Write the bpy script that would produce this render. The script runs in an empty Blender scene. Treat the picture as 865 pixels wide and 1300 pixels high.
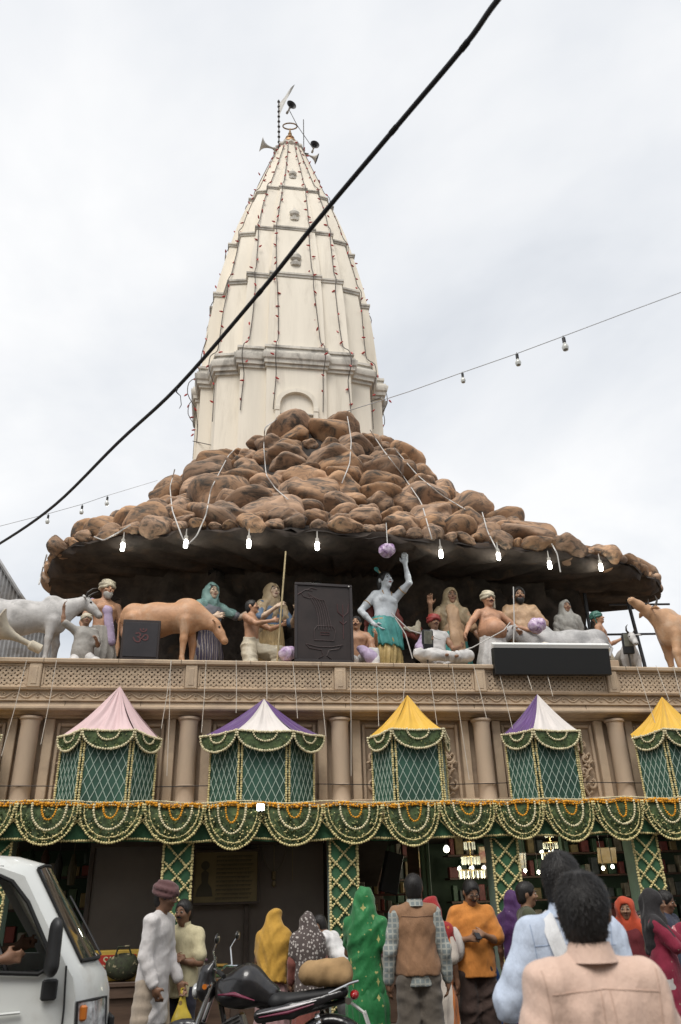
import bpy, bmesh, math, random
import numpy as np
from math import sin, cos, pi, radians, sqrt, atan2, hypot
from mathutils import Vector, Matrix, Euler

random.seed(11)
rng = np.random.default_rng(11)
S = bpy.context.scene
COL = S.collection

# ---------------------------------------------------------------- camera
CAM_F, CAM_P, CAM_YAW, CAM_R, CAM_H = 980.0, radians(26.5), radians(9.0), radians(1.6), 1.6   # focal in photo pixels
_F = np.array([sin(CAM_YAW)*cos(CAM_P), cos(CAM_YAW)*cos(CAM_P), sin(CAM_P)])
_R0 = np.array([cos(CAM_YAW), -sin(CAM_YAW), 0.0]); _U0 = np.cross(_R0, _F)
_R = _R0*cos(CAM_R) - _U0*sin(CAM_R); _U = _U0*cos(CAM_R) + _R0*sin(CAM_R)
cd = bpy.data.cameras.new('camera'); cam = bpy.data.objects.new('camera', cd); COL.objects.link(cam)
cd.sensor_fit = 'VERTICAL'; cd.sensor_height = 36.0; cd.sensor_width = 36.0
cd.lens = 36.0*CAM_F/1300.0; cd.clip_start = 0.05; cd.clip_end = 2000
cam.matrix_world = Matrix(((_R[0], _U[0], -_F[0], 0), (_R[1], _U[1], -_F[1], 0), (_R[2], _U[2], -_F[2], CAM_H), (0, 0, 0, 1)))
cd.dof.use_dof = True; cd.dof.focus_distance = 12.5; cd.dof.aperture_fstop = 2.8
S.camera = cam

def P(x, y, Y):                       # photo pixel on the vertical plane at world depth Y
    d = _F + _R*(x-432.5)/CAM_F + _U*(650-y)/CAM_F
    return np.array([0, 0, CAM_H]) + d*(Y/d[1])
def PZ(x, y, Z):                      # photo pixel on the level Z
    d = _F + _R*(x-432.5)/CAM_F + _U*(650-y)/CAM_F
    return np.array([0, 0, CAM_H]) + d*((Z-CAM_H)/d[2])

# ---------------------------------------------------------------- world, sun, exposure
SUN_EL, SUN_AZ = radians(58), radians(205)          # azimuth clockwise from +Y: behind and a little left of the camera
W = bpy.data.worlds.new('World'); S.world = W; W.use_nodes = True
wn, wl = W.node_tree.nodes, W.node_tree.links
wn.clear()
def WN(t, **k):
    n = wn.new(t)
    for a, b in k.items(): setattr(n, a, b)
    return n
sky = WN('ShaderNodeTexSky', sky_type='NISHITA', sun_disc=False, sun_elevation=SUN_EL, sun_rotation=SUN_AZ)
sky.air_density = 1.2; sky.dust_density = 3.0
tc = WN('ShaderNodeTexCoord'); sep = WN('ShaderNodeSeparateXYZ'); wl.new(tc.outputs['Generated'], sep.inputs[0])
mz = WN('ShaderNodeMath', operation='MAXIMUM'); wl.new(sep.outputs['Z'], mz.inputs[0]); mz.inputs[1].default_value = 0.0
az = WN('ShaderNodeMath', operation='ADD'); wl.new(mz.outputs[0], az.inputs[0]); az.inputs[1].default_value = 0.25
cmb = WN('ShaderNodeCombineXYZ')
for i, ax in enumerate('XY'):
    dv = WN('ShaderNodeMath', operation='DIVIDE'); wl.new(sep.outputs[ax], dv.inputs[0]); wl.new(az.outputs[0], dv.inputs[1]); wl.new(dv.outputs[0], cmb.inputs[i])
cmb.inputs[2].default_value = 3.1
n1 = WN('ShaderNodeTexNoise'); n1.inputs['Scale'].default_value = 1.25; n1.inputs['Detail'].default_value = 6; n1.inputs['Roughness'].default_value = 0.52; n1.inputs['Distortion'].default_value = 0.4
wl.new(cmb.outputs[0], n1.inputs['Vector'])
cr = WN('ShaderNodeValToRGB'); wl.new(n1.outputs['Fac'], cr.inputs[0])
e = cr.color_ramp.elements
e[0].position = 0.33; e[0].color = (0.61, 0.645, 0.695, 1)
e[1].position = 0.64; e[1].color = (1.0, 0.998, 0.992, 1)
m = cr.color_ramp.elements.new(0.48); m.color = (0.825, 0.845, 0.872, 1)
sc_ = WN('ShaderNodeVectorMath', operation='SCALE'); wl.new(cr.outputs[0], sc_.inputs[0]); sc_.inputs['Scale'].default_value = 6.3
mx = WN('ShaderNodeMixRGB'); mx.inputs[0].default_value = 0.90
wl.new(sky.outputs[0], mx.inputs[1]); wl.new(sc_.outputs[0], mx.inputs[2])
bg = WN('ShaderNodeBackground'); bg.inputs['Strength'].default_value = 0.10; wl.new(mx.outputs[0], bg.inputs[0])
wo = WN('ShaderNodeOutputWorld'); wl.new(bg.outputs[0], wo.inputs[0])

sl = bpy.data.lights.new('sun', 'SUN'); sl.energy = 1.5; sl.angle = radians(28); sl.color = (1.0, 0.965, 0.91)
sun = bpy.data.objects.new('sun', sl); COL.objects.link(sun)
sd = Vector((sin(SUN_AZ)*cos(SUN_EL), cos(SUN_AZ)*cos(SUN_EL), sin(SUN_EL)))
sun.rotation_euler = sd.to_track_quat('Z', 'Y').to_euler(); sun.location = sd*60
VS = S.view_settings; VS.view_transform = 'Standard'; VS.look = 'None'; VS.gamma = 1.0; VS.use_curve_mapping = False
VS.exposure = 0.76
S.cycles.use_denoising = True
S.cycles.max_bounces = 6; S.cycles.diffuse_bounces = 4; S.cycles.glossy_bounces = 3; S.cycles.transmission_bounces = 5; S.cycles.transparent_max_bounces = 8
S.cycles.caustics_reflective = False; S.cycles.caustics_refractive = False

# ---------------------------------------------------------------- materials
MATS = {}
def mat(name, col, rough=0.8, metal=0.0, var=0.0, vscale=4.0, bump=0.0, bscale=30.0, col2=None, stretch=None, spec=0.4, emit=None, estr=0.0,
        sheen=0.0, alpha=None, trans=0.0, coat=0.0, grime=None, gscale=1.2, gpos=(0.52, 0.68), detail=5.0, sss=0.0, orand=0.0):
    """noise-coloured principled material; col2 second paint colour, grime third colour laid on in blotches of their own"""
    if name in MATS: return MATS[name]
    M = bpy.data.materials.new(name); M.use_nodes = True; nt = M.node_tree; N, L = nt.nodes, nt.links
    b = N['Principled BSDF']
    b.inputs['Roughness'].default_value = rough; b.inputs['Metallic'].default_value = metal
    b.inputs['Specular IOR Level'].default_value = spec
    b.inputs['Base Color'].default_value = (*col, 1)
    if sheen: b.inputs['Sheen Weight'].default_value = sheen
    if trans: b.inputs['Transmission Weight'].default_value = trans
    if coat: b.inputs['Coat Weight'].default_value = coat; b.inputs['Coat Roughness'].default_value = 0.08
    if alpha is not None: b.inputs['Alpha'].default_value = alpha
    if sss: b.inputs['Subsurface Weight'].default_value = sss; b.inputs['Subsurface Radius'].default_value = (0.02, 0.008, 0.005)
    if emit: b.inputs['Emission Color'].default_value = (*emit, 1); b.inputs['Emission Strength'].default_value = estr
    t = N.new('ShaderNodeTexCoord'); vec = t.outputs['Object']
    oi = N.new('ShaderNodeObjectInfo')
    ad = N.new('ShaderNodeVectorMath'); ad.operation = 'ADD'; L.new(vec, ad.inputs[0])
    sm = N.new('ShaderNodeMath'); sm.operation = 'MULTIPLY'; sm.inputs[1].default_value = 37.0; L.new(oi.outputs['Random'], sm.inputs[0])
    L.new(sm.outputs[0], ad.inputs[1]); vec = ad.outputs[0]
    if stretch:
        mp = N.new('ShaderNodeMapping'); mp.inputs['Scale'].default_value = stretch; L.new(vec, mp.inputs[0]); vec = mp.outputs[0]
    cur = None
    if var or col2:
        n = N.new('ShaderNodeTexNoise'); n.inputs['Scale'].default_value = vscale; n.inputs['Detail'].default_value = detail; n.inputs['Roughness'].default_value = 0.62
        L.new(vec, n.inputs['Vector'])
        r = N.new('ShaderNodeValToRGB'); L.new(n.outputs['Fac'], r.inputs[0])
        c2 = col2 if col2 else tuple(min(1, c*(1+var)) for c in col)
        c1 = col if col2 else tuple(c*(1-var) for c in col)
        r.color_ramp.elements[0].position = 0.36; r.color_ramp.elements[0].color = (*c1, 1)
        r.color_ramp.elements[1].position = 0.64; r.color_ramp.elements[1].color = (*c2, 1)
        cur = r.outputs[0]
    if grime:
        n = N.new('ShaderNodeTexNoise'); n.inputs['Scale'].default_value = gscale; n.inputs['Detail'].default_value = 7; n.inputs['Roughness'].default_value = 0.68; n.inputs['Distortion'].default_value = 0.6
        L.new(vec, n.inputs['Vector'])
        r = N.new('ShaderNodeValToRGB'); L.new(n.outputs['Fac'], r.inputs[0])
        r.color_ramp.elements[0].position = gpos[0]; r.color_ramp.elements[0].color = (0, 0, 0, 1)
        r.color_ramp.elements[1].position = gpos[1]; r.color_ramp.elements[1].color = (1, 1, 1, 1)
        x = N.new('ShaderNodeMixRGB'); L.new(r.outputs[0], x.inputs[0]); x.inputs[2].default_value = (*grime, 1)
        if cur: L.new(cur, x.inputs[1])
        else: x.inputs[1].default_value = (*col, 1)
        cur = x.outputs[0]
    if cur and orand:                     # each copy its own tone
        hv = N.new('ShaderNodeHueSaturation'); L.new(cur, hv.inputs['Color']); mr = N.new('ShaderNodeMapRange'); L.new(oi.outputs['Random'], mr.inputs[0]); mr.inputs[3].default_value = 1-orand; mr.inputs[4].default_value = 1+orand*0.6
        L.new(mr.outputs[0], hv.inputs['Value']); m2 = N.new('ShaderNodeMapRange'); f2 = N.new('ShaderNodeMath'); f2.operation = 'FRACT'; f3 = N.new('ShaderNodeMath'); f3.operation = 'MULTIPLY'; f3.inputs[1].default_value = 7.3; L.new(oi.outputs['Random'], f3.inputs[0]); L.new(f3.outputs[0], f2.inputs[0]); L.new(f2.outputs[0], m2.inputs[0]); m2.inputs[3].default_value = 0.86; m2.inputs[4].default_value = 1.08
        L.new(m2.outputs[0], hv.inputs['Saturation']); cur = hv.outputs[0]
    if cur: L.new(cur, b.inputs['Base Color'])
    if bump:
        n = N.new('ShaderNodeTexNoise'); n.inputs['Scale'].default_value = bscale; n.inputs['Detail'].default_value = 6; n.inputs['Roughness'].default_value = 0.6
        L.new(vec, n.inputs['Vector'])
        bp = N.new('ShaderNodeBump'); bp.inputs['Strength'].default_value = bump; bp.inputs['Distance'].default_value = 0.02
        L.new(n.outputs['Fac'], bp.inputs['Height']); L.new(bp.outputs[0], b.inputs['Normal'])
    MATS[name] = M
    return M

def pattern(M, kind, c2, scale, width=0.2, c3=None):
    """woven / printed pattern over an existing material's colour (checks, spots, stripes)"""
    nt = M.node_tree; N, L = nt.nodes, nt.links; b = N['Principled BSDF']
    t = N.new('ShaderNodeTexCoord')
    src = b.inputs['Base Color'].links[0].from_socket if b.inputs['Base Color'].links else None
    x = N.new('ShaderNodeMixRGB'); x.inputs[2].default_value = (*c2, 1)
    if src: L.new(src, x.inputs[1])
    else: x.inputs[1].default_value = b.inputs['Base Color'].default_value
    if kind == 'spots':
        v = N.new('ShaderNodeTexVoronoi'); v.inputs['Scale'].default_value = scale; L.new(t.outputs['Object'], v.inputs['Vector'])
        q = N.new('ShaderNodeMath'); q.operation = 'LESS_THAN'; q.inputs[1].default_value = width; L.new(v.outputs['Distance'], q.inputs[0]); L.new(q.outputs[0], x.inputs[0])
    elif kind == 'flowers':
        v = N.new('ShaderNodeTexVoronoi'); v.inputs['Scale'].default_value = scale; v.distance = 'MINKOWSKI'; v.inputs['Exponent'].default_value = 0.5; L.new(t.outputs['Object'], v.inputs['Vector'])
        q = N.new('ShaderNodeMath'); q.operation = 'LESS_THAN'; q.inputs[1].default_value = width; L.new(v.outputs['Distance'], q.inputs[0]); L.new(q.outputs[0], x.inputs[0])
    elif kind == 'checks':
        s = N.new('ShaderNodeSeparateXYZ'); L.new(t.outputs['Object'], s.inputs[0]); last = None
        for ax in ('X', 'Z'):
            w_ = N.new('ShaderNodeMath'); w_.operation = 'MULTIPLY'; w_.inputs[1].default_value = scale; L.new(s.outputs[ax], w_.inputs[0])
            f = N.new('ShaderNodeMath'); f.operation = 'FRACT'; L.new(w_.outputs[0], f.inputs[0])
            q = N.new('ShaderNodeMath'); q.operation = 'LESS_THAN'; q.inputs[1].default_value = width; L.new(f.outputs[0], q.inputs[0])
            if last:
                mxn = N.new('ShaderNodeMath'); mxn.operation = 'MAXIMUM'; L.new(last, mxn.inputs[0]); L.new(q.outputs[0], mxn.inputs[1]); last = mxn.outputs[0]
            else: last = q.outputs[0]
        L.new(last, x.inputs[0])
    elif kind == 'stripes':
        w_ = N.new('ShaderNodeTexWave'); w_.inputs['Scale'].default_value = scale; w_.inputs['Distortion'].default_value = 2.0; L.new(t.outputs['Object'], w_.inputs['Vector'])
        q = N.new('ShaderNodeMath'); q.operation = 'LESS_THAN'; q.inputs[1].default_value = width; L.new(w_.outputs['Fac'], q.inputs[0]); L.new(q.outputs[0], x.inputs[0])
    L.new(x.outputs[0], b.inputs['Base Color'])
    return M

# ---------------------------------------------------------------- mesh helpers
def tag(o, label=None, cat=None, group=None, kind=None):
    if label: o['label'] = label
    if cat: o['category'] = cat
    if group: o['group'] = group
    if kind: o['kind'] = kind
    return o
def empty(name, loc=(0, 0, 0), rz=0.0, label=None, cat=None, group=None):
    o = bpy.data.objects.new(name, None); COL.objects.link(o); o.location = loc; o.rotation_euler = (0, 0, rz); o.empty_display_size = 0.1
    return tag(o, label, cat, group)
def link(name, me, M=None, parent=None, loc=None, rot=None, scale=None):
    o = bpy.data.objects.new(name, me); COL.objects.link(o)
    if M is not None and not me.materials: me.materials.append(M)
    if parent is not None: o.parent = parent
    if loc is not None: o.location = loc
    if rot is not None: o.rotation_euler = rot
    if scale is not None: o.scale = scale
    return o
def mesh(name, V, F, smooth=True, angle=35):
    me = bpy.data.meshes.new(name)
    me.from_pydata([tuple(map(float, v)) for v in V], [], [tuple(map(int, f)) for f in F])
    bm = bmesh.new(); bm.from_mesh(me); bmesh.ops.recalc_face_normals(bm, faces=bm.faces); bm.to_mesh(me); bm.free()
    if smooth:
        me.polygons.foreach_set('use_smooth', [True]*len(me.polygons))
        me.set_sharp_from_angle(angle=radians(angle))
    me.update()
    return me
def copy_tree(o, parent=None):
    c = o.copy(); COL.objects.link(c)
    if parent is not None: c.parent = parent
    for ch in list(o.children): copy_tree(ch, c)
    return c

_t = (1+sqrt(5))/2
ICO_V = np.array([(-1, _t, 0), (1, _t, 0), (-1, -_t, 0), (1, -_t, 0), (0, -1, _t), (0, 1, _t), (0, -1, -_t), (0, 1, -_t), (_t, 0, -1), (_t, 0, 1), (-_t, 0, -1), (-_t, 0, 1)])/sqrt(1+_t*_t)
ICO_F = [(0, 11, 5), (0, 5, 1), (0, 1, 7), (0, 7, 10), (0, 10, 11), (1, 5, 9), (5, 11, 4), (11, 10, 2), (10, 7, 6), (7, 1, 8), (3, 9, 4), (3, 4, 2), (3, 2, 6), (3, 6, 8), (3, 8, 9), (4, 9, 5), (2, 4, 11), (6, 2, 10), (8, 6, 7), (9, 8, 1)]
def ico(sub):
    V = [tuple(v) for v in ICO_V]; F = list(ICO_F)
    for _ in range(sub):
        c = {}; NF = []
        def mid(a, b):
            k = (min(a, b), max(a, b))
            if k not in c:
                m_ = np.array(V[a])+np.array(V[b]); V.append(tuple(m_/np.linalg.norm(m_))); c[k] = len(V)-1
            return c[k]
        for a, b, d in F:
            ab, bd, da = mid(a, b), mid(b, d), mid(d, a); NF += [(a, ab, da), (b, bd, ab), (d, da, bd), (ab, bd, da)]
        F = NF
    return np.array(V), F

class MB:
    def __init__(s): s.V = []; s.F = []; s.n = 0
    def add(s, V, F):
        s.V.extend([tuple(map(float, v)) for v in V]); s.F.extend([tuple(i+s.n for i in f) for f in F]); s.n += len(V); return s
    def box(s, c, size, rot=None, ch=0.0):
        hx, hy, hz = [q/2 for q in size]; c = np.array(c, float)
        if ch <= 0 or min(hx, hy, hz) <= ch*1.01:
            V = np.array([(x, y, z) for x in (-hx, hx) for y in (-hy, hy) for z in (-hz, hz)])
            F = [(0, 1, 3, 2), (4, 6, 7, 5), (0, 4, 5, 1), (2, 3, 7, 6), (0, 2, 6, 4), (1, 5, 7, 3)]
        else:
            V = []; idx = {}
            for sx in (-1, 1):
                for sy in (-1, 1):
                    for sz in (-1, 1):
                        for a in range(3):
                            p = [sx*(hx-ch), sy*(hy-ch), sz*(hz-ch)]; p[a] = (sx*hx, sy*hy, sz*hz)[a]
                            idx[(sx, sy, sz, a)] = len(V); V.append(p)
            V = np.array(V); F = []
            g = lambda sx, sy, sz, a: idx[(sx, sy, sz, a)]
            for q in (-1, 1):
                F.append([g(q, -1, -1, 0), g(q, 1, -1, 0), g(q, 1, 1, 0), g(q, -1, 1, 0)][::q])
                F.append([g(-1, q, -1, 1), g(1, q, -1, 1), g(1, q, 1, 1), g(-1, q, 1, 1)][::-q])
                F.append([g(-1, -1, q, 2), g(1, -1, q, 2), g(1, 1, q, 2), g(-1, 1, q, 2)][::q])
            for a in (-1, 1):
                for b_ in (-1, 1):
                    F.append([g(a, b_, -1, 0), g(a, b_, 1, 0), g(a, b_, 1, 1), g(a, b_, -1, 1)])
                    F.append([g(a, -1, b_, 0), g(a, 1, b_, 0), g(a, 1, b_, 2), g(a, -1, b_, 2)])
                    F.append([g(-1, a, b_, 1), g(1, a, b_, 1), g(1, a, b_, 2), g(-1, a, b_, 2)])
                    for d in (-1, 1): F.append([g(a, b_, d, 0), g(a, b_, d, 1), g(a, b_, d, 2)])
        if rot is not None:
            R = np.array(Euler(rot).to_matrix()) if not isinstance(rot, np.ndarray) else rot
            V = V @ R.T
        return s.add(V+c, F)
    def bar(s, a, b, w, h=None, up=(0, 0, 1)):
        a = np.array(a, float); b = np.array(b, float); d = b-a; L = np.linalg.norm(d); d /= L
        u = np.array(up, float); x = np.cross(d, u)
        if np.linalg.norm(x) < 1e-4: x = np.cross(d, (1, 0, 0))
        x /= np.linalg.norm(x); y = np.cross(x, d)
        return s.box((a+b)/2, (w, L, h or w), rot=np.stack([x, d, y], 1))
    def tube(s, path, r, seg=8, caps=True, flat=None):
        path = [np.array(p, float) for p in path]; n = len(path)
        rs = r if hasattr(r, '__len__') else [r]*n
        T = []
        for i in range(n):
            d = path[min(i+1, n-1)]-path[max(i-1, 0)]; T.append(d/(np.linalg.norm(d)+1e-9))
        u = np.cross(T[0], (0, 0, 1))
        if np.linalg.norm(u) < 0.05: u = np.cross(T[0], (1, 0, 0))
        u /= np.linalg.norm(u); V = []; F = []
        for i in range(n):
            u = u-T[i]*(u@T[i]); u /= np.linalg.norm(u)+1e-9; v = np.cross(T[i], u)
            for k in range(seg):
                a = 2*pi*k/seg; V.append(path[i]+rs[i]*(u*cos(a)+v*sin(a)))
        for i in range(n-1):
            for k in range(seg):
                k2 = (k+1) % seg; F.append((i*seg+k, i*seg+k2, (i+1)*seg+k2, (i+1)*seg+k))
        if caps: F.append(tuple(range(seg))[::-1]); F.append(tuple((n-1)*seg+k for k in range(seg)))
        return s.add(V, F)
    def lathe(s, prof, seg=16, c=(0, 0, 0), axis='Z', caps=True, sx=1.0, sy=1.0):
        V = []; F = []; n = len(prof)
        for r, z in prof:
            for k in range(seg):
                a = 2*pi*k/seg; p = (r*cos(a)*sx, r*sin(a)*sy, z)
                if axis == 'X': p = (p[2], p[0], p[1])
                elif axis == 'Y': p = (p[1], p[2], p[0])
                V.append(p)
        for i in range(n-1):
            for k in range(seg):
                k2 = (k+1) % seg; F.append((i*seg+k, i*seg+k2, (i+1)*seg+k2, (i+1)*seg+k))
        if caps: F.append(tuple(range(seg))[::-1]); F.append(tuple((n-1)*seg+k for k in range(seg)))
        return s.add(np.array(V)+np.array(c, float), F)
    def prism(s, poly, d0, d1, axis='Z', holes=None):
        """poly in the plane across axis, swept from d0 to d1"""
        n = len(poly)
        def pt(p, d): return {'Z': (p[0], p[1], d), 'Y': (p[0], d, p[1]), 'X': (d, p[0], p[1])}[axis]
        V = [pt(p, d0) for p in poly]+[pt(p, d1) for p in poly]
        F = [tuple(range(n))[::-1], tuple(range(n, 2*n))]+[(i, (i+1) % n, n+(i+1) % n, n+i) for i in range(n)]
        return s.add(V, F)
    def loft(s, loops, close=True, caps=True):
        n = len(loops[0]); V = [p for l in loops for p in l]; F = []
        m_ = n if close else n-1
        for i in range(len(loops)-1):
            for k in range(m_):
                k2 = (k+1) % n; F.append((i*n+k, i*n+k2, (i+1)*n+k2, (i+1)*n+k))
        if caps: F.append(tuple(range(n))[::-1]); F.append(tuple((len(loops)-1)*n+k for k in range(n)))
        return s.add(V, F)
    def beads(s, path, r, gap=None, jit=0.12, sq=1.0):
        path = np.array(path, float); gap = gap or r*1.75
        seg = np.linalg.norm(np.diff(path, axis=0), axis=1); L = np.concatenate([[0], np.cumsum(seg)]); n = max(2, int(L[-1]/gap))
        for i in range(n+1):
            q = L[-1]*i/n; p = np.array([np.interp(q, L, path[:, a]) for a in range(3)])
            rr = r*(1+jit*(random.random()*2-1)*1.3)
            a = random.random()*6; R = np.array(Euler((a, a*1.7, a*2.3)).to_matrix())
            s.add(ICO_V @ R.T*rr*np.array([1, 1, sq])+p+rng.normal(0, r*jit*0.6, 3), ICO_F)
        return s
    def build(s, name, M=None, parent=None, smooth=True, angle=35, loc=None, rot=None, kind=None):
        o = link(name, mesh(name, s.V, s.F, smooth, angle), M, parent, loc, rot)
        if kind: o['kind'] = kind
        return o

def arc(a, b, sag, n=14, dy=0.0):
    a = np.array(a, float); b = np.array(b, float); out = []
    for i in range(n+1):
        t = i/n; p = a*(1-t)+b*t; k = 4*t*(1-t); p = p+np.array([0, dy*k, -sag*k]); out.append(p)
    return out
def deep_arc(a, b, sag, n=16, dy=0.0, pw=2.6):
    """a U-shaped swag, fuller than a parabola"""
    a = np.array(a, float); b = np.array(b, float); out = []
    for i in range(n+1):
        ph = pi*i/n; t = (1-cos(ph))/2; p = a*(1-t)+b*t; k = sin(ph)**0.9; p = p+np.array([0, dy*k, -sag*k]); out.append(p)
    return out
def text_mesh(name, body, size, M, parent=None, loc=(0, 0, 0), rot=(pi/2, 0, 0), ext=0.004, align='CENTER'):
    cu = bpy.data.curves.new(name, 'FONT'); cu.body = body; cu.size = size; cu.extrude = ext; cu.align_x = align; cu.align_y = 'CENTER'
    t = bpy.data.objects.new(name, cu); COL.objects.link(t)
    dg = bpy.context.evaluated_depsgraph_get(); me = bpy.data.meshes.new_from_object(t.evaluated_get(dg))
    bpy.data.objects.remove(t)
    me.materials.clear()
    return link(name, me, M, parent, loc, rot)
# ================================================================ materials of the setting
M_STONE = mat('sandstone', (0.50, 0.384, 0.268), 0.9, var=0.10, vscale=2.2, bump=0.25, bscale=60, grime=(0.30, 0.225, 0.17), gscale=1.6, gpos=(0.50, 0.78))
M_STONE2 = mat('sandstone_wall', (0.40, 0.302, 0.212), 0.9, var=0.10, vscale=1.8, bump=0.25, bscale=50, grime=(0.25, 0.19, 0.145), gscale=1.3, gpos=(0.5, 0.8))
M_COLUMN = mat('column_stone', (0.49, 0.376, 0.272), 0.85, var=0.08, vscale=1.5, bump=0.15, bscale=50, stretch=(1, 1, 0.3), grime=(0.36, 0.27, 0.20), gscale=2, gpos=(0.55, 0.85))
M_LIME = mat('limewash', (0.78, 0.715, 0.605), 0.85, var=0.06, vscale=1.0, bump=0.2, bscale=25, stretch=(1.6, 1.6, 0.16), grime=(0.56, 0.50, 0.41), gscale=1.5, gpos=(0.52, 0.82))
M_LIME_D = mat('weathered_cornice', (0.64, 0.60, 0.53), 0.9, var=0.10, vscale=1.5, bump=0.3, bscale=25, stretch=(1, 1, 0.5), grime=(0.29, 0.27, 0.24), gscale=2.2, gpos=(0.46, 0.66))
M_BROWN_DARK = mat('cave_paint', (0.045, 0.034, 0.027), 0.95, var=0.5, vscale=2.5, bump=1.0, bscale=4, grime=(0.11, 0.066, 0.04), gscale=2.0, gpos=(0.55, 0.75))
M_ASPHALT = mat('street_dust', (0.085, 0.078, 0.07), 0.95, var=0.2, vscale=1.2, bump=0.4, bscale=60, grime=(0.14, 0.125, 0.105), gscale=0.8)
M_WOOD = mat('dark_wood', (0.075, 0.043, 0.028), 0.55, var=0.25, vscale=3, stretch=(0.6, 6, 6), bump=0.1, bscale=20)
M_GLASSDARK = mat('smoked_partition', (0.135, 0.112, 0.094), 0.30, var=0.12, vscale=1.5, spec=0.5)
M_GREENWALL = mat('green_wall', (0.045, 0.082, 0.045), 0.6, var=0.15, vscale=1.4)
M_FRAME = mat('bronze_frame', (0.07, 0.052, 0.04), 0.5, var=0.2, vscale=5)

# ================================================================ ground
g = MB(); n = 24
for i in range(n+1):
    for j in range(n+1): pass
g.add([(-400, -400, 0), (400, -400, 0), (400, 400, 0), (-400, 400, 0)], [(0, 1, 2, 3)])
tag(g.build('street', M_ASPHALT, smooth=False), kind='structure')
g = MB(); g.box((2, 10.35, 0.075), (22, 1.9, 0.15), ch=0.01); tag(g.build('pavement', mat('pavement_stone', (0.17, 0.14, 0.115), 0.85, var=0.2, vscale=2, bump=0.2), None), kind='structure')

# ================================================================ unseen house across the street, added to shade the shopfronts
opp = empty('unseen_shading_house', (2, -9, 0), 0, 'unseen plain plastered row house with shuttered windows, added across the street to shade the shopfronts', 'building')
m_ = MB(); m_.box((0, 0, 3.9), (44, 3.0, 7.8)); m_.build('wall', mat('plaster_ochre', (0.34, 0.27, 0.20), 0.9, var=0.2, vscale=0.8, grime=(0.18, 0.15, 0.12), gscale=0.7), opp)
m_ = MB(); m_.box((0, 1.6, 7.7), (44.2, 0.3, 0.3), ch=0.02); m_.build('cornice', M_STONE2, opp)
for i in range(12):
    for z in (1.3, 4.6):
        m_ = MB(); m_.box((-19+3.45*i, 1.51, z), (1.3, 0.06, 2.0), ch=0.01); w_o = m_.build('window', mat('shutter_paint', (0.07, 0.09, 0.08), 0.6, var=0.2, vscale=3), opp)
        m_ = MB(); m_.box((-19+3.45*i, 1.56, z-1.06), (1.5, 0.16, 0.10), ch=0.01); m_.build('sill', M_STONE2, w_o)

# ================================================================ temple front
XC = [-6.82, -4.70, -2.58, -0.46, 1.67, 3.78, 5.88, 8.0, 10.1, 12.2]
XL, XR = -7.9, 13.2
front = empty('temple_building', (0, 11.2, 0), 0, 'sandstone temple front with round half columns, carved parapet and deep cornice', 'building')
def fb(mb, name, M, kind=None, angle=35, smooth=True):
    o = mb.build(name, M, None, smooth, angle, kind=kind); o.parent = front; o.location = (0, -11.2, 0); return o
XM = (XL+XR)/2; XWD = XR-XL
# upper wall
m_ = MB(); m_.box((XM, 11.55, 3.3), (XWD, 0.5, 1.6)); fb(m_, 'wall', M_STONE2)
# ledge slab carrying the kiosks
m_ = MB(); m_.box((XM, 10.95, 2.60), (XWD, 0.9, 0.14), ch=0.01); fb(m_, 'ledge', M_STONE)
m_ = MB(); m_.box((XM, 11.26, 2.74), (XWD, 0.12, 0.14), ch=0.012); fb(m_, 'plinth_course', M_STONE)
# cornice: swept profile (y, z)
prof = [(11.35, 3.90), (11.22, 3.90), (11.20, 3.925), (11.12, 3.93), (11.10, 3.955), (10.985, 3.965), (10.97, 3.985), (10.97, 4.01), (11.0, 4.02), (11.02, 4.085), (10.985, 4.09), (10.985, 4.105), (11.03, 4.11), (11.03, 4.235), (10.975, 4.24), (10.965, 4.262), (11.02, 4.27), (11.35, 4.27)]
m_ = MB(); m_.prism(prof, XL, XR, 'X'); fb(m_, 'cornice', M_STONE, angle=25)
# frieze scroll: running vine of shallow waves
for k in range(len(XC)-1):
    x0, x1 = XC[k]+0.0, XC[k+1]
    m_ = MB(); nw = 7; lam = (x1-x0)/nw
    pts = [(x0+lam*i/10, 11.025, 4.172+0.036*sin(2*pi*i/10)) for i in range(nw*10+1)]
    m_.tube(pts, 0.011, 6)
    for i in range(nw*2):
        cx = x0+lam*(i/2+0.25); s_ = 1 if i % 2 == 0 else -1
        sp = [(cx+0.030*(1-t*0.6)*cos(t*5+s_), 11.022, 4.172-s_*0.012+0.030*(1-t*0.6)*sin(t*5+s_)) for t in np.linspace(0, 1, 9)]
        m_.tube(sp, 0.0085, 5)
    fb(m_, 'frieze_scroll', M_STONE, kind='stuff')
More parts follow.
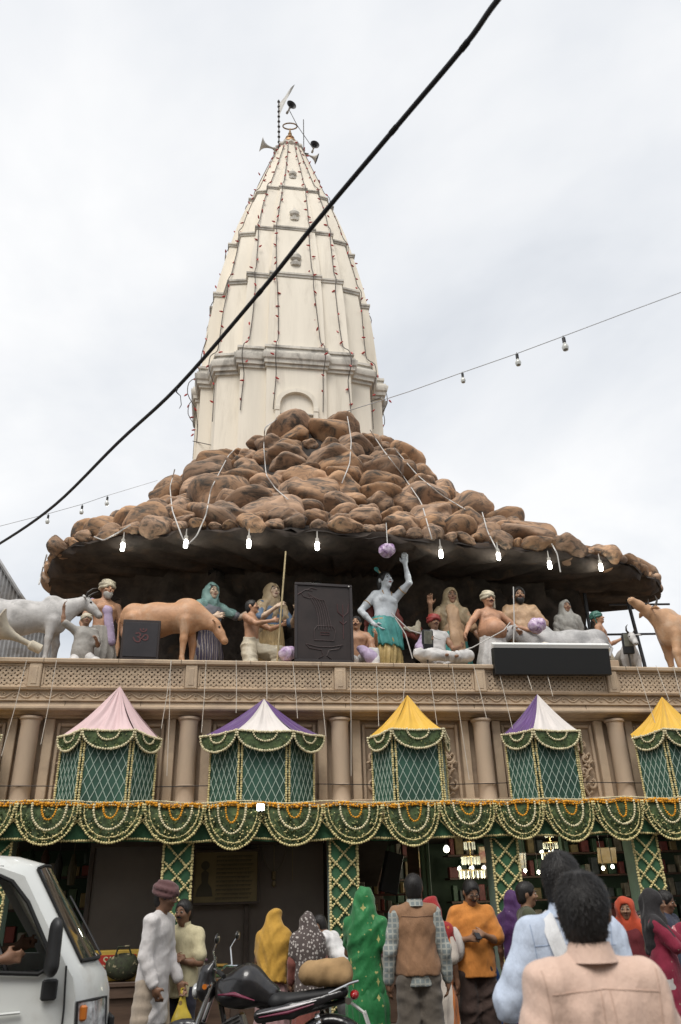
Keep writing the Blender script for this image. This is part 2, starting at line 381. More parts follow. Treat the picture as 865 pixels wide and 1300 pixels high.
# parapet: coping, back sheet, posts, pierced screens
m_ = MB(); m_.prism([(11.3, 4.605), (10.985, 4.605), (10.96, 4.62), (10.955, 4.66), (10.97, 4.675), (11.3, 4.675)], XL, XR, 'X'); fb(m_, 'coping', M_STONE, angle=25)
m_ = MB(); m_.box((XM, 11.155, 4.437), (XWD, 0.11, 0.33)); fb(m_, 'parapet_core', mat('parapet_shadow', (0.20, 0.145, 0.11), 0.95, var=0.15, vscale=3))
screen = None
for k, x in enumerate(XC):
    m_ = MB(); m_.box((x, 11.04, 4.437), (0.17, 0.125, 0.336), ch=0.012); m_.box((x, 10.985, 4.437), (0.08, 0.03, 0.25), ch=0.008); fb(m_, 'parapet_post', M_STONE)
    if k+1 < len(XC):
        w = XC[k+1]-x-0.17-0.006
        if screen is None:
            m_ = MB(); h = 0.334; nx = 24; nz = 4; cxw = (2.12-0.17-0.01-0.06)/nx; czh = (h-0.06)/nz; ww = 2.12-0.17-0.01
            for zz in (-h/2+0.016, h/2-0.016): m_.box((0, 0, zz), (ww, 0.045, 0.03), ch=0.006)
            for xx in (-ww/2+0.016, ww/2-0.016): m_.box((xx, 0, 0), (0.03, 0.045, h-0.066), ch=0.006)
            for i in range(nx):
                for j in range(nz):
                    cx = -ww/2+0.03+cxw*(i+0.5); cz = -h/2+0.03+czh*(j+0.5)
                    for a, b in (((-1, -1), (1, 1)), ((-1, 1), (1, -1))):
                        m_.bar((cx+a[0]*cxw/2, 0, cz+a[1]*czh/2), (cx+b[0]*cxw/2, 0, cz+b[1]*czh/2), 0.03 if a[1] < 0 else 0.027, 0.016, up=(0, 1, 0))
                    if (i+j) % 2 == 0:
                        m_.lathe([(0.0, -0.018), (0.02, -0.018), (0.024, 0.0), (0.02, 0.016), (0.0, 0.016)], 8, (cx, 0, cz), axis='Y', caps=False)
                    elif j < nz-1 or True:
                        m_.box((cx, 0, cz), (cxw*0.95, 0.022, 0.012))
            screen = m_.build('pierced_screen', M_STONE); screen['kind'] = 'stuff'; so = screen
        else:
            so = link('pierced_screen', screen.data); so['kind'] = 'stuff'
        so.parent = front; so.location = ((x+XC[k+1])/2, 11.035-11.2, 4.437); so.scale = (w/(2.12-0.17-0.01), 1, 1)
# columns, pilaster strips, framed panels with carving
colmesh = None
for k, x in enumerate(XC):
    if colmesh is None:
        m_ = MB(); m_.lathe([(0.15, 2.67), (0.15, 2.72), (0.138, 2.74), (0.142, 2.76), (0.128, 2.79), (0.128, 2.98), (0.131, 2.985), (0.131, 2.995), (0.127, 3.0), (0.122, 3.80), (0.128, 3.82), (0.128, 3.85), (0.15, 3.87), (0.15, 3.90)], 28)
        colmesh = m_.build('column', M_COLUMN); c_ = colmesh
    else: c_ = link('column', colmesh.data)
    c_.parent = front; c_.location = (x, 11.17-11.2, 0)
    for s_ in (-1, 1):
        m_ = MB(); m_.box((x+s_*0.245, 11.26, 3.295), (0.13, 0.10, 1.2), ch=0.01); fb(m_, 'pilaster', M_STONE)
    if k+1 < len(XC):
        xa, xb = x+0.34, XC[k+1]-0.34
        for (c, sz) in (((xa+0.02, 11.28, 3.31), (0.045, 0.05, 1.06)), ((xb-0.02, 11.28, 3.31), (0.045, 0.05, 1.06)), (((xa+xb)/2, 11.28, 3.82), (xb-xa-0.09, 0.05, 0.045))):
            m_ = MB(); m_.box(c, sz, ch=0.01); fb(m_, 'panel_moulding', M_STONE)
        for s_, xe in ((1, xa+0.06), (-1, xb-0.06)):
            m_ = MB()
            def spiral(cx, cz, r, turns, a0, sg, rr):
                pts = []; rad = []
                for t in np.linspace(0, 1, 22):
                    a = a0+sg*t*turns*2*pi; q = r*(1-0.82*t); pts.append((xe+s_*cx+q*cos(a)*s_, 11.265-0.03*t, cz+q*sin(a))); rad.append(rr*(1-0.45*t))
                m_.tube(pts, rad, 6)
            spiral(0.15, 3.56, 0.10, 1.3, 1.2, -1, 0.026); spiral(0.11, 3.36, 0.085, 1.2, 2.2, 1, 0.024)
            spiral(0.17, 3.17, 0.08, 1.2, 0.5, -1, 0.023); spiral(0.08, 2.99, 0.075, 1.2, 2.0, 1, 0.022)
            stem = [(xe+s_*(0.13+0.06*sin(t*9)), 11.265, 2.82+t*0.86) for t in np.linspace(0, 1, 24)]
            m_.tube(stem, 0.019, 6)
            for i in range(16):
                t = (i+0.5)/16; a = (1 if i % 2 else -1); px_ = xe+s_*(0.13+0.06*sin(t*9)); pz_ = 2.82+t*0.86
                m_.tube([(px_, 11.26, pz_), (px_+a*0.05*s_, 11.235, pz_+0.035), (px_+a*0.085*s_, 11.255, pz_+0.03)], [0.008, 0.024, 0.004], 6)
            fb(m_, 'carved_bracket', M_STONE, kind='stuff')
# open joints between the blocks of coping and cornice
m_ = MB(); x = XL+0.4
while x < XR:
    m_.box((x, 10.962, 4.648), (0.006, 0.02, 0.055)); m_.box((x+0.35, 11.004, 4.052), (0.005, 0.012, 0.06)); x += random.uniform(0.8, 1.15)
fb(m_, 'block_joints', mat('joint_dark', (0.12, 0.09, 0.07), 0.95), kind='stuff')
# terrace behind the parapet
m_ = MB(); m_.box((XM, 16.2, 4.09), (XWD, 9.9, 0.3)); fb(m_, 'terrace', M_STONE2)
# long body of the building behind, under the terrace
m_ = MB(); m_.box((XM, 20.0, 2.16), (XWD, 4.0, 4.3)); fb(m_, 'rear_block', M_STONE2)

# ================================================================ spire
AX, AY = 1.47, 18.2
UNIT = [(0.30, 1.0), (0.30, 0.955), (0.56, 0.955), (0.56, 0.83), (0.785, 0.785)]
q1 = UNIT + [(b, a) for a, b in UNIT[::-1][1:]]
PLAN = []
for r_ in range(4):
    c_, s_ = round(cos(-r_*pi/2)), round(sin(-r_*pi/2))
    PLAN += [(a*c_-b*s_, a*s_+b*c_) for a, b in q1]
PLAN = [p for i, p in enumerate(PLAN) if p != PLAN[i-1]]
def plan(z, r, ex=0.0):
    return [(a*r+np.sign(a)*ex*min(1, abs(a)*2.2), b*r+np.sign(b)*ex*min(1, abs(b)*2.2), z) for a, b in PLAN]
RZ = [(9.0, 2.50), (13.5, 2.50), (14.3, 2.47), (16.03, 2.36), (17.4, 2.20), (18.61, 1.98), (19.8, 1.74), (20.73, 1.49), (21.7, 1.2), (22.64, 0.94), (23.6, 0.66), (24.3, 0.45)]
def rad(z): return float(np.interp(z, [a for a, b in RZ], [b for a, b in RZ]))
def zf(y):                       # level of a feature seen on the front face at photo row y
    Y = AY-2.0
    for _ in range(12): z = P(375, y, Y)[2]; Y = AY-rad(z)
    return float(z)
zA0, zA1 = zf(468), zf(440)
zB, zC, zD, zN = zf(350), zf(291), zf(240), 24.38
spire = empty('temple_spire', (AX, AY, 4.7), 0, 'tall cream limewashed temple spire with stepped ribs and dark weathered cornices', 'spire')
def sb(mb, name, M, parent=None, kind=None, angle=25):
    o = mb.build(name, M, None, True, angle, kind=kind)
    if parent is None: o.parent = spire; o.location = (0, 0, -4.7)
    else: o.parent = parent
    return o
def shaft(z0, z1, n=6, ex=0.0):
    m_ = MB(); m_.loft([plan(z, rad(z), ex) for z in np.linspace(z0, z1, n)]); return sb(m_, 'shaft_tier', M_LIME)
shaft(4.7, zA0, 3)
m_ = MB(); r0 = rad(zA0); h = zA1-zA0
m_.loft([plan(zA0+h*a, r0, b) for a, b in ((0, 0.0), (0.0, 0.05), (0.12, 0.05), (0.12, 0.10), (0.25, 0.11), (0.30, 0.145), (0.42, 0.17), (0.5, 0.17), (0.5, 0.13), (0.62, 0.12), (0.62, 0.06), (0.8, 0.05), (0.8, 0.09), (0.9, 0.09), (0.93, 0.0), (1.0, 0.0))])
sb(m_, 'great_cornice', M_LIME_D)
zz = zA1
for zc, t in ((zB, 0.17), (zC, 0.14), (zD, 0.11)):
    shaft(zz, zc-t/2, 6); r0 = rad(zc)
    m_ = MB(); m_.loft([plan(zc-t/2+t*a, r0, b) for a, b in ((0, 0.0), (0, 0.035), (0.4, 0.045), (0.45, 0.065), (0.8, 0.065), (1.0, 0.02), (1.0, 0))]); sb(m_, 'cornice_band', M_LIME_D)
    zz = zc+t/2
shaft(zz, zN, 5)
# ribs of raised stucco on the central faces
for fi in range(4):
    m_ = MB()
    for sx in (-0.82, 0.82):
        for z0, z1 in ((zA1+0.03, zB-0.12), (zB+0.12, zC-0.1), (zC+0.1, zD-0.08)):
            lo = []
            for z in np.linspace(z0, z1, 5):
                r = rad(z); w = 0.03; x = sx*0.30*r; y = -(r+0.012)
                lo.append([(x-w, y+0.03, z), (x-w, y, z), (x+w, y, z), (x+w, y+0.03, z)])
            m_.loft(lo)
    o = sb(m_, 'rib_moulding', M_LIME, kind='stuff'); o.rotation_euler = (0, 0, fi*pi/2)
# small stucco urn ornaments on the front centre line
for zc in (zf(224), zf(275), zf(331)):
    r = rad(zc); k = 0.55+0.28*r/2
    m_ = MB(); m_.lathe([(0.05*k, -0.26*k), (0.16*k, -0.24*k), (0.18*k, -0.12*k), (0.08*k, -0.05*k), (0.07*k, 0), (0.17*k, 0.06*k), (0.19*k, 0.17*k), (0.12*k, 0.27*k), (0.05*k, 0.33*k), (0.02*k, 0.42*k)], 12, (0, -r-0.02, zc), sy=0.6)
    sb(m_, 'urn_ornament', M_LIME_D)
# arched niche on the front of the lowest tier
yn = -rad(12)-0.0
niche = MB()
zs = zf(512)-0.1; hw = 0.52
arc_o = [(-hw, zs-1.4)]+[(hw*cos(a), zs+hw*sin(a)*0.92) for a in np.linspace(pi, 0, 15)]+[(hw, zs-1.4)]
arc_i = [(x*0.78, zs+(z-zs)*0.78 if z > zs else z) for x, z in arc_o]
V = []; F = []; n = len(arc_o)
for pts, y in ((arc_o, yn+0.02), (arc_o, yn-0.10), (arc_i, yn-0.10), (arc_i, yn+0.02)): V += [(x, y, z) for x, z in pts]
for i in range(n-1):
    for a in range(3): F.append((a*n+i, a*n+i+1, (a+1)*n+i+1, (a+1)*n+i))
niche.add(V, F)
no = sb(niche, 'niche_arch', M_LIME)
m_ = MB(); m_.box((0, yn-0.03, zs-0.24), (0.86, 0.07, 0.05), ch=0.01); sb(m_, 'niche_lintel', M_LIME_D)
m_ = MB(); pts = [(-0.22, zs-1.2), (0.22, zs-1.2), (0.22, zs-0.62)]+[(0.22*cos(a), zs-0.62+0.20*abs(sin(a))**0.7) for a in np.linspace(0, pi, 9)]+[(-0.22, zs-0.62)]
m_.prism(pts, yn-0.02, yn-0.004, 'Y'); sb(m_, 'niche_shade_panel', mat('niche_painted_shade', (0.10, 0.085, 0.07), 0.9))  # solid slab on the wall, dark colour stands for shade inside the window
for i in range(5):
    m_ = MB(); m_.lathe([(0.022, zs-1.2), (0.034, zs-1.0), (0.018, zs-0.9), (0.028, zs-0.7), (0.02, zs-0.52)], 8, (-0.16+0.08*i, yn-0.035, 0)); sb(m_, 'niche_baluster', M_LIME_D)
m_ = MB(); m_.box((-0.47, yn-0.06, zs-0.12), (0.125, 0.11, 0.14), ch=0.012); sb(m_, 'niche_capital', M_LIME)
m_ = MB(); m_.box((0.47, yn-0.06, zs-0.12), (0.125, 0.11, 0.14), ch=0.012); sb(m_, 'niche_capital', M_LIME)
# crown: neck, ribbed disc, gilded pots, ring
M_GOLD = mat('old_gilding', (0.34, 0.20, 0.085), 0.45, metal=0.5, var=0.3, vscale=8)
m_ = MB(); lo = []
for z, r in ((zN, 0.46), (zN+0.06, 0.52), (zN+0.14, 0.52), (zN+0.18, 0.44), (zN+0.24, 0.42)):
    lo.append([((r*(1+0.06*cos(16*a)))*cos(a), (r*(1+0.06*cos(16*a)))*sin(a), z) for a in np.linspace(0, 2*pi, 64, endpoint=False)])
m_.loft(lo); sb(m_, 'ribbed_disc', M_LIME_D)
zK = zN+0.24
m_ = MB(); m_.lathe([(0.40, zK), (0.36, zK+0.10), (0.24, zK+0.18), (0.27, zK+0.26), (0.25, zK+0.36), (0.12, zK+0.44), (0.15, zK+0.52), (0.16, zK+0.60), (0.09, zK+0.70), (0.05, zK+0.78), (0.07, zK+0.84), (0.04, zK+0.93), (0.015, zK+1.12)], 20); sb(m_, 'kalash', M_GOLD)
m_ = MB(); ringz = zK+1.25
m_.tube([(0.25*cos(a), -0.07*sin(a), ringz+0.07*sin(a)+0.03*cos(a)) for a in np.linspace(0, 2*pi, 25)], 0.024, 6); sb(m_, 'finial_ring', M_GOLD)
m_ = MB(); m_.tube([(0, 0, zK+1.05), (0, 0, ringz-0.10)], 0.012, 6); sb(m_, 'ring_stem', M_GOLD)

# flag pole, flag, horns beside the crown
M_IRON = mat('dark_iron', (0.06, 0.055, 0.05), 0.6, metal=0.3, var=0.3, vscale=8)
M_HORN = mat('horn_grey', (0.50, 0.47, 0.42), 0.5, var=0.15, vscale=4)
M_HORNIN = mat('horn_throat', (0.045, 0.043, 0.045), 0.6)
def pole(name, pts, r, M, label, cat, beads=False):
    e_ = empty(name, pts[0], 0, label, cat); m_ = MB(); b0 = np.array(pts[0]); pp = [np.array(p)-b0 for p in pts]
    m_.tube(pp, r, 8); o = m_.build('pole', M, e_)
    if beads:
        for t in np.linspace(0.15, 0.97, 11):
            k = MB(); k.lathe([(0.02, -0.05), (0.048, -0.02), (0.048, 0.02), (0.02, 0.05)], 8, pp[0]*(1-t)+pp[-1]*t); k.build('pole_knob', M, e_)
    return e_
a_ = P(354.5, 206, AY-0.35); b_ = P(354, 127, AY-0.35)
fp = pole('flag_pole', (a_, b_), 0.022, M_IRON, 'dark knobbed flag pole rising beside the spire tip', 'flagpole', True)
m_ = MB(); A_, B_, C_ = P(355, 131, AY-0.36), P(374.5, 106, AY-0.75), P(354.5, 147, AY-0.36); V = []; F = []; n = 10
for i in range(n+1):
    for j in range(n+1):
        t = i/n; s_ = j/n; p = A_*(1-t)+B_*t; q = C_*(1-t)+B_*t; v = p*(1-s_)+q*s_; v = v+np.array([0, 0.06*sin(t*7+s_*2)*t, 0]); V.append(v)
for i in range(n):
    for j in range(n): F.append((i*(n+1)+j, i*(n+1)+j+1, (i+1)*(n+1)+j+1, (i+1)*(n+1)+j))
fl = link('flag', mesh('flag', V, F), mat('flag_cloth', (0.62, 0.60, 0.56), 0.8, var=0.15, vscale=5)); tag(fl, 'pale pointed pennant flying from the pole beside the spire tip', 'flag')
pole('antenna_mast', (P(386, 200, AY-0.2), P(385.5, 152, AY-0.2)), 0.015, M_IRON, 'thin bare metal mast standing beside the spire tip', 'mast')
def horn(name, pos, direction, size, label, M=M_HORN, group=None):
    e_ = empty(name, pos, 0, label, 'loudspeaker', group)
    q = Vector(direction).to_track_quat('Z', 'Y').to_euler()
    prof = [(0.04, -0.42), (0.09, -0.40), (0.09, -0.20), (0.05, -0.16), (0.055, 0.0), (0.085, 0.15), (0.15, 0.30), (0.26, 0.42), (0.36, 0.48), (0.375, 0.485), (0.375, 0.50), (0.355, 0.495), (0.25, 0.43), (0.14, 0.31), (0.07, 0.15), (0.045, 0.05)]
    m_ = MB(); m_.lathe([(r*size, z*size) for r, z in prof[:11]], 24, caps=False); m_.lathe([(0.0, -0.42*size), (0.04*size, -0.42*size)], 24, caps=False); o = m_.build('horn_bell', M, e_, rot=q)
    m_ = MB(); m_.lathe([(r*size, z*size) for r, z in prof[10:]]+[(0.0, 0.05*size)], 24, caps=False); m_.build('horn_throat', M if name == 'horn_speaker_big' else M_HORNIN, e_, rot=q)
    m_ = MB(); m_.lathe([(0.0, 0.22*size), (0.05*size, 0.22*size), (0.09*size, 0.30*size), (0.0, 0.34*size)], 12, caps=False); m_.build('horn_phase_plug', M_HORNIN, e_, rot=q)
    return e_
horn('horn_speaker', P(343, 187, AY-0.5), (-1, -0.15, 0.15), 0.62, 'pale horn loudspeaker low beside the spire tip, aimed past the flag pole')
horn('horn_speaker', P(367, 139, AY-0.5), (0.35, -1, -0.12), 0.46, 'horn loudspeaker with dark mouth mounted high under the pennant')
horn('horn_speaker', P(398, 189, AY-0.5), (0.15, -1, -0.15), 0.42, 'horn loudspeaker with round dark mouth beside the thin mast')
horn('horn_speaker', P(394, 198, AY-0.2), (1, 0.1, -0.35), 0.5, 'pale horn loudspeaker below the dark mouthed one beside the thin mast')
m_ = MB(); m_.tube([P(367, 139, AY-0.3), P(378, 160, AY-0.25), P(398, 189, AY-0.3)], 0.012, 6); m_.tube([P(352, 190, AY-0.35), P(392, 195, AY-0.25)], 0.014, 6)
tag(m_.build('horn_bracket', M_IRON), 'thin iron bracket carrying the loudspeakers round the spire tip', 'bracket', kind='thing')

# ================================================================ rock canopy (painted boulders on an umbrella shaped hill)
RIM_PX = [(62, 722), (72, 698), (108, 684), (150, 678), (250, 670), (330, 668), (400, 671), (480, 676), (560, 685), (620, 690), (720, 698), (796, 712), (838, 738)]
ZR = 7.0
RIM = [PZ(x, y, ZR) for x, y in RIM_PX]
RIM = [np.array([-3.1, 15.4, ZR]), np.array([-3.3, 14.4, ZR])]+RIM+[np.array([8.75, 13.75, ZR]), np.array([8.3, 14.3, ZR])]
RIM = np.array(RIM); _d = np.concatenate([[0], np.cumsum(np.linalg.norm(np.diff(RIM, axis=0), axis=1))]); RL = _d[-1]
def rim(u):
    q = u*RL; return np.array([np.interp(q, _d, RIM[:, a]) for a in range(3)])
def crest(u):
    a = pi*(1.06-1.12*u); r = 2.95
    return np.array([AX+r*cos(a), AY-r*sin(a), float(np.interp(u, [0, 0.2, 0.4, 0.56, 0.75, 1], [10.2, 10.6, 11.0, 11.62, 11.75, 11.75]))])
def hill(u, t):
    r, c = rim(u), crest(u); tt = t
    p = r*(1-tt)+c*tt
    e_ = 1.20+(0.12 if u < 0.5 else 0.28)*abs(u-0.5)*2
    p[2] = r[2]+0.02+(c[2]-r[2]-0.02)*(t**e_) + 0.22*(1-t)*sin(pi*min(1, t*6))*0.5
    return p
NU, NT = 90, 26
V = []; F = []
for i in range(NU+1):
    for j in range(NT+1):
        p = hill(i/NU, j/NT); p[2] -= 0.10; V.append(p+rng.normal(0, 0.02, 3))
for i in range(NU):
    for j in range(NT):
        a = i*(NT+1)+j; F.append((a, a+NT+1, a+NT+2, a+1))
canopy = empty('rock_canopy', (2.5, 13, ZR), 0, 'umbrella shaped hill of painted tan boulders overhanging the statues', 'rock canopy')
def cb(o): o.parent = canopy; o.location = Vector(o.location)-Vector((2.5, 13, ZR)); return o
M_ROCKBASE = mat('rock_mortar', (0.032, 0.026, 0.022), 0.95, var=0.35, vscale=4, bump=0.6, bscale=14)
cb(link('rock_bed', mesh('rock_bed', V, F), M_ROCKBASE))
# underside and lip
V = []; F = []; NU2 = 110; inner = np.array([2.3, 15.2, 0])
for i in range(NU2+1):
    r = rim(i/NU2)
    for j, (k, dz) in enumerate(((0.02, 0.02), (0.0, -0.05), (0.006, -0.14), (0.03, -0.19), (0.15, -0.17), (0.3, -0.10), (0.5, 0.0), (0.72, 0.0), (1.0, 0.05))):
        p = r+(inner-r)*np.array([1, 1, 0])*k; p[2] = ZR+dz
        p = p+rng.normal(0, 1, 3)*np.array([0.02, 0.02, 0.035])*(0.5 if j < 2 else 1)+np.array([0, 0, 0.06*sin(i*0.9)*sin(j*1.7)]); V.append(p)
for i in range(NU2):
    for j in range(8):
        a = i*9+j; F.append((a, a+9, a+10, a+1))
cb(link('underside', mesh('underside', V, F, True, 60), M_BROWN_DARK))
# boulders
BM = []
M_BOULDER = mat('boulder_paint', (0.43, 0.262, 0.155), 0.85, var=0.18, vscale=1.5, bump=0.3, bscale=7, grime=(0.095, 0.08, 0.066), gscale=1.4, gpos=(0.46, 0.63), stretch=(1, 1, 1.9), orand=0.30)
for k in range(14):
    V, F = ico(3); r_ = np.random.default_rng(100+k)
    d = np.zeros(len(V))
    for f_, a_ in ((1.1, 0.15), (2.0, 0.085), (3.7, 0.04), (7.0, 0.012)):
        for _ in range(4):
            w_ = r_.normal(0, 1, 3); w_ /= np.linalg.norm(w_); d += a_*np.sin(V@w_*f_*2.2+r_.uniform(0, 6))*0.6
    V2 = V*(1+d)[:, None]
    for _ in range(r_.integers(2, 5)):                   # flattened facets
        w_ = r_.normal(0, 1, 3); w_ /= np.linalg.norm(w_); lim = r_.uniform(0.72, 0.95)
        q = V2@w_; over = np.maximum(q-lim, 0); V2 -= (over*0.75)[:, None]*w_
    BM.append(mesh('boulder', V2, F, True, 80))
    BM[-1].materials.append(M_BOULDER)
nb = 0; rows = 13
r_ = np.random.default_rng(5)
for j in range(rows):
    t = 0.0+(j/(rows-1))**0.95*1.0
    L = np.linalg.norm(np.diff([hill(u, t) for u in np.linspace(0, 1, 40)], axis=0), axis=1).sum()
    u = 0.0
    while u < 1.0 and nb < 300:
        w = float(np.clip(r_.lognormal(np.log(0.62), 0.36), 0.30, 1.12))*(0.62 if j == 0 else (0.85 if j == 1 else 1.0))
        du = w*0.95/L; uc = min(u+du/2, 1)
        if j < 3 and (uc < 0.035 or uc > 0.965): u += du; continue
        tt = float(np.clip(t+r_.normal(0, 0.018), 0.022, 1)); p = hill(uc, tt); p2 = hill(min(uc+0.004, 1), tt); ta = p2-p
        if np.linalg.norm(ta[:2]) < 1e-6: ta = np.array([1., 0, 0])
        rz = atan2(ta[1], ta[0])
        h_ = w*r_.uniform(0.48, 0.74)
        o = link('boulder', BM[r_.integers(0, 14)], None, canopy, Vector(p)-Vector((2.5, 13, ZR))+Vector((0, 0, -0.02 if j else -0.03)), (r_.normal(-0.5, 0.2), r_.normal(0, 0.22), rz+r_.normal(0, 0.25)), (w*0.525, w*0.42, h_*0.50))
        nb += 1; u += du
# cave wall behind the statues
wl_, wr_ = P(143, 800, 13.6)[0], P(738, 790, 13.6)[0]
V = []; F = []; nx, nz = 60, 16
for i in range(nx+1):
    for j in range(nz+1):
        x = wl_+(wr_-wl_)*i/nx; z = 4.6+2.6*j/nz
        V.append((x+0.15*(sin(j*0.8)+rng.normal(0, 0.3))*(i in (0, nx))+(0.0 if i else -0.25*(j/nz)**2), 13.6+0.12*sin(i*0.9+j)+rng.normal(0, 0.09)-0.5*(j/nz)**3, z))
for i in range(nx):
    for j in range(nz):
        a = i*(nz+1)+j; F.append((a, a+nz+1, a+nz+2, a+1))
# give it thickness with a back sheet
nV = len(V); V += [(x, 14.3, z) for x, y, z in V]; F += [tuple(k+nV for k in f)[::-1] for f in F]
for j in range(nz):
    for i in (0, nx): a = i*(nz+1)+j; F.append((a, a+1, nV+a+1, nV+a))
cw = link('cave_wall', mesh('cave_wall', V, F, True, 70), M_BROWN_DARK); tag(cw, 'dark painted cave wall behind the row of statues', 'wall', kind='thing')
# ================================================================ ground floor
shop = empty('shop_interior', (2, 12, 0), 0, 'dim open shop hall behind the garlanded pillars with green back wall', 'shop')
def hb(mb, name, M, kind=None, angle=35, parent=None):
    o = mb.build(name, M, None, True, angle, kind=kind); o.parent = shop; o.location = (-2, -12, 0); return o
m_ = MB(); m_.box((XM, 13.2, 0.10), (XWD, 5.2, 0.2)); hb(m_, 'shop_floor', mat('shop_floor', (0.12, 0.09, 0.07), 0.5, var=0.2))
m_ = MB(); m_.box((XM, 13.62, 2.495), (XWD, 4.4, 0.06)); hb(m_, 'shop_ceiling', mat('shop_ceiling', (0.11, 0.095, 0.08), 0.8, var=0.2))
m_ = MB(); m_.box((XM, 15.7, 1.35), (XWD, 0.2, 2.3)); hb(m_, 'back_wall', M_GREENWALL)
# smoked glass front of the left shop
x0, x1 = -1.62, 1.45
m_ = MB(); m_.box(((x0+x1)/2, 11.55, 1.55), (x1-x0, 0.04, 1.85)); hb(m_, 'smoked_partition', M_GLASSDARK)
for x in (-3.4, -1.62, -0.47, 0.42):
    m_ = MB(); m_.box((x, 11.50, 1.55), (0.06, 0.06, 1.85), ch=0.006); hb(m_, 'partition_post', M_FRAME)
m_ = MB(); m_.box(((x0+x1)/2, 11.47, 2.30), (x1-x0, 0.06, 0.07), ch=0.006); hb(m_, 'partition_rail', M_FRAME)
# counters
M_COUNTER = mat('counter_wood', (0.095, 0.06, 0.042), 0.45, var=0.25, vscale=3, stretch=(0.5, 5, 5))
for (a, b, yy) in ((-3.6, 1.40, 11.15), (1.78, 3.50, 11.3), (3.95, 5.5, 11.2), (5.95, 8.5, 11.2)):
    m_ = MB(); m_.box(((a+b)/2, yy, 0.74), (b-a, 0.56, 0.05), ch=0.008); hb(m_, 'counter_top', M_COUNTER)
    m_ = MB(); m_.box(((a+b)/2, yy-0.245, 0.655), (b-a-0.02, 0.03, 0.11), ch=0.006); hb(m_, 'counter_apron', M_COUNTER)
    m_ = MB(); m_.box(((a+b)/2, yy+0.02, 0.42), (b-a-0.04, 0.44, 0.58)); hb(m_, 'counter_body', mat('counter_front', (0.06, 0.042, 0.032), 0.6, var=0.2))
    nn = int((b-a)/0.55)
    for i in range(nn):
        cx = a+(b-a)*(i+0.5)/nn; m_ = MB(); m_.box((cx, yy-0.205, 0.40), ((b-a)/nn-0.10, 0.02, 0.40), ch=0.008); hb(m_, 'counter_panel', M_COUNTER)
# shelf rack and stair shape at the second shop
m_ = MB(); m_.box((2.15, 13.4, 1.5), (0.9, 0.35, 1.9), ch=0.01); hb(m_, 'dark_cupboard', M_WOOD)
for i in range(4):
    m_ = MB(); m_.box((2.35, 12.6, 0.95+0.22*i), (0.95, 0.3, 0.025)); hb(m_, 'shelf', mat('red_shelf', (0.13, 0.05, 0.035), 0.6))
    for j in range(9):
        m_ = MB(); hh = random.uniform(0.08, 0.17); m_.box((1.95+0.1*j, 12.55, 0.965+0.22*i+hh/2), (random.uniform(0.04, 0.08), 0.1, hh), ch=0.006)
        hb(m_, 'shelf_packet', mat('packet_%d' % (j % 4), [(0.35, 0.25, 0.10), (0.30, 0.07, 0.05), (0.35, 0.32, 0.25), (0.10, 0.16, 0.08)][j % 4], 0.5))
m_ = MB(); m_.prism([(11.9, 2.42), (11.9, 2.30), (14.4, 0.9), (14.4, 1.1)], 1.80, 2.45, 'X'); hb(m_, 'stair_soffit', mat('stair_soffit', (0.075, 0.065, 0.055), 0.8, var=0.2))
for bx0, bx1 in ((3.0, 3.6), (3.95, 5.0), (5.2, 5.75), (6.0, 8.4)):
    for i in range(5):
        m_ = MB(); m_.box(((bx0+bx1)/2, 14.3, 0.75+0.36*i), (bx1-bx0, 0.34, 0.03)); hb(m_, 'shelf', M_WOOD)
        x = bx0+0.08
        while x < bx1-0.08:
            wq = random.uniform(0.07, 0.16); hh = random.uniform(0.12, 0.28); k = random.randrange(5); m_ = MB(); m_.box((x, 14.2, 0.766+0.36*i+hh/2), (wq, 0.14, hh), ch=0.008); hb(m_, 'shelf_packet', mat('stock_%d' % k, [(0.16, 0.12, 0.05), (0.14, 0.035, 0.03), (0.19, 0.17, 0.13), (0.04, 0.08, 0.045), (0.05, 0.06, 0.06)][k], 0.5, var=0.3, vscale=12)); x += wq+random.uniform(0.02, 0.07)
for i, (x, z) in enumerate(((3.15, 2.1), (4.3, 2.15), (4.75, 2.05), (6.3, 2.1), (7.0, 2.1))):
    m_ = MB(); m_.box((x, 13.0, z), (0.32, 0.03, 0.24), rot=(0.2, 0, 0), ch=0.006); hb(m_, 'framed_picture', mat('picture_%d' % (i % 3), [(0.25, 0.17, 0.06), (0.20, 0.06, 0.05), (0.10, 0.15, 0.18)][i % 3], 0.35, col2=(0.32, 0.25, 0.15), vscale=9))
for x in (2.90, 2.97, 5.02):
    m_ = MB(); m_.box((x, 11.75, 1.35), (0.05, 0.10, 2.2), ch=0.006); hb(m_, 'door_frame', mat('green_frame', (0.10, 0.17, 0.10), 0.5))
m_ = MB(); m_.box((2.80, 11.9, 1.35), (0.16, 0.05, 2.2)); hb(m_, 'door_leaf', M_WOOD)
# leaning shutter leaf and hanging goods in the open left bay
sl0 = P(134, 1140, 11.7)[0]; m_ = MB(); m_.box((sl0+0.28, 11.75, 1.40), (0.62, 0.05, 1.9), rot=(0, 0.06, 0), ch=0.008); hb(m_, 'shutter_leaf', mat('shutter_grey', (0.085, 0.075, 0.066), 0.6, var=0.25, vscale=2))
for i in range(9):
    x = -3.3+0.19*i; L = random.uniform(0.25, 0.6); m_ = MB(); m_.tube([(x, 12.2, 2.45), (x, 12.2, 2.40-L*0.3)], 0.006, 5); m_.lathe([(0.0, 2.40-L), (0.05, 2.41-L), (0.06, 2.40-L*0.6), (0.02, 2.40-L*0.3)], 10, (x, 12.2, 0)); hb(m_, 'hanging_goods', mat('goods_%d' % (i % 4), [(0.03, 0.05, 0.03), (0.10, 0.05, 0.03), (0.06, 0.06, 0.055), (0.12, 0.10, 0.05)][i % 4], 0.5))
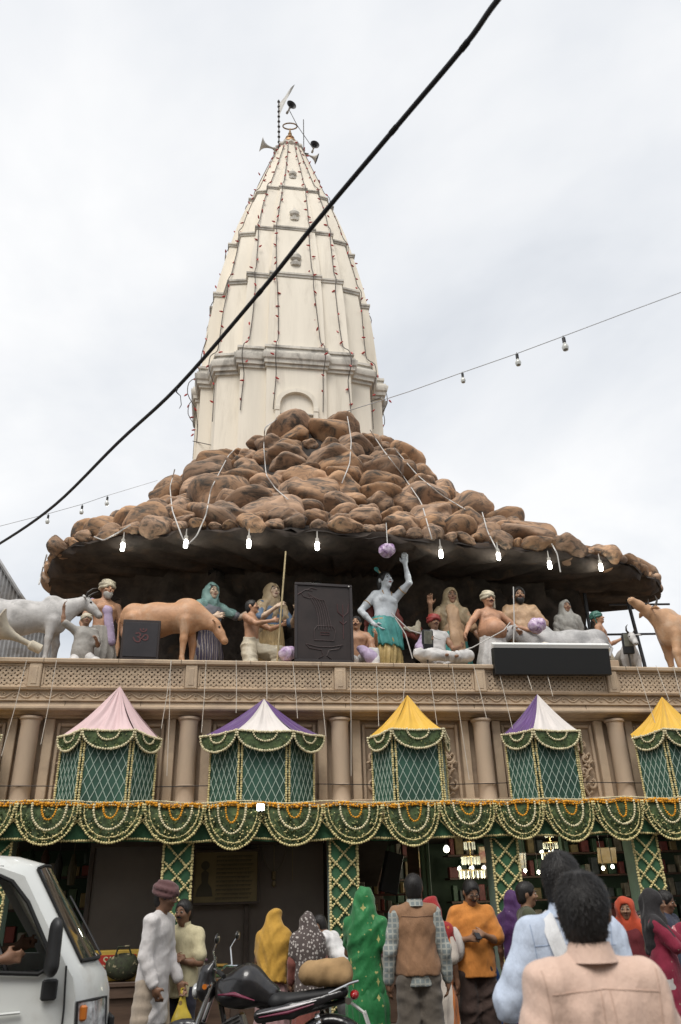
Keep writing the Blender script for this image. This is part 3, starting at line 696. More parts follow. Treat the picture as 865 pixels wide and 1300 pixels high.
for i in range(4):
    m_ = MB(); m_.box((-2.6, 13.2, 0.7+0.42*i), (2.0, 0.35, 0.03)); hb(m_, 'shelf', M_WOOD)
    for j in range(12):
        hh = random.uniform(0.12, 0.3); m_ = MB(); m_.box((-3.5+0.16*j, 13.1, 0.717+0.42*i+hh/2), (random.uniform(0.08, 0.14), 0.14, hh), ch=0.008); hb(m_, 'shelf_packet', MATS.get('packet_%d' % ((i+j) % 4)) or mat('packet_%d' % ((i+j) % 4), [(0.35, 0.25, 0.10), (0.30, 0.07, 0.05), (0.35, 0.32, 0.25), (0.10, 0.16, 0.08)][(i+j) % 4], 0.5))
# bead string with pendants on the smoked glass
bs = empty('bead_string', P(348, 1100, 11.46), 0, 'draped bead string with three small pendants hung on the smoked glass', 'decoration')
m_ = MB(); m_.beads(deep_arc((-0.16, 0, 0.28), (0.16, 0, 0.28), 0.34, 14), 0.008); m_.build('beads', mat('dull_beads', (0.20, 0.18, 0.14), 0.4), bs)
for x, z in ((-0.22, -0.10), (0.0, -0.06), (0.25, -0.18)):
    m_ = MB(); m_.tube([(x, 0, 0.28), (x, 0, z)], 0.004, 5); m_.lathe([(0, z-0.08), (0.03, z-0.05), (0.022, z), (0, z+0.01)], 10, caps=False); m_.build('pendant', mat('dull_brass', (0.22, 0.17, 0.09), 0.4, metal=0.5), bs)
# goods laid out on the counters
CN = ['ochre', 'red', 'cream', 'dark green', 'mauve']
GC = [(0.36, 0.22, 0.05), (0.30, 0.05, 0.04), (0.40, 0.37, 0.30), (0.08, 0.13, 0.06), (0.28, 0.15, 0.20)]
for i, (x, yy) in enumerate([(-0.9, 11.05), (-0.62, 11.1), (-0.2, 11.05), (0.05, 11.1), (1.05, 11.05), (1.25, 11.1), (1.95, 11.2), (2.2, 11.22), (2.5, 11.2), (2.8, 11.22), (3.1, 11.2), (3.35, 11.2), (4.1, 11.1), (4.4, 11.1), (4.75, 11.12), (5.1, 11.1), (5.3, 11.1), (6.2, 11.1), (6.5, 11.1), (6.9, 11.1)]):
    hh = random.uniform(0.10, 0.24); e_ = empty('sweet_box', (x, yy, 0.767), random.uniform(-0.2, 0.2), '%s box of offerings with %s lid on a shop counter' % (CN[i % 5], CN[(i+2) % 5]), 'box', 'boxes of offerings on the counters')
    m_ = MB(); m_.box((0, 0, hh/2), (random.uniform(0.14, 0.24), 0.16, hh), ch=0.006); m_.build('box_body', mat('goodsbox_%d' % (i % 5), GC[i % 5], 0.6, var=0.15, vscale=8), e_); m_ = MB(); m_.box((0, 0, hh+0.012), (0.26, 0.19, 0.022), ch=0.005); m_.build('box_lid', mat('goodsbox_%d' % ((i+2) % 5), GC[(i+2) % 5], 0.6, var=0.15, vscale=8), e_)
fh = MB(); fp2 = P(372, 1226, 11.05)
for _ in range(260):
    r_ = random.random()**0.5*0.30; a = random.random()*6.28; fh.add(ICO_V*random.uniform(0.016, 0.026)+np.array([r_*cos(a), r_*sin(a)*0.5, 0.17*(1-(r_/0.3)**2)+0.01]), ICO_F)
fo = fh.build('flower_heap', mat('loose_flowers', (0.30, 0.20, 0.03), 0.8, col2=(0.08, 0.14, 0.03), vscale=12), kind='stuff', loc=(fp2[0], 11.05, 0.768)); tag(fo, 'heap of loose yellow flowers and leaves on the counter behind the veiled people', 'flowers')
# hanging tilted dark screen
m_ = MB(); m_.box((0, 0, 0), (0.26, 0.09, 0.52), ch=0.01)
tvs = m_.build('hanging_speaker', mat('speaker_black', (0.012, 0.012, 0.013), 0.5)); p = P(497, 1108, 11.6); tvs.location = p; tvs.rotation_euler = (0.1, 0.22, 0.3)
tag(tvs, 'tilted dark box speaker hanging inside the shop by the green door frame', 'speaker')
for a in (-0.08, 0.08):
    m_ = MB(); m_.bar((a, 0.02, 0.25), (a, 0.02, 0.36), 0.012); m_.build('hanging_bracket', M_IRON, tvs)
# painted notice board
bp = P(287, 1113, 11.40); bl, br = P(246, 1113, 11.4)[0], P(328, 1113, 11.4)[0]
board = empty('notice_board', (bp[0], 11.42, bp[2]-0.33), 0, 'ochre notice board with dark lettering and a seated painted figure on smoked glass', 'notice board')
M_OCHRE = mat('ochre_board', (0.20, 0.155, 0.07), 0.55, var=0.15, vscale=3)
M_INK = mat('board_ink', (0.03, 0.024, 0.016), 0.7)
bw = (br-bl); bh = 0.66
m_ = MB(); m_.box((0, 0, bh/2), (bw, 0.03, bh), ch=0.005); m_.build('board_sheet', M_OCHRE, board)
for (c, sz) in (((0, -0.01, 0.015), (bw+0.05, 0.05, 0.03)), ((0, -0.01, bh-0.015), (bw+0.05, 0.05, 0.03)), ((-bw/2-0.005, -0.01, bh/2), (0.03, 0.05, bh-0.062)), ((bw/2+0.005, -0.01, bh/2), (0.03, 0.05, bh-0.062))):
    m_ = MB(); m_.box(c, sz, ch=0.004); m_.build('board_frame', M_FRAME, board)
for i in range(11):          # rows of unreadable script: a head line with short strokes
    m_ = MB(); z = bh-0.09-0.05*i; xs = -bw/2+0.30; xe = bw/2-0.05-random.random()*0.06
    m_.box(((xs+xe)/2, -0.017, z+0.012), (xe-xs, 0.003, 0.004)); x = xs
    while x < xe-0.02:
        m_.box((x, -0.017, z), (0.005, 0.003, 0.022)); x += random.uniform(0.012, 0.022)
    m_.build('board_lettering', M_INK, board, kind='stuff')
m_ = MB(); m_.lathe([(0, -0.003), (0.055, -0.003), (0.055, 0), (0, 0)], 20, (-bw/2+0.15, -0.018, 0.47), axis='Y', caps=False)
m_.prism([(-bw/2+0.04, 0.10), (-bw/2+0.26, 0.10), (-bw/2+0.24, 0.20), (-bw/2+0.19, 0.26), (-bw/2+0.20, 0.38), (-bw/2+0.15, 0.42), (-bw/2+0.10, 0.38), (-bw/2+0.11, 0.26), (-bw/2+0.06, 0.20)], -0.020, -0.017, 'Y')
m_.build('painted_figure', mat('board_figure', (0.075, 0.065, 0.04), 0.7), board)
# chandeliers and small lamps of the shop
M_CRYSTAL = mat('lit_crystal', (0.7, 0.72, 0.6), 0.2, emit=(1.0, 0.95, 0.72), estr=0.12)
M_LAMP = mat('lit_bulb', (0.9, 0.9, 0.8), 0.3, emit=(0.98, 1.0, 0.86), estr=1.7)
M_LAMPW = mat('lit_tube_white', (0.9, 0.9, 0.9), 0.3, emit=(1.0, 1.0, 0.93), estr=14.0)
M_BRASS = mat('brass', (0.35, 0.25, 0.10), 0.35, metal=0.8)
def chandelier(px_, py_, Y, k, label):
    p = P(px_, py_, Y); e_ = empty('chandelier', p, 0, label, 'chandelier', 'chandeliers in the shop')
    m_ = MB(); m_.tube([(0, 0, 0.55*k), (0, 0, -0.28*k)], 0.012, 6); m_.build('stem', M_BRASS, e_)
    for z, r, n in ((0.28*k, 0.10*k, 10), (0.02*k, 0.17*k, 16), (-0.22*k, 0.24*k, 16)):
        m_ = MB(); m_.lathe([(r, -0.01), (r+0.012, 0), (r, 0.012)], 24, (0, 0, z+0.06*k), caps=False); t_ = m_.build('tier_ring', M_BRASS, e_)
        m_ = MB()
        for i in range(n):
            a = 2*pi*i/n; m_.lathe([(0.0, -0.09*k), (0.016*k, -0.06*k), (0.012*k, 0.02*k), (0.016*k, 0.05*k), (0, 0.06*k)], 6, (r*cos(a), r*sin(a), z), caps=False)
        o = m_.build('crystals', M_CRYSTAL, e_, kind='stuff')
    for i in range(6):
        a = 2*pi*i/6+0.3; m_ = MB(); m_.lathe([(0, -0.035*k), (0.03*k, -0.01*k), (0.026*k, 0.02*k), (0, 0.05*k)], 8, (0.27*k*cos(a), 0.27*k*sin(a), -0.13*k), caps=False); m_.build('candle_bulb', M_LAMP, e_)
    pl = bpy.data.lights.new('chandelier_light', 'POINT'); pl.energy = 9; pl.color = (1.0, 0.9, 0.68); pl.shadow_soft_size = 0.12; lo_ = bpy.data.objects.new('chandelier_light', pl); COL.objects.link(lo_); lo_.parent = e_; lo_.location = (0, 0, -0.42*k)
    return e_
chandelier(598, 1093, 12.6, 0.80, 'lit tiered crystal chandelier behind the orange shirted man')
chandelier(699, 1074, 12.4, 0.62, 'lit tiered crystal chandelier above the light blue shirted man')
def bulb_lamp(px_, py_, Y, r, label, group='lit bulbs in the shop', top=2.46):
    p = P(px_, py_, Y); e_ = empty('shop_lamp', p, 0, label, 'lamp', group)
    m_ = MB(); m_.lathe([(0, -r), (r*0.8, -r*0.6), (r, 0), (r*0.75, r*0.65), (0.3*r, r*1.1), (0, r*1.1)], 12, caps=False); m_.build('bulb', M_LAMP, e_)
    m_ = MB(); m_.tube([(0, 0, r), (0, 0, max(r+0.02, top-p[2]))], 0.006, 5); m_.build('lamp_cord', M_IRON, e_)
    pl = bpy.data.lights.new('bulb_light', 'POINT'); pl.energy = 3.5; pl.color = (1.0, 0.93, 0.75); pl.shadow_soft_size = r; lo_ = bpy.data.objects.new('bulb_light', pl); COL.objects.link(lo_); lo_.parent = e_; lo_.location = (0, 0, -r-0.03)
bulb_lamp(567, 1078, 12.4, 0.05, 'round lit bulb hanging by the green door frame')
for x, y, l in ((667, 1105, 'small lit bulb beside the garlanded pillar over the boy in olive'), (684, 1107, 'small lit bulb behind the light blue shirted man'), (766, 1102, 'bright small spot lamp above the woman in red and orange scarf'), (778, 1100, 'dim small spot lamp beside a bright one in the shop'), (734, 1058, 'lit bulb just under the flower valance above the dark haired men'), (832, 1083, 'lit glass lamp hanging past the last garlanded pillar')):
    bulb_lamp(x, y, 12.3, 0.028, l)

# ================================================================ garlanded green pillars
M_GREEN = mat('green_cloth', (0.032, 0.110, 0.050), 0.75, var=0.25, vscale=4, bump=0.1, sheen=0.3)
M_JASMINE = mat('jasmine_buds', (0.66, 0.59, 0.38), 0.8, var=0.2, vscale=30, sss=0.0)
M_JASMINE_Y = mat('cream_buds', (0.64, 0.55, 0.27), 0.8, var=0.25, vscale=30)
M_MARIGOLD = mat('marigold', (0.66, 0.30, 0.02), 0.8, var=0.3, vscale=30)
M_LEAF = mat('garland_leaf', (0.065, 0.098, 0.036), 0.6, var=0.5, vscale=12)
M_LEAF2 = mat('garland_leaf_light', (0.24, 0.26, 0.10), 0.6, var=0.4, vscale=12)
PIL = [(-2.62, 'standing behind the white van'), (-0.47, 'beside the turbaned man in the white kurta'), (1.59, 'between the stooping man in white and the woman in green'), (3.72, 'beside the woman in the purple veil'), (5.69, 'behind the woman in the black scarf'), (7.8, 'past the last shop bay')]
for x, wh in PIL:
    e_ = empty('garlanded_pillar', (x, 10.72, 0.15), 0, 'green cloth pillar criss-crossed with cream bud garlands, '+wh, 'pillar', 'garlanded pillars')
    w = 0.35
    m_ = MB(); m_.box((0, 0, 1.13), (w, 0.30, 2.26), ch=0.01); m_.build('pillar_cloth', M_GREEN, e_)
    for s_ in (-1, 1):
        m_ = MB(); m_.beads([(s_*w/2, -0.16, 0.1), (s_*w/2, -0.16, 2.2)], 0.02); m_.build('edge_garland', M_JASMINE_Y, e_)
    hz = 0.36; z = 0.25
    while z+hz < 2.3:
        for a in (-1, 1):
            m_ = MB(); m_.beads([(-a*w/2, -0.165, z), (a*w/2, -0.175, z+hz)], 0.017); m_.build('cross_garland', M_JASMINE_Y, e_)
        z += hz*0.60
# ================================================================ flower valance across the front
VY = 10.44
SW = [-58, 22, 102, 184, 260, 334, 410, 485, 557, 627, 689, 752, 814, 876, 940]
def vtop(x): return float(np.interp(x, [-3.5, -0.6, 2.0, 6.6], [2.745, 2.685, 2.665, 2.69]))+0.008*sin(x*5)
SX = [float(P(q, 1020, VY)[0]) for q in SW]
SX = [SX[0]-1.6, SX[0]-0.8]+SX+[SX[-1]+0.8, SX[-1]+1.6]
val = empty('flower_valance', (2, VY, 2.6), 0, 'dark green leafy valance hung with scalloped cream and marigold garlands over the shops', 'valance')
def vb(mb, name, M, kind=None):
    o = mb.build(name, M, None, True, 60, kind=kind); o.parent = val; o.location = (-2, -VY, -2.6); return o
# cloth band, gently rippled
V = []; F = []; n = 160
for i in range(n+1):
    x = SX[0]+(SX[-1]-SX[0])*i/n
    for j in range(4):
        V.append((x, VY+0.06+0.02*sin(x*9+j), vtop(x)-0.01-0.42*j/3))
for i in range(n):
    for j in range(3): F.append((i*4+j, i*4+j+1, (i+1)*4+j+1, (i+1)*4+j))
vc = link('valance_cloth', mesh('valance_cloth', V, F), M_GREEN); vc.parent = val; vc.location = (-2, -VY, -2.6)
top = [(x, VY-0.02, vtop(x)+0.012*sin(x*13)) for x in np.linspace(SX[0], SX[-1], 140)]
m_ = MB(); m_.beads(top, 0.018, jit=0.3); m_.beads([(x, y+0.005, z-0.024) for x, y, z in top], 0.016, jit=0.3); vb(m_, 'top_marigold_garland', M_MARIGOLD)
m_ = MB(); m_.beads([(x, VY+0.03, vtop(x)-0.41+0.012*sin(x*4)) for x in np.linspace(SX[0], SX[-1], 120)], 0.017); vb(m_, 'lower_bud_garland', M_JASMINE_Y)
m_ = MB(); m_.beads([(x, VY+0.03, vtop(x)+0.03+0.008*sin(x*6)) for x in np.linspace(SX[0], SX[-1], 120)], 0.012); vb(m_, 'rim_bud_garland', M_JASMINE)
leaf = MB(); leaf2 = MB(); buds = MB()
def leafquad(mb, p, sz):
    a = Euler((random.uniform(-1, 1), random.uniform(-1, 1), random.uniform(0, 6))).to_matrix(); R = np.array(a)
    q = np.array([(-0.5, 0, 0), (0, 0.05, -0.22), (0.5, 0, 0), (0, 0.05, 0.22)])*sz
    mb.add(q@R.T+np.array(p), [(0, 1, 2, 3)])
for k in range(len(SX)-1):
    a, b = SX[k]+0.012, SX[k+1]-0.012; c = (a+b)/2; w = b-a; za, zb = vtop(a)-0.02, vtop(b)-0.02
    drop = random.uniform(0.41, 0.52)
    big = deep_arc((a, VY-0.03, za), (b, VY-0.03, zb), drop, 20, dy=-0.05)
    m_ = MB(); m_.beads(big, 0.0175); vb(m_, 'scallop_garland', M_JASMINE_Y)
    m_ = MB(); m_.beads(deep_arc((a+0.05, VY-0.04, za), (b-0.05, VY-0.04, zb), drop*0.86, 20, dy=-0.05), 0.010, jit=0.3); vb(m_, 'bud_strand', M_JASMINE_Y)
    iw = w*random.uniform(0.24, 0.29); d2 = drop*random.uniform(0.58, 0.66); sh = random.uniform(-0.03, 0.03)
    m_ = MB(); m_.beads(deep_arc((c-iw+sh, VY-0.06, za), (c+iw+sh, VY-0.06, zb), d2, 16, dy=-0.03), 0.0165); vb(m_, 'inner_scallop_garland', M_JASMINE)
    ow = w*random.uniform(0.10, 0.14); d3 = drop*random.uniform(0.32, 0.42)
    m_ = MB(); m_.beads(deep_arc((c-ow+sh, VY-0.07, za), (c+ow+sh, VY-0.07, zb), d3, 10, dy=-0.02), 0.015); vb(m_, 'marigold_loop', M_MARIGOLD)
    # leaf sheet hanging inside the scallop
    V = []; F = []; n = 16
    for i in range(n+1):
        t = (1-cos(pi*i/n))/2; x = a*(1-t)+b*t; dz = drop*sin(pi*i/n)**0.9*0.98
        for j in range(5): V.append((x, VY+0.005-0.045*sin(pi*i/n)*j/4+rng.normal(0, 0.004), vtop(x)-0.02-dz*j/4))
    for i in range(n):
        for j in range(4): F.append((i*5+j, i*5+j+1, (i+1)*5+j+1, (i+1)*5+j))
    o = link('leaf_sheet', mesh('leaf_sheet', V, F), M_LEAF); o.parent = val; o.location = (-2, -VY, -2.6)
    for _ in range(430):
        t = random.random(); s_ = sqrt(random.random()); ph = math.acos(1-2*t); x = a*(1-t)+b*t
        z = vtop(x)-0.02-drop*sin(ph)**0.9*s_
        leafquad(leaf if random.random() < 0.72 else leaf2, (x, VY-0.03-0.03*s_, z), random.uniform(0.025, 0.06))
        if random.random() < 0.10: buds.add(ICO_V*random.uniform(0.007, 0.012)+np.array((x, VY-0.055-0.03*s_, z)), ICO_F)
    # crossed bud strings in the gap between scallops
    for s_ in (-1, 1):
        m_ = MB(); m_.beads([(b-s_*0.20, VY+0.02, vtop(b)-0.40), (b+s_*0.06, VY+0.0, vtop(b)-0.14)], 0.013); vb(m_, 'gap_garland', M_JASMINE_Y)
vb(buds, 'loose_buds', M_JASMINE_Y, 'stuff'); vb(leaf, 'garland_leaves', M_LEAF, 'stuff'); vb(leaf2, 'pale_garland_leaves', M_LEAF2, 'stuff')

# ================================================================ kiosks (hexagonal green bays under cloth tents)
M_PANEL = mat('bay_green', (0.028, 0.080, 0.055), 0.6, var=0.3, vscale=2.0, bump=0.05)
M_STRAND = mat('lattice_strand', (0.42, 0.52, 0.44), 0.8)
M_PINK = mat('pink_satin', (0.66, 0.47, 0.47), 0.55, var=0.05, vscale=3, sheen=0.4)
M_WHITE = mat('white_satin', (0.66, 0.61, 0.57), 0.6, var=0.05, vscale=3, sheen=0.3)
M_PURPLE = mat('purple_satin', (0.090, 0.028, 0.155), 0.5, var=0.1, vscale=3, sheen=0.5)
M_YELLOW = mat('yellow_satin', (0.68, 0.40, 0.035), 0.55, var=0.06, vscale=3, sheen=0.3)
def kiosk(x, rz, hw, fw, dep, z_eave, z_apex, ov, cols, label, apx=0.0, lean=0.0):
    """plan corners: back left, front left, front right, back right"""
    z0 = 2.672; e_ = empty('kiosk', (x, 10.93, z0), rz, label, 'kiosk', 'tented flower kiosks')
    hz = z_eave-z0
    C = [(-hw, 0.0), (-fw, -dep), (fw, -dep), (hw, 0.0)]
    C = [np.array(c) for c in C]
    panels = list(zip(C[:-1], C[1:]))
    m_ = MB(); m_.prism([tuple(c*0.93) for c in C], 0, hz-0.06, 'Z'); m_.build('bay_body', M_PANEL, e_)
    for (a, b) in panels:
        d = b-a; L = np.linalg.norm(d); d = d/L; nrm = np.array([d[1], -d[0]])
        if nrm@((a+b)/2-np.array([0, 0.0])) < 0: nrm = -nrm
        def W3(s_, z, o): q = a+d*s_*L+nrm*o; return np.array([q[0], q[1], z])
        m_ = MB(); lo = [[W3(0.02, 0.01, -0.012), W3(0.98, 0.01, -0.012), W3(0.98, hz, -0.012), W3(0.02, hz, -0.012)], [W3(0.02, 0.01, 0.004), W3(0.98, 0.01, 0.004), W3(0.98, hz, 0.004), W3(0.02, hz, 0.004)]]
        m_.loft(lo); m_.build('bay_panel', M_PANEL, e_)
        m_ = MB(); nn = 6; hs = hz/4.2; st = L/nn              # diagonal strands
        for sg in (-1, 1):
            for k in range(-10, 18):
                xa = k*st; pts = []
                sl_ = st*1.0/(hs/1.05)
                za, zb_ = 0.0, hz; xA = xa; xB = xa+sl_*hz
                # clip to the panel
                s0 = max(0.0, (0-xA)/sl_); s1 = min(hz, (L-xA)/sl_)
                if s1-s0 < 0.02: continue
                p0 = (xA+sl_*s0)/L; p1 = (xA+sl_*s1)/L
                if sg < 0: p0, p1 = 1-p0, 1-p1
                m_.bar(W3(p0, s0, 0.008+0.003*sg), W3(p1, s1, 0.008+0.003*sg), 0.0075, 0.004, up=(nrm[0], nrm[1], 0))
        m_.build('strand_lattice', M_STRAND, e_, kind='stuff')
        for s_ in (0.03, 0.97):
            m_ = MB(); m_.beads([W3(s_, 0.0, 0.02), W3(s_, hz, 0.02)], 0.017); m_.build('edge_garland', M_JASMINE_Y, e_)
        m_ = MB(); m_.beads([W3(0.03, 0.03, 0.022), W3(0.97, 0.03, 0.022)], 0.015); m_.build('foot_garland', M_JASMINE, e_)
    # eaves and tent
    E_ = [c*(1+ov)+np.array([0, -0.04]) for c in C]; zE = [hz-0.02+random.uniform(-0.03, 0.03) for _ in E_]
    zE[1] += 0.04; zE[2] += 0.04
    apex = np.array([apx, -dep*0.30, z_apex-z0])
    eav = [np.array([p[0], p[1], z]) for p, z in zip(E_, zE)]
    back = [np.array([hw*0.9, 0.12, hz+0.05]), np.array([-hw*0.9, 0.12, hz+0.05])]
    ring = eav+back
    for i in range(len(ring)):
        A, B = ring[i], ring[(i+1) % len(ring)]; nn, mm = 30, 12; V = []; F = []
        ph = random.uniform(0, 6)
        for j in range(nn+1):
            s_ = j/nn; base = A*(1-s_)+B*s_; base = base+np.array([0, 0, -0.02*sin(pi*s_)])
            for k in range(mm+1):
                t = k/mm; p = base*(1-t)+apex*t; p[2] -= 0.045*sin(pi*t)*(0.8+0.2*sin(s_*9+ph)); rr = (0.022*sin(s_*pi*5+ph+2*t)+0.012*sin(s_*pi*11+ph*2-3*t))*(1-t)*(t+0.25)*1.6
                dirn = base-apex; dirn[2] = 0; dirn /= np.linalg.norm(dirn)+1e-6
                p = p+dirn*rr-dirn*0.015*sin(pi*t); V.append(p)
        for j in range(nn):
            for k in range(mm): q = j*(mm+1)+k; F.append((q, q+mm+1, q+mm+2, q+1))
        link('tent_cloth', mesh('tent_cloth', V, F, True, 70), cols[min(i, len(cols)-1)], e_)
    # swags on each eave
    lf = MB(); lf2 = MB()
    for i in range(3):
        A, B = eav[i], eav[i+1]; o = np.array([0, -0.015, 0])
        n_ = np.array([(B-A)[1], -(B-A)[0], 0]); n_ = n_/(np.linalg.norm(n_)+1e-6)*0.02
        if n_[1] > 0: n_ = -n_
        m_ = MB(); m_.beads([A+n_, (A+B)/2+n_-np.array([0, 0, 0.015]), B+n_], 0.019); m_.build('eave_garland', M_JASMINE, e_)
        L = np.linalg.norm(B-A); dr = 0.16+0.13*L
        m_ = MB(); m_.beads(deep_arc(A+n_, B+n_, dr, 16), 0.0185); m_.build('swag_garland', M_JASMINE, e_)
        m_ = MB(); m_.beads(deep_arc(A*0.72+B*0.28+n_, A*0.28+B*0.72+n_, dr*0.52, 12), 0.016); m_.build('inner_swag_garland', M_JASMINE, e_)
        V = []; F = []; n = 14
        for k in range(n+1):
            t = (1-cos(pi*k/n))/2; p = A*(1-t)+B*t+n_*0.4
            for j in range(4): V.append(p-np.array([0, 0, dr*sin(pi*k/n)**0.9*0.97*j/3+0.004]))
        for k in range(n):
            for j in range(3): F.append((k*4+j, k*4+j+1, (k+1)*4+j+1, (k+1)*4+j))
        link('leaf_sheet', mesh('leaf_sheet', V, F), M_LEAF, e_)
        for _ in range(110):
            t = random.random(); ph = math.acos(1-2*t); p = A*(1-t)+B*t+n_*0.9; p = p-np.array([0, 0, dr*sin(ph)**0.9*sqrt(random.random())])
            leafquad(lf if random.random() < 0.8 else lf2, p, random.uniform(0.02, 0.045))
    lf.build('garland_leaves', M_LEAF, e_, kind='stuff'); lf2.build('pale_garland_leaves', M_LEAF2, e_, kind='stuff')
    return e_
kiosk(-3.52, 0.0, 0.62, 0.30, 0.30, 3.62, 4.15, 0.06, [M_YELLOW], 'yellow tented flower kiosk next to the pink tented one', 0)
kiosk(-1.47, 0.05, 0.61, 0.30, 0.32, 3.60, 4.26, 0.07, [M_PINK], 'pale pink tented kiosk of green latticed panels on the ledge', 0.06)
kiosk(0.56, 0.02, 0.70, 0.31, 0.34, 3.60, 4.10, 0.19, [M_PURPLE, M_WHITE, M_PURPLE], 'wide low kiosk tent, white between two purple sides', 0.0)
kiosk(2.60, 0.10, 0.53, 0.33, 0.36, 3.60, 4.17, 0.10, [M_YELLOW], 'yellow tented kiosk between the two purple and white tents', 0.0)
kiosk(4.55, 0.16, 0.56, 0.33, 0.38, 3.60, 4.20, 0.10, [M_PURPLE, M_WHITE, M_WHITE, M_WHITE], 'purple and white kiosk tent with one purple side, leaning beside a column', 0.0)
kiosk(6.52, 0.16, 0.56, 0.33, 0.36, 3.60, 4.18, 0.08, [M_YELLOW], 'yellow tented kiosk past the purple and white tents', 0.0)

# thin strings tied from the parapet down to the tents and ledge
M_STRING = mat('cotton_string', (0.52, 0.47, 0.40), 0.9)
STR = [(34, 838, 2, 960), (72, 838, 52, 945), (217, 838, 212, 985), (218, 838, 205, 925), (262, 838, 256, 930), (300, 838, 300, 905), (338, 839, 339, 888), (372, 840, 378, 912), (404, 843, 414, 935), (544, 843, 555, 920), (574, 845, 596, 990), (601, 843, 618, 912), (633, 850, 651, 925), (668, 852, 676, 876), (694, 852, 702, 884), (808, 845, 832, 918), (833, 845, 850, 890), (855, 846, 866, 890), (445, 846, 446, 985), (478, 846, 481, 922), (515, 846, 512, 890)]
for k, (x0, y0, x1, y1) in enumerate(STR):
    a = P(x0, y0, 10.945); b = P(x1, y1, 10.72); m_ = MB(); m_.tube([a, (a+b)/2+np.array([0.006, 0.01, -0.01]), b], 0.0045, 5)
    kn = min(((133, 'the pink kiosk tent'), (335, 'the wide white and purple kiosk tent'), (525, 'the yellow tent between two purple ones'), (697, 'the half purple kiosk tent'), (865, 'the last yellow kiosk tent')), key=lambda q: abs(q[0]-x1))[1]; tag(m_.build('tie_string', M_STRING), 'thin pale string tied from the parapet to '+kn, 'string', 'strings tied from the parapet')
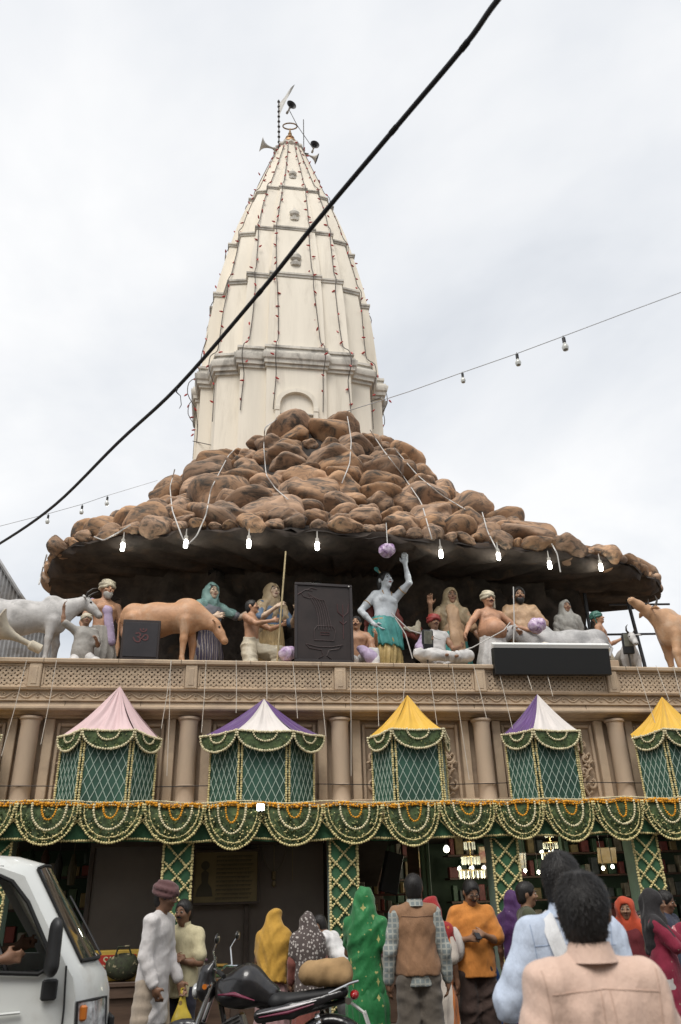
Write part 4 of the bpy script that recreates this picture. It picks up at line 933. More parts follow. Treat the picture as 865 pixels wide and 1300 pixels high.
# ================================================================ implicit surfaces (smooth unions meshed by surface nets)
def _v(*a): return np.array(a, float)
def unit(v): v = np.array(v, float); return v/(np.linalg.norm(v)+1e-9)
class Blob:
    def __init__(s, vox=0.012): s.vox = vox; s.ops = []; s.lo = np.full(3, 1e9); s.hi = np.full(3, -1e9)
    def _grow(s, lo, hi): s.lo = np.minimum(s.lo, lo); s.hi = np.maximum(s.hi, hi)
    def cone(s, a, b, ra, rb, k=0.03, flat=None):
        a = np.array(a, float); b = np.array(b, float); R = max(ra, rb); lo = np.minimum(a, b)-R; hi = np.maximum(a, b)+R
        s._grow(lo, hi); s.ops.append(('c', a, b, ra, rb, k, flat, lo, hi)); return s
    def chain(s, pts, rs, k=0.03, flat=None):
        for i in range(len(pts)-1): s.cone(pts[i], pts[i+1], rs[i], rs[i+1], k, flat)
        return s
    def ell(s, c, r, k=0.03, rot=None):
        c = np.array(c, float); r = np.array(r, float); R = np.array(rot) if rot is not None else np.eye(3)
        e = np.full(3, r.max()) if rot is not None else r
        s._grow(c-e, c+e); s.ops.append(('e', c, r, R, k, c-e, c+e)); return s
    def cut(s, p, n, k=0.006): s.ops.append(('p', np.array(p, float), unit(n), k)); return s          # removes the side n points to
    def carve(s, c, r, k=0.01, rot=None): s.ops.append(('x', np.array(c, float), np.array(r, float), np.array(rot) if rot is not None else np.eye(3), k)); return s
    def mesh(s, disp=None, band=0.05):
        h = s.vox; lo = s.lo-3*h-0.02; n = np.ceil((s.hi+3*h+0.02-lo)/h).astype(int)+1
        ax = [lo[i]+h*np.arange(n[i]) for i in range(3)]
        D = np.full(tuple(n), 0.25, np.float32)
        def sub(l, u, m):
            i0 = np.clip(np.floor((l-m-lo)/h).astype(int), 0, n-1); i1 = np.clip(np.ceil((u+m-lo)/h).astype(int)+1, 1, n); return tuple(slice(a, b) for a, b in zip(i0, i1))
        def grid(sl): return [ax[0][sl[0]][:, None, None].astype(np.float32), ax[1][sl[1]][None, :, None].astype(np.float32), ax[2][sl[2]][None, None, :].astype(np.float32)]
        for o in s.ops:
            if o[0] == 'c':
                _, a, b, ra, rb, k, flat, l, u = o; sl = sub(l, u, k+2*h); X = grid(sl)
                d = b-a; dd = max(float(d@d), 1e-9)
                if flat is not None:            # squash distance across the given axis
                    nv, sc = flat; nv = unit(nv); d_ = d; t = ((X[0]-a[0])*d[0]+(X[1]-a[1])*d[1]+(X[2]-a[2])*d[2])/dd; t = np.clip(t, 0, 1)
                    q = [X[i]-a[i]-t*d[i] for i in range(3)]; m_ = q[0]*nv[0]+q[1]*nv[1]+q[2]*nv[2]; f = 1/sc-1
                    q = [q[i]+m_*f*nv[i] for i in range(3)]; dist = np.sqrt(q[0]**2+q[1]**2+q[2]**2)-(ra+t*(rb-ra))
                    dist = dist*(0.5+0.5*sc)
                else:
                    t = np.clip(((X[0]-a[0])*d[0]+(X[1]-a[1])*d[1]+(X[2]-a[2])*d[2])/dd, 0, 1)
                    dist = np.sqrt((X[0]-a[0]-t*d[0])**2+(X[1]-a[1]-t*d[1])**2+(X[2]-a[2]-t*d[2])**2)-(ra+t*(rb-ra))
                A = D[sl]; hh = np.maximum(k-np.abs(A-dist), 0)/k; D[sl] = np.minimum(A, dist)-hh*hh*k*0.25
            elif o[0] in 'ex':
                if o[0] == 'e': _, c, r, R, k, l, u = o
                else: _, c, r, R, k = o; l, u = c-r.max(), c+r.max()
                sl = sub(l, u, k+2*h); X = grid(sl); q = [X[i]-c[i] for i in range(3)]
                w = [(q[0]*R[0, j]+q[1]*R[1, j]+q[2]*R[2, j])/r[j] for j in range(3)]
                k0 = np.sqrt(w[0]**2+w[1]**2+w[2]**2); k1 = np.sqrt((w[0]/r[0])**2+(w[1]/r[1])**2+(w[2]/r[2])**2)+1e-6
                dist = k0*(k0-1)/k1
                A = D[sl]
                if o[0] == 'e': hh = np.maximum(k-np.abs(A-dist), 0)/k; D[sl] = np.minimum(A, dist)-hh*hh*k*0.25
                else: dist = -dist; hh = np.maximum(k-np.abs(A-dist), 0)/k; D[sl] = np.maximum(A, dist)+hh*hh*k*0.25
            else:
                _, p, nv, k = o; X = grid((slice(None),)*3); dist = (X[0]-p[0])*nv[0]+(X[1]-p[1])*nv[1]+(X[2]-p[2])*nv[2]
                hh = np.maximum(k-np.abs(D-dist), 0)/k; D = np.maximum(D, dist)+hh*hh*k*0.25
        if disp is not None:
            idx = np.nonzero(np.abs(D) < band); Pn = np.stack([ax[i][idx[i]] for i in range(3)], 1); D[idx] += disp(Pn)
        return nets(D, lo, h)
def nets(D, lo, h):
    ins = D < 0
    n = np.array(D.shape)
    c8 = [(i, j, k) for i in (0, 1) for j in (0, 1) for k in (0, 1)]
    sl = lambda o: tuple(slice(o[a], n[a]-1+o[a]) for a in range(3))
    cnt = sum(ins[sl(o)].astype(np.int8) for o in c8)
    act = (cnt > 0) & (cnt < 8); ids = np.nonzero(act)
    num = len(ids[0])
    if num == 0: return np.zeros((0, 3)), []
    idx = np.full(act.shape, -1, np.int64); idx[ids] = np.arange(num)
    val = {o: D[ids[0]+o[0], ids[1]+o[1], ids[2]+o[2]] for o in c8}
    acc = np.zeros((num, 3)); w = np.zeros(num)
    for o in c8:
        for a in range(3):
            if o[a] == 0:
                p = list(o); p[a] = 1; p = tuple(p); va, vb_ = val[o], val[p]; m_ = (va < 0) != (vb_ < 0)
                t = np.where(m_, va/(va-vb_+1e-12*(va == vb_)), 0)
                q = np.zeros((num, 3)); q[:] = o; q[:, a] += t; acc += q*m_[:, None]; w += m_
    V = lo+h*(np.stack(ids, 1)+acc/w[:, None])
    F = []
    for a in range(3):
        b, c = (a+1) % 3, (a+2) % 3
        s0 = [slice(1, n[i]-1) for i in range(3)]; s0[a] = slice(0, n[a]-1); s1 = list(s0); s1[a] = slice(1, n[a])
        m_ = ins[tuple(s0)] != ins[tuple(s1)]; e_ = np.nonzero(m_)
        if len(e_[0]) == 0: continue
        pos = [e_[i]+(0 if i == a else 1) for i in range(3)]
        fl = ins[pos[0], pos[1], pos[2]]
        def cell(db, dc):
            q = [p.copy() for p in pos]; q[b] -= db; q[c] -= dc; return idx[q[0], q[1], q[2]]
        Q = np.stack([cell(1, 1), cell(0, 1), cell(0, 0), cell(1, 0)], 1)
        Q[~fl] = Q[~fl][:, ::-1]; F.append(Q)
    return V, np.concatenate(F)
def bmesh_obj(name, VF, M, parent=None, loc=None, rot=None):
    V, F = VF; me = bpy.data.meshes.new(name); nv, nf = len(V), len(F)
    me.vertices.add(nv); me.vertices.foreach_set('co', np.asarray(V, np.float32).ravel())
    me.loops.add(nf*4); me.loops.foreach_set('vertex_index', np.asarray(F, np.int32).ravel())
    me.polygons.add(nf); me.polygons.foreach_set('loop_start', np.arange(0, nf*4, 4, dtype=np.int32))
    me.update(calc_edges=True); me.polygons.foreach_set('use_smooth', np.ones(nf, bool)); me.validate()
    return link(name, me, M, parent, loc, rot)
def folds(seed, amp, dirs, freq, warp=0.5):
    """cloth folds: thin ridges running across the given directions, coming and going in patches"""
    r = np.random.default_rng(seed); W_ = []
    for d in dirs:
        for q in (0.55, 1.0):
            v = unit(np.array(d)+r.normal(0, 0.2, 3)); W_.append((v*freq*q*r.uniform(0.8, 1.2), r.uniform(0, 6), (0.75 if q < 1 else 0.5)*r.uniform(0.7, 1.2), r.normal(0, 1, 3)*5.5, r.uniform(0, 6)))
    wv = [(r.normal(0, 1, 3)*6, r.uniform(0, 6)) for _ in range(3)]
    def f(p):
        wp = sum(np.sin(p@a+b) for a, b in wv)*warp*0.8; out = 0
        for v, b, a, mv, mb_ in W_: out = out-a*(0.35+0.65*np.clip(0.5+np.sin(p@mv+mb_), 0, 1))*(np.cos(p@v*0.5+b+wp)**4-0.36)
        return amp*0.62*out
    return f

# ================================================================ people
def rotm(ax, deg): return np.array(Matrix.Rotation(radians(deg), 3, ax))
def skeleton(H=1.7, bend=0, side=0, twist=0, turn=0, nod=0, tilt=0, hip=None, armL=((0.2, 0.06, -1), (0.05, -0.25, -1)), armR=((-0.2, 0.06, -1), (-0.05, -0.25, -1)),
             legL=((0.02, -0.03, -1), (0.02, 0.06, -1)), legR=((-0.02, -0.03, -1), (-0.02, 0.06, -1)), handL=None, handR=None, wide=1.0):
    s = H/1.7; J = {}
    hipz = 0.905*s if hip is None else hip
    pel = _v(0, 0, hipz+0.04*s); J['pel'] = pel
    Rb = rotm('X', bend)@rotm('Y', side)@rotm('Z', twist)
    def up(x, y, z): return pel+Rb@(_v(x, y, z-0.945)*s)
    J['waist'] = up(0, 0, 1.08); J['chest'] = up(0, 0.005, 1.27); J['neck'] = up(0, 0.012, 1.445)
    J['shL'] = up(0.168*wide, 0.015, 1.362); J['shR'] = up(-0.168*wide, 0.015, 1.362); J['Rb'] = Rb; J['fwd'] = Rb@_v(0, -1, 0); J['up'] = Rb@_v(0, 0, 1); J['lat'] = Rb@_v(1, 0, 0)
    Rh = rotm('Z', twist+turn)@rotm('X', bend*0.35+nod)@rotm('Y', tilt); J['Rh'] = Rh
    J['head'] = J['neck']+(Rb@_v(0, 0.0, 0.05)+Rh@_v(0, -0.018, 0.085))*s
    for c, arm in (('L', armL), ('R', armR)):
        a, b = unit(arm[0]), unit(arm[1]); J['el'+c] = J['sh'+c]+a*0.285*s; J['wr'+c] = J['el'+c]+b*0.25*s; J['hd'+c] = unit(arm[2]) if len(arm) > 2 else b
    for c, leg, x in (('L', legL, 0.095), ('R', legR, -0.095)):
        a, b = unit(leg[0]), unit(leg[1]); J['hp'+c] = pel+_v(x, 0, -0.04)*s; J['kn'+c] = J['hp'+c]+a*0.425*s; J['an'+c] = J['kn'+c]+b*0.40*s
        J['ft'+c] = unit(leg[2]) if len(leg) > 2 else unit((0.15*np.sign(x), -1, -0.12))
    J['s'] = s; return J
def hand(B, w, d, palm, s, curl=35, side=1, rf=0.0098):
    """palm and five fingers; palm = direction the palm faces"""
    d = unit(d); n = unit(palm-d*(np.array(palm)@d)); x = np.cross(n, d)*side
    k = 0.010
    B.cone(w, w+d*0.03*s, 0.026*s, 0.03*s, 0.02); c = w+d*0.055*s; B.cone(c-x*0.018*s, c+x*0.018*s, 0.026*s, 0.026*s, 0.02, flat=(n, 0.62))
    for i, (o, L) in enumerate(((0.032, 0.074), (0.011, 0.082), (-0.011, 0.077), (-0.031, 0.060))):
        p = w+d*0.085*s+x*o*s; a = radians(curl*(0.75+0.12*i)); q = p+(d*cos(a)+n*sin(a)+x*o*2.0)*L*0.52*s; a2 = a*2.0; e = q+(d*cos(a2)+n*sin(a2))*L*0.48*s
        B.chain([p-d*0.02*s, q, e], [rf*1.1*s, rf*s, rf*0.85*s], k)
    p = w+d*0.03*s+x*0.026*s; q = p+unit(d*0.55+x*0.8+n*0.35)*0.042*s; e = q+unit(d*0.9+x*0.3+n*0.45)*0.032*s
    B.chain([p, q, e], [rf*1.5*s, rf*1.2*s, rf*s], k)
def face(J, o, hairM, vox, stat=False, lips=(0.30, 0.12, 0.10), moustache=False, beard=False, glasses=False):
    s = J['s']; h = J['head']; R = J['Rh']; at = lambda x, y, z: h+R@(_v(x, y, z)*s)
    mw = mat('eye_white', (0.42, 0.40, 0.37), 0.35); md = mat('eye_dark', (0.012, 0.010, 0.009), 0.25)
    eV, eF = ico(1)
    for x in (-1, 1):
        V = [at(x*0.031, -0.0865, 0.005)+R@(v*_v(0.0145, 0.009, 0.0060)*s) for v in eV]; e_ = link('eye', mesh('eye', V, eF), mw, o)
        V = [at(x*0.031, -0.0935, 0.005)+R@(v*_v(0.0070, 0.0035, 0.0056)*s) for v in eV]; link('iris', mesh('iris', V, eF), md, e_)
        m_ = MB(); m_.tube([at(x*0.014, -0.099, 0.024), at(x*0.032, -0.0985, 0.031), at(x*0.052, -0.083, 0.024)], [0.0035*s, 0.005*s, 0.002*s], 6); m_.build('eyebrow', hairM, o)
    m_ = MB(); m_.tube([at(-0.024, -0.089, -0.063), at(-0.010, -0.0985, -0.060), at(0, -0.0985, -0.062), at(0.010, -0.0985, -0.060), at(0.024, -0.089, -0.063)], [0.002*s, 0.0062*s, 0.0065*s, 0.0062*s, 0.002*s], 6); m_.build('lips', mat('lips_%.2f' % lips[0], lips, 0.5), o)
    if moustache:
        m_ = MB(); m_.tube([at(-0.034, -0.084, -0.055), at(-0.014, -0.101, -0.045), at(0, -0.103, -0.042), at(0.014, -0.101, -0.045), at(0.034, -0.084, -0.055)], [0.003*s, 0.0085*s, 0.008*s, 0.0085*s, 0.003*s], 6); m_.build('moustache', hairM, o)
    if beard:
        B = Blob(vox); B.ell(at(0, -0.045, -0.075), _v(0.062, 0.062, 0.058)*s, 0.01, R); B.ell(at(0, -0.06, -0.11), _v(0.04, 0.04, 0.045)*s, 0.02, R); B.carve(at(0, -0.115, -0.045), _v(0.035, 0.04, 0.025)*s, 0.008, R); B.cut(at(0, 0, -0.035), R@_v(0, -0.2, 1))
        bmesh_obj('beard', B.mesh(folds(3, 0.006, [(1, 0, 0)], 160)), hairM, o)
    if glasses:
        m_ = MB()
        for x in (-1, 1):
            m_.tube([at(x*0.033+0.024*cos(a), -0.106, 0.004+0.016*sin(a)) for a in np.linspace(0, 2*pi, 15)], 0.0025*s, 5); m_.tube([at(x*0.057, -0.105, 0.006), at(x*0.078, 0.0, 0.008)], 0.0022*s, 5)
        m_.tube([at(-0.01, -0.108, 0.006), at(0.01, -0.108, 0.006)], 0.0022*s, 5); m_.build('glasses', mat('black_frame', (0.01, 0.01, 0.01), 0.3), o)
def hair_cap(J, o, M, vox, length=0.0, strands=0, bun=False, long=False, vol=1.0, seed=1):
    s = J['s']; h = J['head']; R = J['Rh']; at = lambda x, y, z: h+R@(_v(x, y, z)*s)
    B = Blob(vox); B.ell(at(0, 0.014, 0.026), _v(0.0865, 0.108, 0.1)*s*vol, 0.02, R)
    B.ell(at(0, 0.045, -0.045), _v(0.073, 0.062, 0.075)*s*vol, 0.03, R)
    for x in (-1, 1): B.cone(at(x*0.073, -0.035, 0.03), at(x*0.074, -0.028, -0.02), 0.012*s, 0.006*s, 0.01)
    B.carve(at(0, -0.115, -0.035), _v(0.078, 0.085, 0.105)*s, 0.012, R)
    for x in (-1, 1): B.carve(at(x*0.09, 0.0, -0.05), _v(0.028, 0.034, 0.055)*s, 0.01, R)
    B.cut(at(0, 0.02, -0.098), R@_v(0, -0.15, -1), 0.02)
    if bun: B.ell(at(0, 0.12, 0.0), _v(0.05, 0.045, 0.05)*s, 0.02, R)
    if long:
        B.cone(at(0, 0.06, -0.02), at(0, 0.10, -0.38), 0.085*s, 0.055*s, 0.05, flat=(R@_v(0, 1, 0), 0.5))
    VF = B.mesh(folds(seed, 0.0035*s, [(1, 0, 0), (0.6, 0.6, 0)], 60, 0.8))
    c = bmesh_obj('hair', VF, M, o)
    if strands:
        V, F = VF; r = np.random.default_rng(seed); k = r.integers(0, len(F), strands); st = MB(); ctr = h+R@(_v(0, 0.01, 0.02)*s); crown = at(0, 0.05, 0.12)
        W_ = V[F[k]].mean(1)
        for p in W_:
            n = unit(p-ctr); dn = unit(p-crown); t = unit(dn-n*(dn@n)+r.normal(0, 0.18, 3)); L = r.uniform(0.014, 0.03)*s; sd_ = np.cross(t, n)*0.0009*s
            a = p-n*0.003; b = p+t*L*0.5+n*0.0018*s; e_ = p+t*L+n*r.uniform(-0.003, 0.0030)*s
            st.V += [tuple(a-sd_), tuple(a+sd_), tuple(b+sd_), tuple(b-sd_), tuple(e_)]; st.F += [(st.n, st.n+1, st.n+2, st.n+3), (st.n+3, st.n+2, st.n+4)]; st.n += 5
        me = bpy.data.meshes.new('hair_strands'); me.from_pydata(st.V, [], st.F); me.polygons.foreach_set('use_smooth', [True]*len(me.polygons)); so = link('hair_strands', me, M, c); so['kind'] = 'stuff'
    return c
def body(J, o, M, vox, fat=0.0, clad=False, curlL=30, curlR=30, feet=True, palmL=None, palmR=None, ears=True, fem=False):
    s = J['s']; B = Blob(vox*(1.14 if clad and vox > 0.012 else 1.0)); h = J['head']; R = J['Rh']; at = lambda x, y, z: h+R@(_v(x, y, z)*s); fw = J['fwd']; fl = (fw, 0.66)
    B.ell(at(0, 0.012, 0.022), _v(0.077, 0.097, 0.09)*s, 0.02, R); B.ell(at(0, -0.022, -0.045), _v(0.060, 0.070, 0.074)*s, 0.03, R); B.ell(at(0, -0.062, -0.098), _v(0.026, 0.026, 0.022)*s, 0.025, R)
    B.cone(at(0, -0.092, 0.016), at(0, -0.115, -0.026), 0.008*s, 0.0125*s, 0.012); B.ell(at(0, -0.108, -0.03), _v(0.019, 0.013, 0.010)*s, 0.012, R)
    for x in (-1, 1):
        B.carve(at(x*0.032, -0.108, 0.004), _v(0.022, 0.019, 0.015)*s, 0.012, R); B.ell(at(x*0.045, -0.070, -0.028), _v(0.022, 0.022, 0.02)*s, 0.02, R)
        if ears: B.ell(at(x*0.079, 0.012, -0.008), _v(0.011, 0.024, 0.034)*s, 0.01, R)
    B.cone(J['neck']-J['up']*0.03*s, at(0, 0.015, -0.05), 0.058*s, 0.052*s, 0.03)
    cw = 0.145 if not fem else 0.13
    tk = 0.80 if clad else 1.0; sm = s; s = s*tk
    B.cone(J['chest']+J['lat']*0.05*s, J['chest']-J['lat']*0.05*s, cw*0.78*s, cw*0.78*s, 0.05, flat=fl); B.cone(J['shL']-J['lat']*0.03*s, J['shR']+J['lat']*0.03*s, 0.05*s, 0.05*s, 0.04)
    B.cone(J['neck']-J['up']*0.012*s, J['shL'], 0.042*s, 0.046*s, 0.03); B.cone(J['neck']-J['up']*0.012*s, J['shR'], 0.042*s, 0.046*s, 0.03)
    B.cone(J['chest'], J['waist'], 0.145*s, (0.122+fat*0.5)*s, 0.06, flat=(fw, 0.68+fat)); B.cone(J['waist'], J['pel'], (0.122+fat*0.5)*s, 0.14*s, 0.06, flat=(fw, 0.72+fat*0.6))
    if fat: B.ell(J['waist']+fw*(0.05+fat*0.35)*s-J['up']*0.0, _v(0.125+fat*0.3, 0.11+fat*0.3, 0.13+fat*0.2)*s, 0.06)
    s = sm
    if not fem and not clad:
        for x in (-1, 1): B.ell(J['chest']+fw*0.075*s+J['lat']*x*0.062*s+J['up']*0.03*s, _v(0.062, 0.032, 0.045)*s, 0.03, J['Rb'])
    for c in 'LR':
        B.chain([J['sh'+c], J['el'+c]*0.6+J['sh'+c]*0.4, J['el'+c]], [0.056*s, 0.047*s, 0.038*s], 0.03); B.chain([J['el'+c], J['el'+c]*0.65+J['wr'+c]*0.35, J['wr'+c]], [0.037*s, 0.038*s, 0.025*s], 0.02)
        pl = (palmL if c == 'L' else palmR); pl = unit(pl) if pl is not None else (_v(-1, -0.2, 0) if c == 'L' else _v(1, -0.2, 0))
        hand(B, J['wr'+c], J['hd'+c], pl, s, curlL if c == 'L' else curlR, 1 if c == 'L' else -1)
        B.chain([J['hp'+c], J['kn'+c]], [0.082*s*tk, 0.052*s*tk], 0.04); a, k_ = J['an'+c], J['kn'+c]
        B.chain([k_, k_*0.65+a*0.35+_v(0, 0.012, 0)*s, a], [0.05*s, 0.052*s, 0.034*s], 0.03)
        if feet: f = J['ft'+c]; B.cone(a+_v(0, 0, -0.045)*s-f*0.03*s, a+f*0.13*s+_v(0, 0, -0.05)*s, 0.034*s, 0.028*s, 0.03, flat=(_v(0, 0, 1), 0.8))
    return bmesh_obj('body', B.mesh(), M, o)
# ---- garments
def top(J, o, M, vox, name='shirt', sleeve=1.0, hem=-0.10, inf=0.016, loose=0.0, seed=1, amp=0.010, cutneck=True, flare=0.0, sl_r=None, fat=0.0):
    """shirt / kurta: hem in metres relative to the hip joint (negative is below)"""
    s = J['s']; B = Blob(vox); fw = J['fwd']; fl = (fw, 0.66); lat, upv = J['lat'], J['up']
    B.cone(J['chest']+lat*0.06*s, J['chest']-lat*0.06*s, (0.104+inf)*s, (0.104+inf)*s, 0.03, flat=(fw, 0.82)); B.cone(J['shL']-lat*0.015*s, J['shR']+lat*0.015*s, (0.046+inf*0.8)*s, (0.046+inf*0.8)*s, 0.035)
    B.cone(J['neck']-upv*0.018*s, J['shL'], (0.044+inf*0.4)*s, (0.046+inf*0.7)*s, 0.025); B.cone(J['neck']-upv*0.018*s, J['shR'], (0.044+inf*0.4)*s, (0.046+inf*0.7)*s, 0.025)
    w = 0.134+inf+loose; B.cone(J['chest'], J['waist'], (0.142+inf)*s, (w+fat*0.5)*s, 0.04, flat=(fw, 0.68+fat)); B.cone(J['waist'], J['pel'], (w+fat*0.4)*s, (0.146+inf+loose+flare*0.3)*s, 0.04, flat=(fw, 0.72+fat*0.6))
    hz = J['pel']-_v(0, 0, 0.04)*s+_v(0, 0, hem)*s
    if hem < 0.02: B.cone(J['pel'], hz-_v(0, 0, 0.04), (0.15+inf+loose+flare*0.3)*s, (0.15+inf+loose+flare)*s, 0.05, flat=(_v(0, 1, 0), 0.74))
    if fat: B.ell(J['waist']+fw*(0.06+fat*0.35)*s, _v(0.135+fat*0.3, 0.12+fat*0.3, 0.13+fat*0.2)*s, 0.06)
    B.cut(hz, (0, 0, -1) if hem < 0.02 else -upv)
    ek = sl_r or 0.0
    for c in 'LR':
        a, e, w_ = J['sh'+c], J['el'+c], J['wr'+c]
        if sleeve > 0:
            if sleeve <= 0.5: t = sleeve*2; q = a*(1-t)+e*t; B.cone(a, q, (0.054+inf*0.9)*s, (0.052+inf+ek)*s, 0.04)
            else:
                t = (sleeve-0.5)*2; q = e*(1-t)+w_*t; B.cone(a, e, (0.054+inf*0.9)*s, (0.042+inf+ek)*s, 0.04); B.cone(e, q, (0.046+inf+ek)*s, (0.036+inf*0.8+ek)*s, 0.025)
    f1 = folds(seed, amp*0.72*s, [(1, 0, 0.5), (0.7, 0, -0.9), (0.2, 0.6, 1)], 62, 0.9)
    return bmesh_obj(name, B.mesh(f1), M, o)
def collar(J, o, M, open_=0.35):
    s = J['s']; m_ = MB(); R = J['Rb']; c = J['neck']+J['up']*0.021*s; lo = []
    n = 20; pts = []
    for i in range(n+1):
        a = -pi/2+open_+(2*pi-2*open_)*i/n; pts.append((cos(a), sin(a)))
    V = []; F = []
    for i, (x, y) in enumerate(pts):
        dr = -0.02*(1-min(1, min(i, n-i)/5))
        for r, z in ((0.066, -0.03), (0.061, 0.018+dr), (0.068, 0.023+dr), (0.079, -0.012+dr*1.5), (0.088, -0.036+dr*2)):
            V.append(c+R@(_v(x*r*1.0, y*r*0.98+0.004, z)*s))
    for i in range(n):
        for j in range(4): q = i*5+j; F.append((q, q+5, q+6, q+1))
    link('collar', mesh('collar', V, F, True, 60), M, o)
def trousers(J, o, M, vox, inf=0.02, seed=2, amp=0.010, name='trousers', cuff=0.0, wide=0.0):
    s = J['s']; B = Blob(vox); B.cone(J['pel']+_v(0.03, 0, 0.06)*s, J['pel']+_v(-0.03, 0, 0.06)*s, (0.108+inf*0.5)*s, (0.108+inf*0.5)*s, 0.04, flat=(J['fwd'], 0.80)); B.ell(J['pel']+_v(0, 0.012, -0.05)*s, _v(0.142, 0.108, 0.11)*s, 0.04)
    for c in 'LR':
        q = J['an'+c]; B.chain([J['hp'+c]-_v(0, 0, 0.03)*s, J['kn'+c]], [(0.074+inf)*s, (0.060+inf+wide)*s], 0.04); B.cone(J['kn'+c], q-_v(0, 0, 0.05)*s, (0.060+inf+wide)*s, (0.046+inf+wide)*s, 0.04)
    B.cut(J['pel']+J['up']*0.085*s, J['up'])
    return bmesh_obj(name, B.mesh(folds(seed, amp*s, [(0.4, 0, 1), (-0.4, 0, 1), (1, 0.3, 0.2)], 60, 0.9)), M, o)
def skirt(J, o, M, vox, z0=0.10, z1=0.04, r0=0.15, r1=0.27, name='skirt', seed=3, amp=0.022, n=15, flat=0.82, fwdx=0.0):
    """skirt from z0 above the hip joint down to height z1 of the figure's floor"""
    s = J['s']; B = Blob(vox); a = J['pel']+J['up']*(z0-0.04)*s; b = _v(J['pel'][0], J['pel'][1]-fwdx*s, z1*s)
    mid = a*0.62+b*0.38+_v(0, 0.01, 0); B.cone(a, mid, r0*s, (r0+0.05)*s, 0.05, flat=(_v(0, 1, 0), flat)); B.cone(mid, b+_v(0, 0, 0.02), (r0+0.05)*s, r1*s, 0.05, flat=(_v(0, 1, 0), flat)); B.cut(b, (0, 0, -1)); B.cut(a+J['up']*0.03*s, J['up'])
    c = J['pel']; ph = np.random.default_rng(seed).uniform(0, 6); zt = a[2]; zb = b[2]
    def f(p):
        th = np.arctan2(p[:, 1]-c[1], p[:, 0]-c[0]); k = np.clip((zt-p[:, 2])/(zt-zb+1e-6), 0, 1)
        return amp*s*(0.25+k)*(np.abs(np.sin(th*n/2+ph+1.2*np.sin(p[:, 2]*4+ph)+0.7*np.sin(th*3+ph)))-0.6)
    return bmesh_obj(name, B.mesh(f, 0.06), M, o)
def veil(J, o, M, vox, length=0.45, seed=4, name='veil', front=True, amp=0.024, face_open=1.0, spread=0.0, back=0.05):
    """cloth over the head falling over shoulders and back"""
    s = J['s']; h = J['head']; R = J['Rh']; at = lambda x, y, z: h+R@(_v(x, y, z)*s); B = Blob(vox); fw = J['fwd']
    B.ell(at(0, 0.02, 0.018), _v(0.099, 0.122, 0.118)*s, 0.03, R); B.cone(at(0, 0.03, -0.02), J['neck']-J['up']*0.02*s-fw*0.02*s, 0.098*s, 0.13*s, 0.05, flat=(fw, 0.95))
    B.cone(J['shL']-J['lat']*0.015*s, J['shR']+J['lat']*0.015*s, 0.066*s, 0.066*s, 0.05); 
    B.cone(J['neck']-fw*0.03*s, J['chest']-fw*0.03*s, 0.11*s, (0.155+spread)*s, 0.07, flat=(fw, 0.75)); e_ = J['chest']-J['up']*length*s-fw*back*s
    B.cone(J['chest']-fw*0.03*s, e_, (0.155+spread)*s, (0.15+spread)*s, 0.07, flat=(fw, 0.72))
    for c in 'LR': B.cone(J['sh'+c], J['sh'+c]*0.35+J['el'+c]*0.65, 0.070*s, 0.066*s, 0.05)
    if face_open: B.carve(at(0, -0.125, -0.028), _v(0.072*face_open, 0.105, 0.10)*s, 0.015, R)
    B.cut(e_+J['up']*0.03*s, -J['up'])
    return bmesh_obj(name, B.mesh(folds(seed, amp*s, [(1, 0, 0.15), (0.9, 0.4, -0.2), (0.6, 0, 0.5)], 66, 1.0)), M, o)
def turban(J, o, M, vox, name='turban', tail=None, size=1.0):
    s = J['s']; h = J['head']; R = J['Rh']; at = lambda x, y, z: h+R@(_v(x, y, z)*s); B = Blob(vox)
    B.ell(at(0, 0.012, 0.068), _v(0.088, 0.102, 0.072)*s*size, 0.02, R)
    for i, (tz, rx, ry, zz, r) in enumerate(((0.16, 0.088, 0.102, 0.030, 0.023), (-0.15, 0.088, 0.102, 0.055, 0.024), (0.22, 0.078, 0.092, 0.082, 0.024), (-0.1, 0.055, 0.068, 0.110, 0.024))):
        pts = [at(rx*size*cos(a), 0.012+ry*size*sin(a), zz+tz*rx*cos(a)+0.1*ry*sin(a)) for a in np.linspace(0, 2*pi, 17)]
        for k in range(16): B.cone(pts[k], pts[k+1], r*s, r*s, 0.008)
    if tail is not None: B.chain([at(tail*0.085, 0.03, 0.09), at(tail*0.12, 0.04, 0.03), at(tail*0.11, 0.04, -0.10)], [0.016*s, 0.02*s, 0.024*s], 0.02, flat=(R@_v(0, 1, 0), 0.6))
    B.carve(at(0, -0.12, -0.06), _v(0.1, 0.07, 0.085)*s, 0.01, R)
    return bmesh_obj(name, B.mesh(folds(8, 0.004*s, [(0.3, 0.2, 1)], 90)), M, o)
def drape(o, pts, rs, M, vox, name, seed=5, amp=0.012, flat=None, dirs=((1, 0, 0.2), (0.3, 0.3, 1)), freq=40):
    B = Blob(vox)
    for i in range(len(pts)-1): B.cone(pts[i], pts[i+1], rs[i], rs[i+1], 0.04, flat)
    return bmesh_obj(name, B.mesh(folds(seed, amp, dirs, freq, 0.8)), M, o)
def sole_fix(J):                       # lowest foot point of the figure above its origin
    return min(J['anL'][2], J['anR'][2])-0.078*J['s']

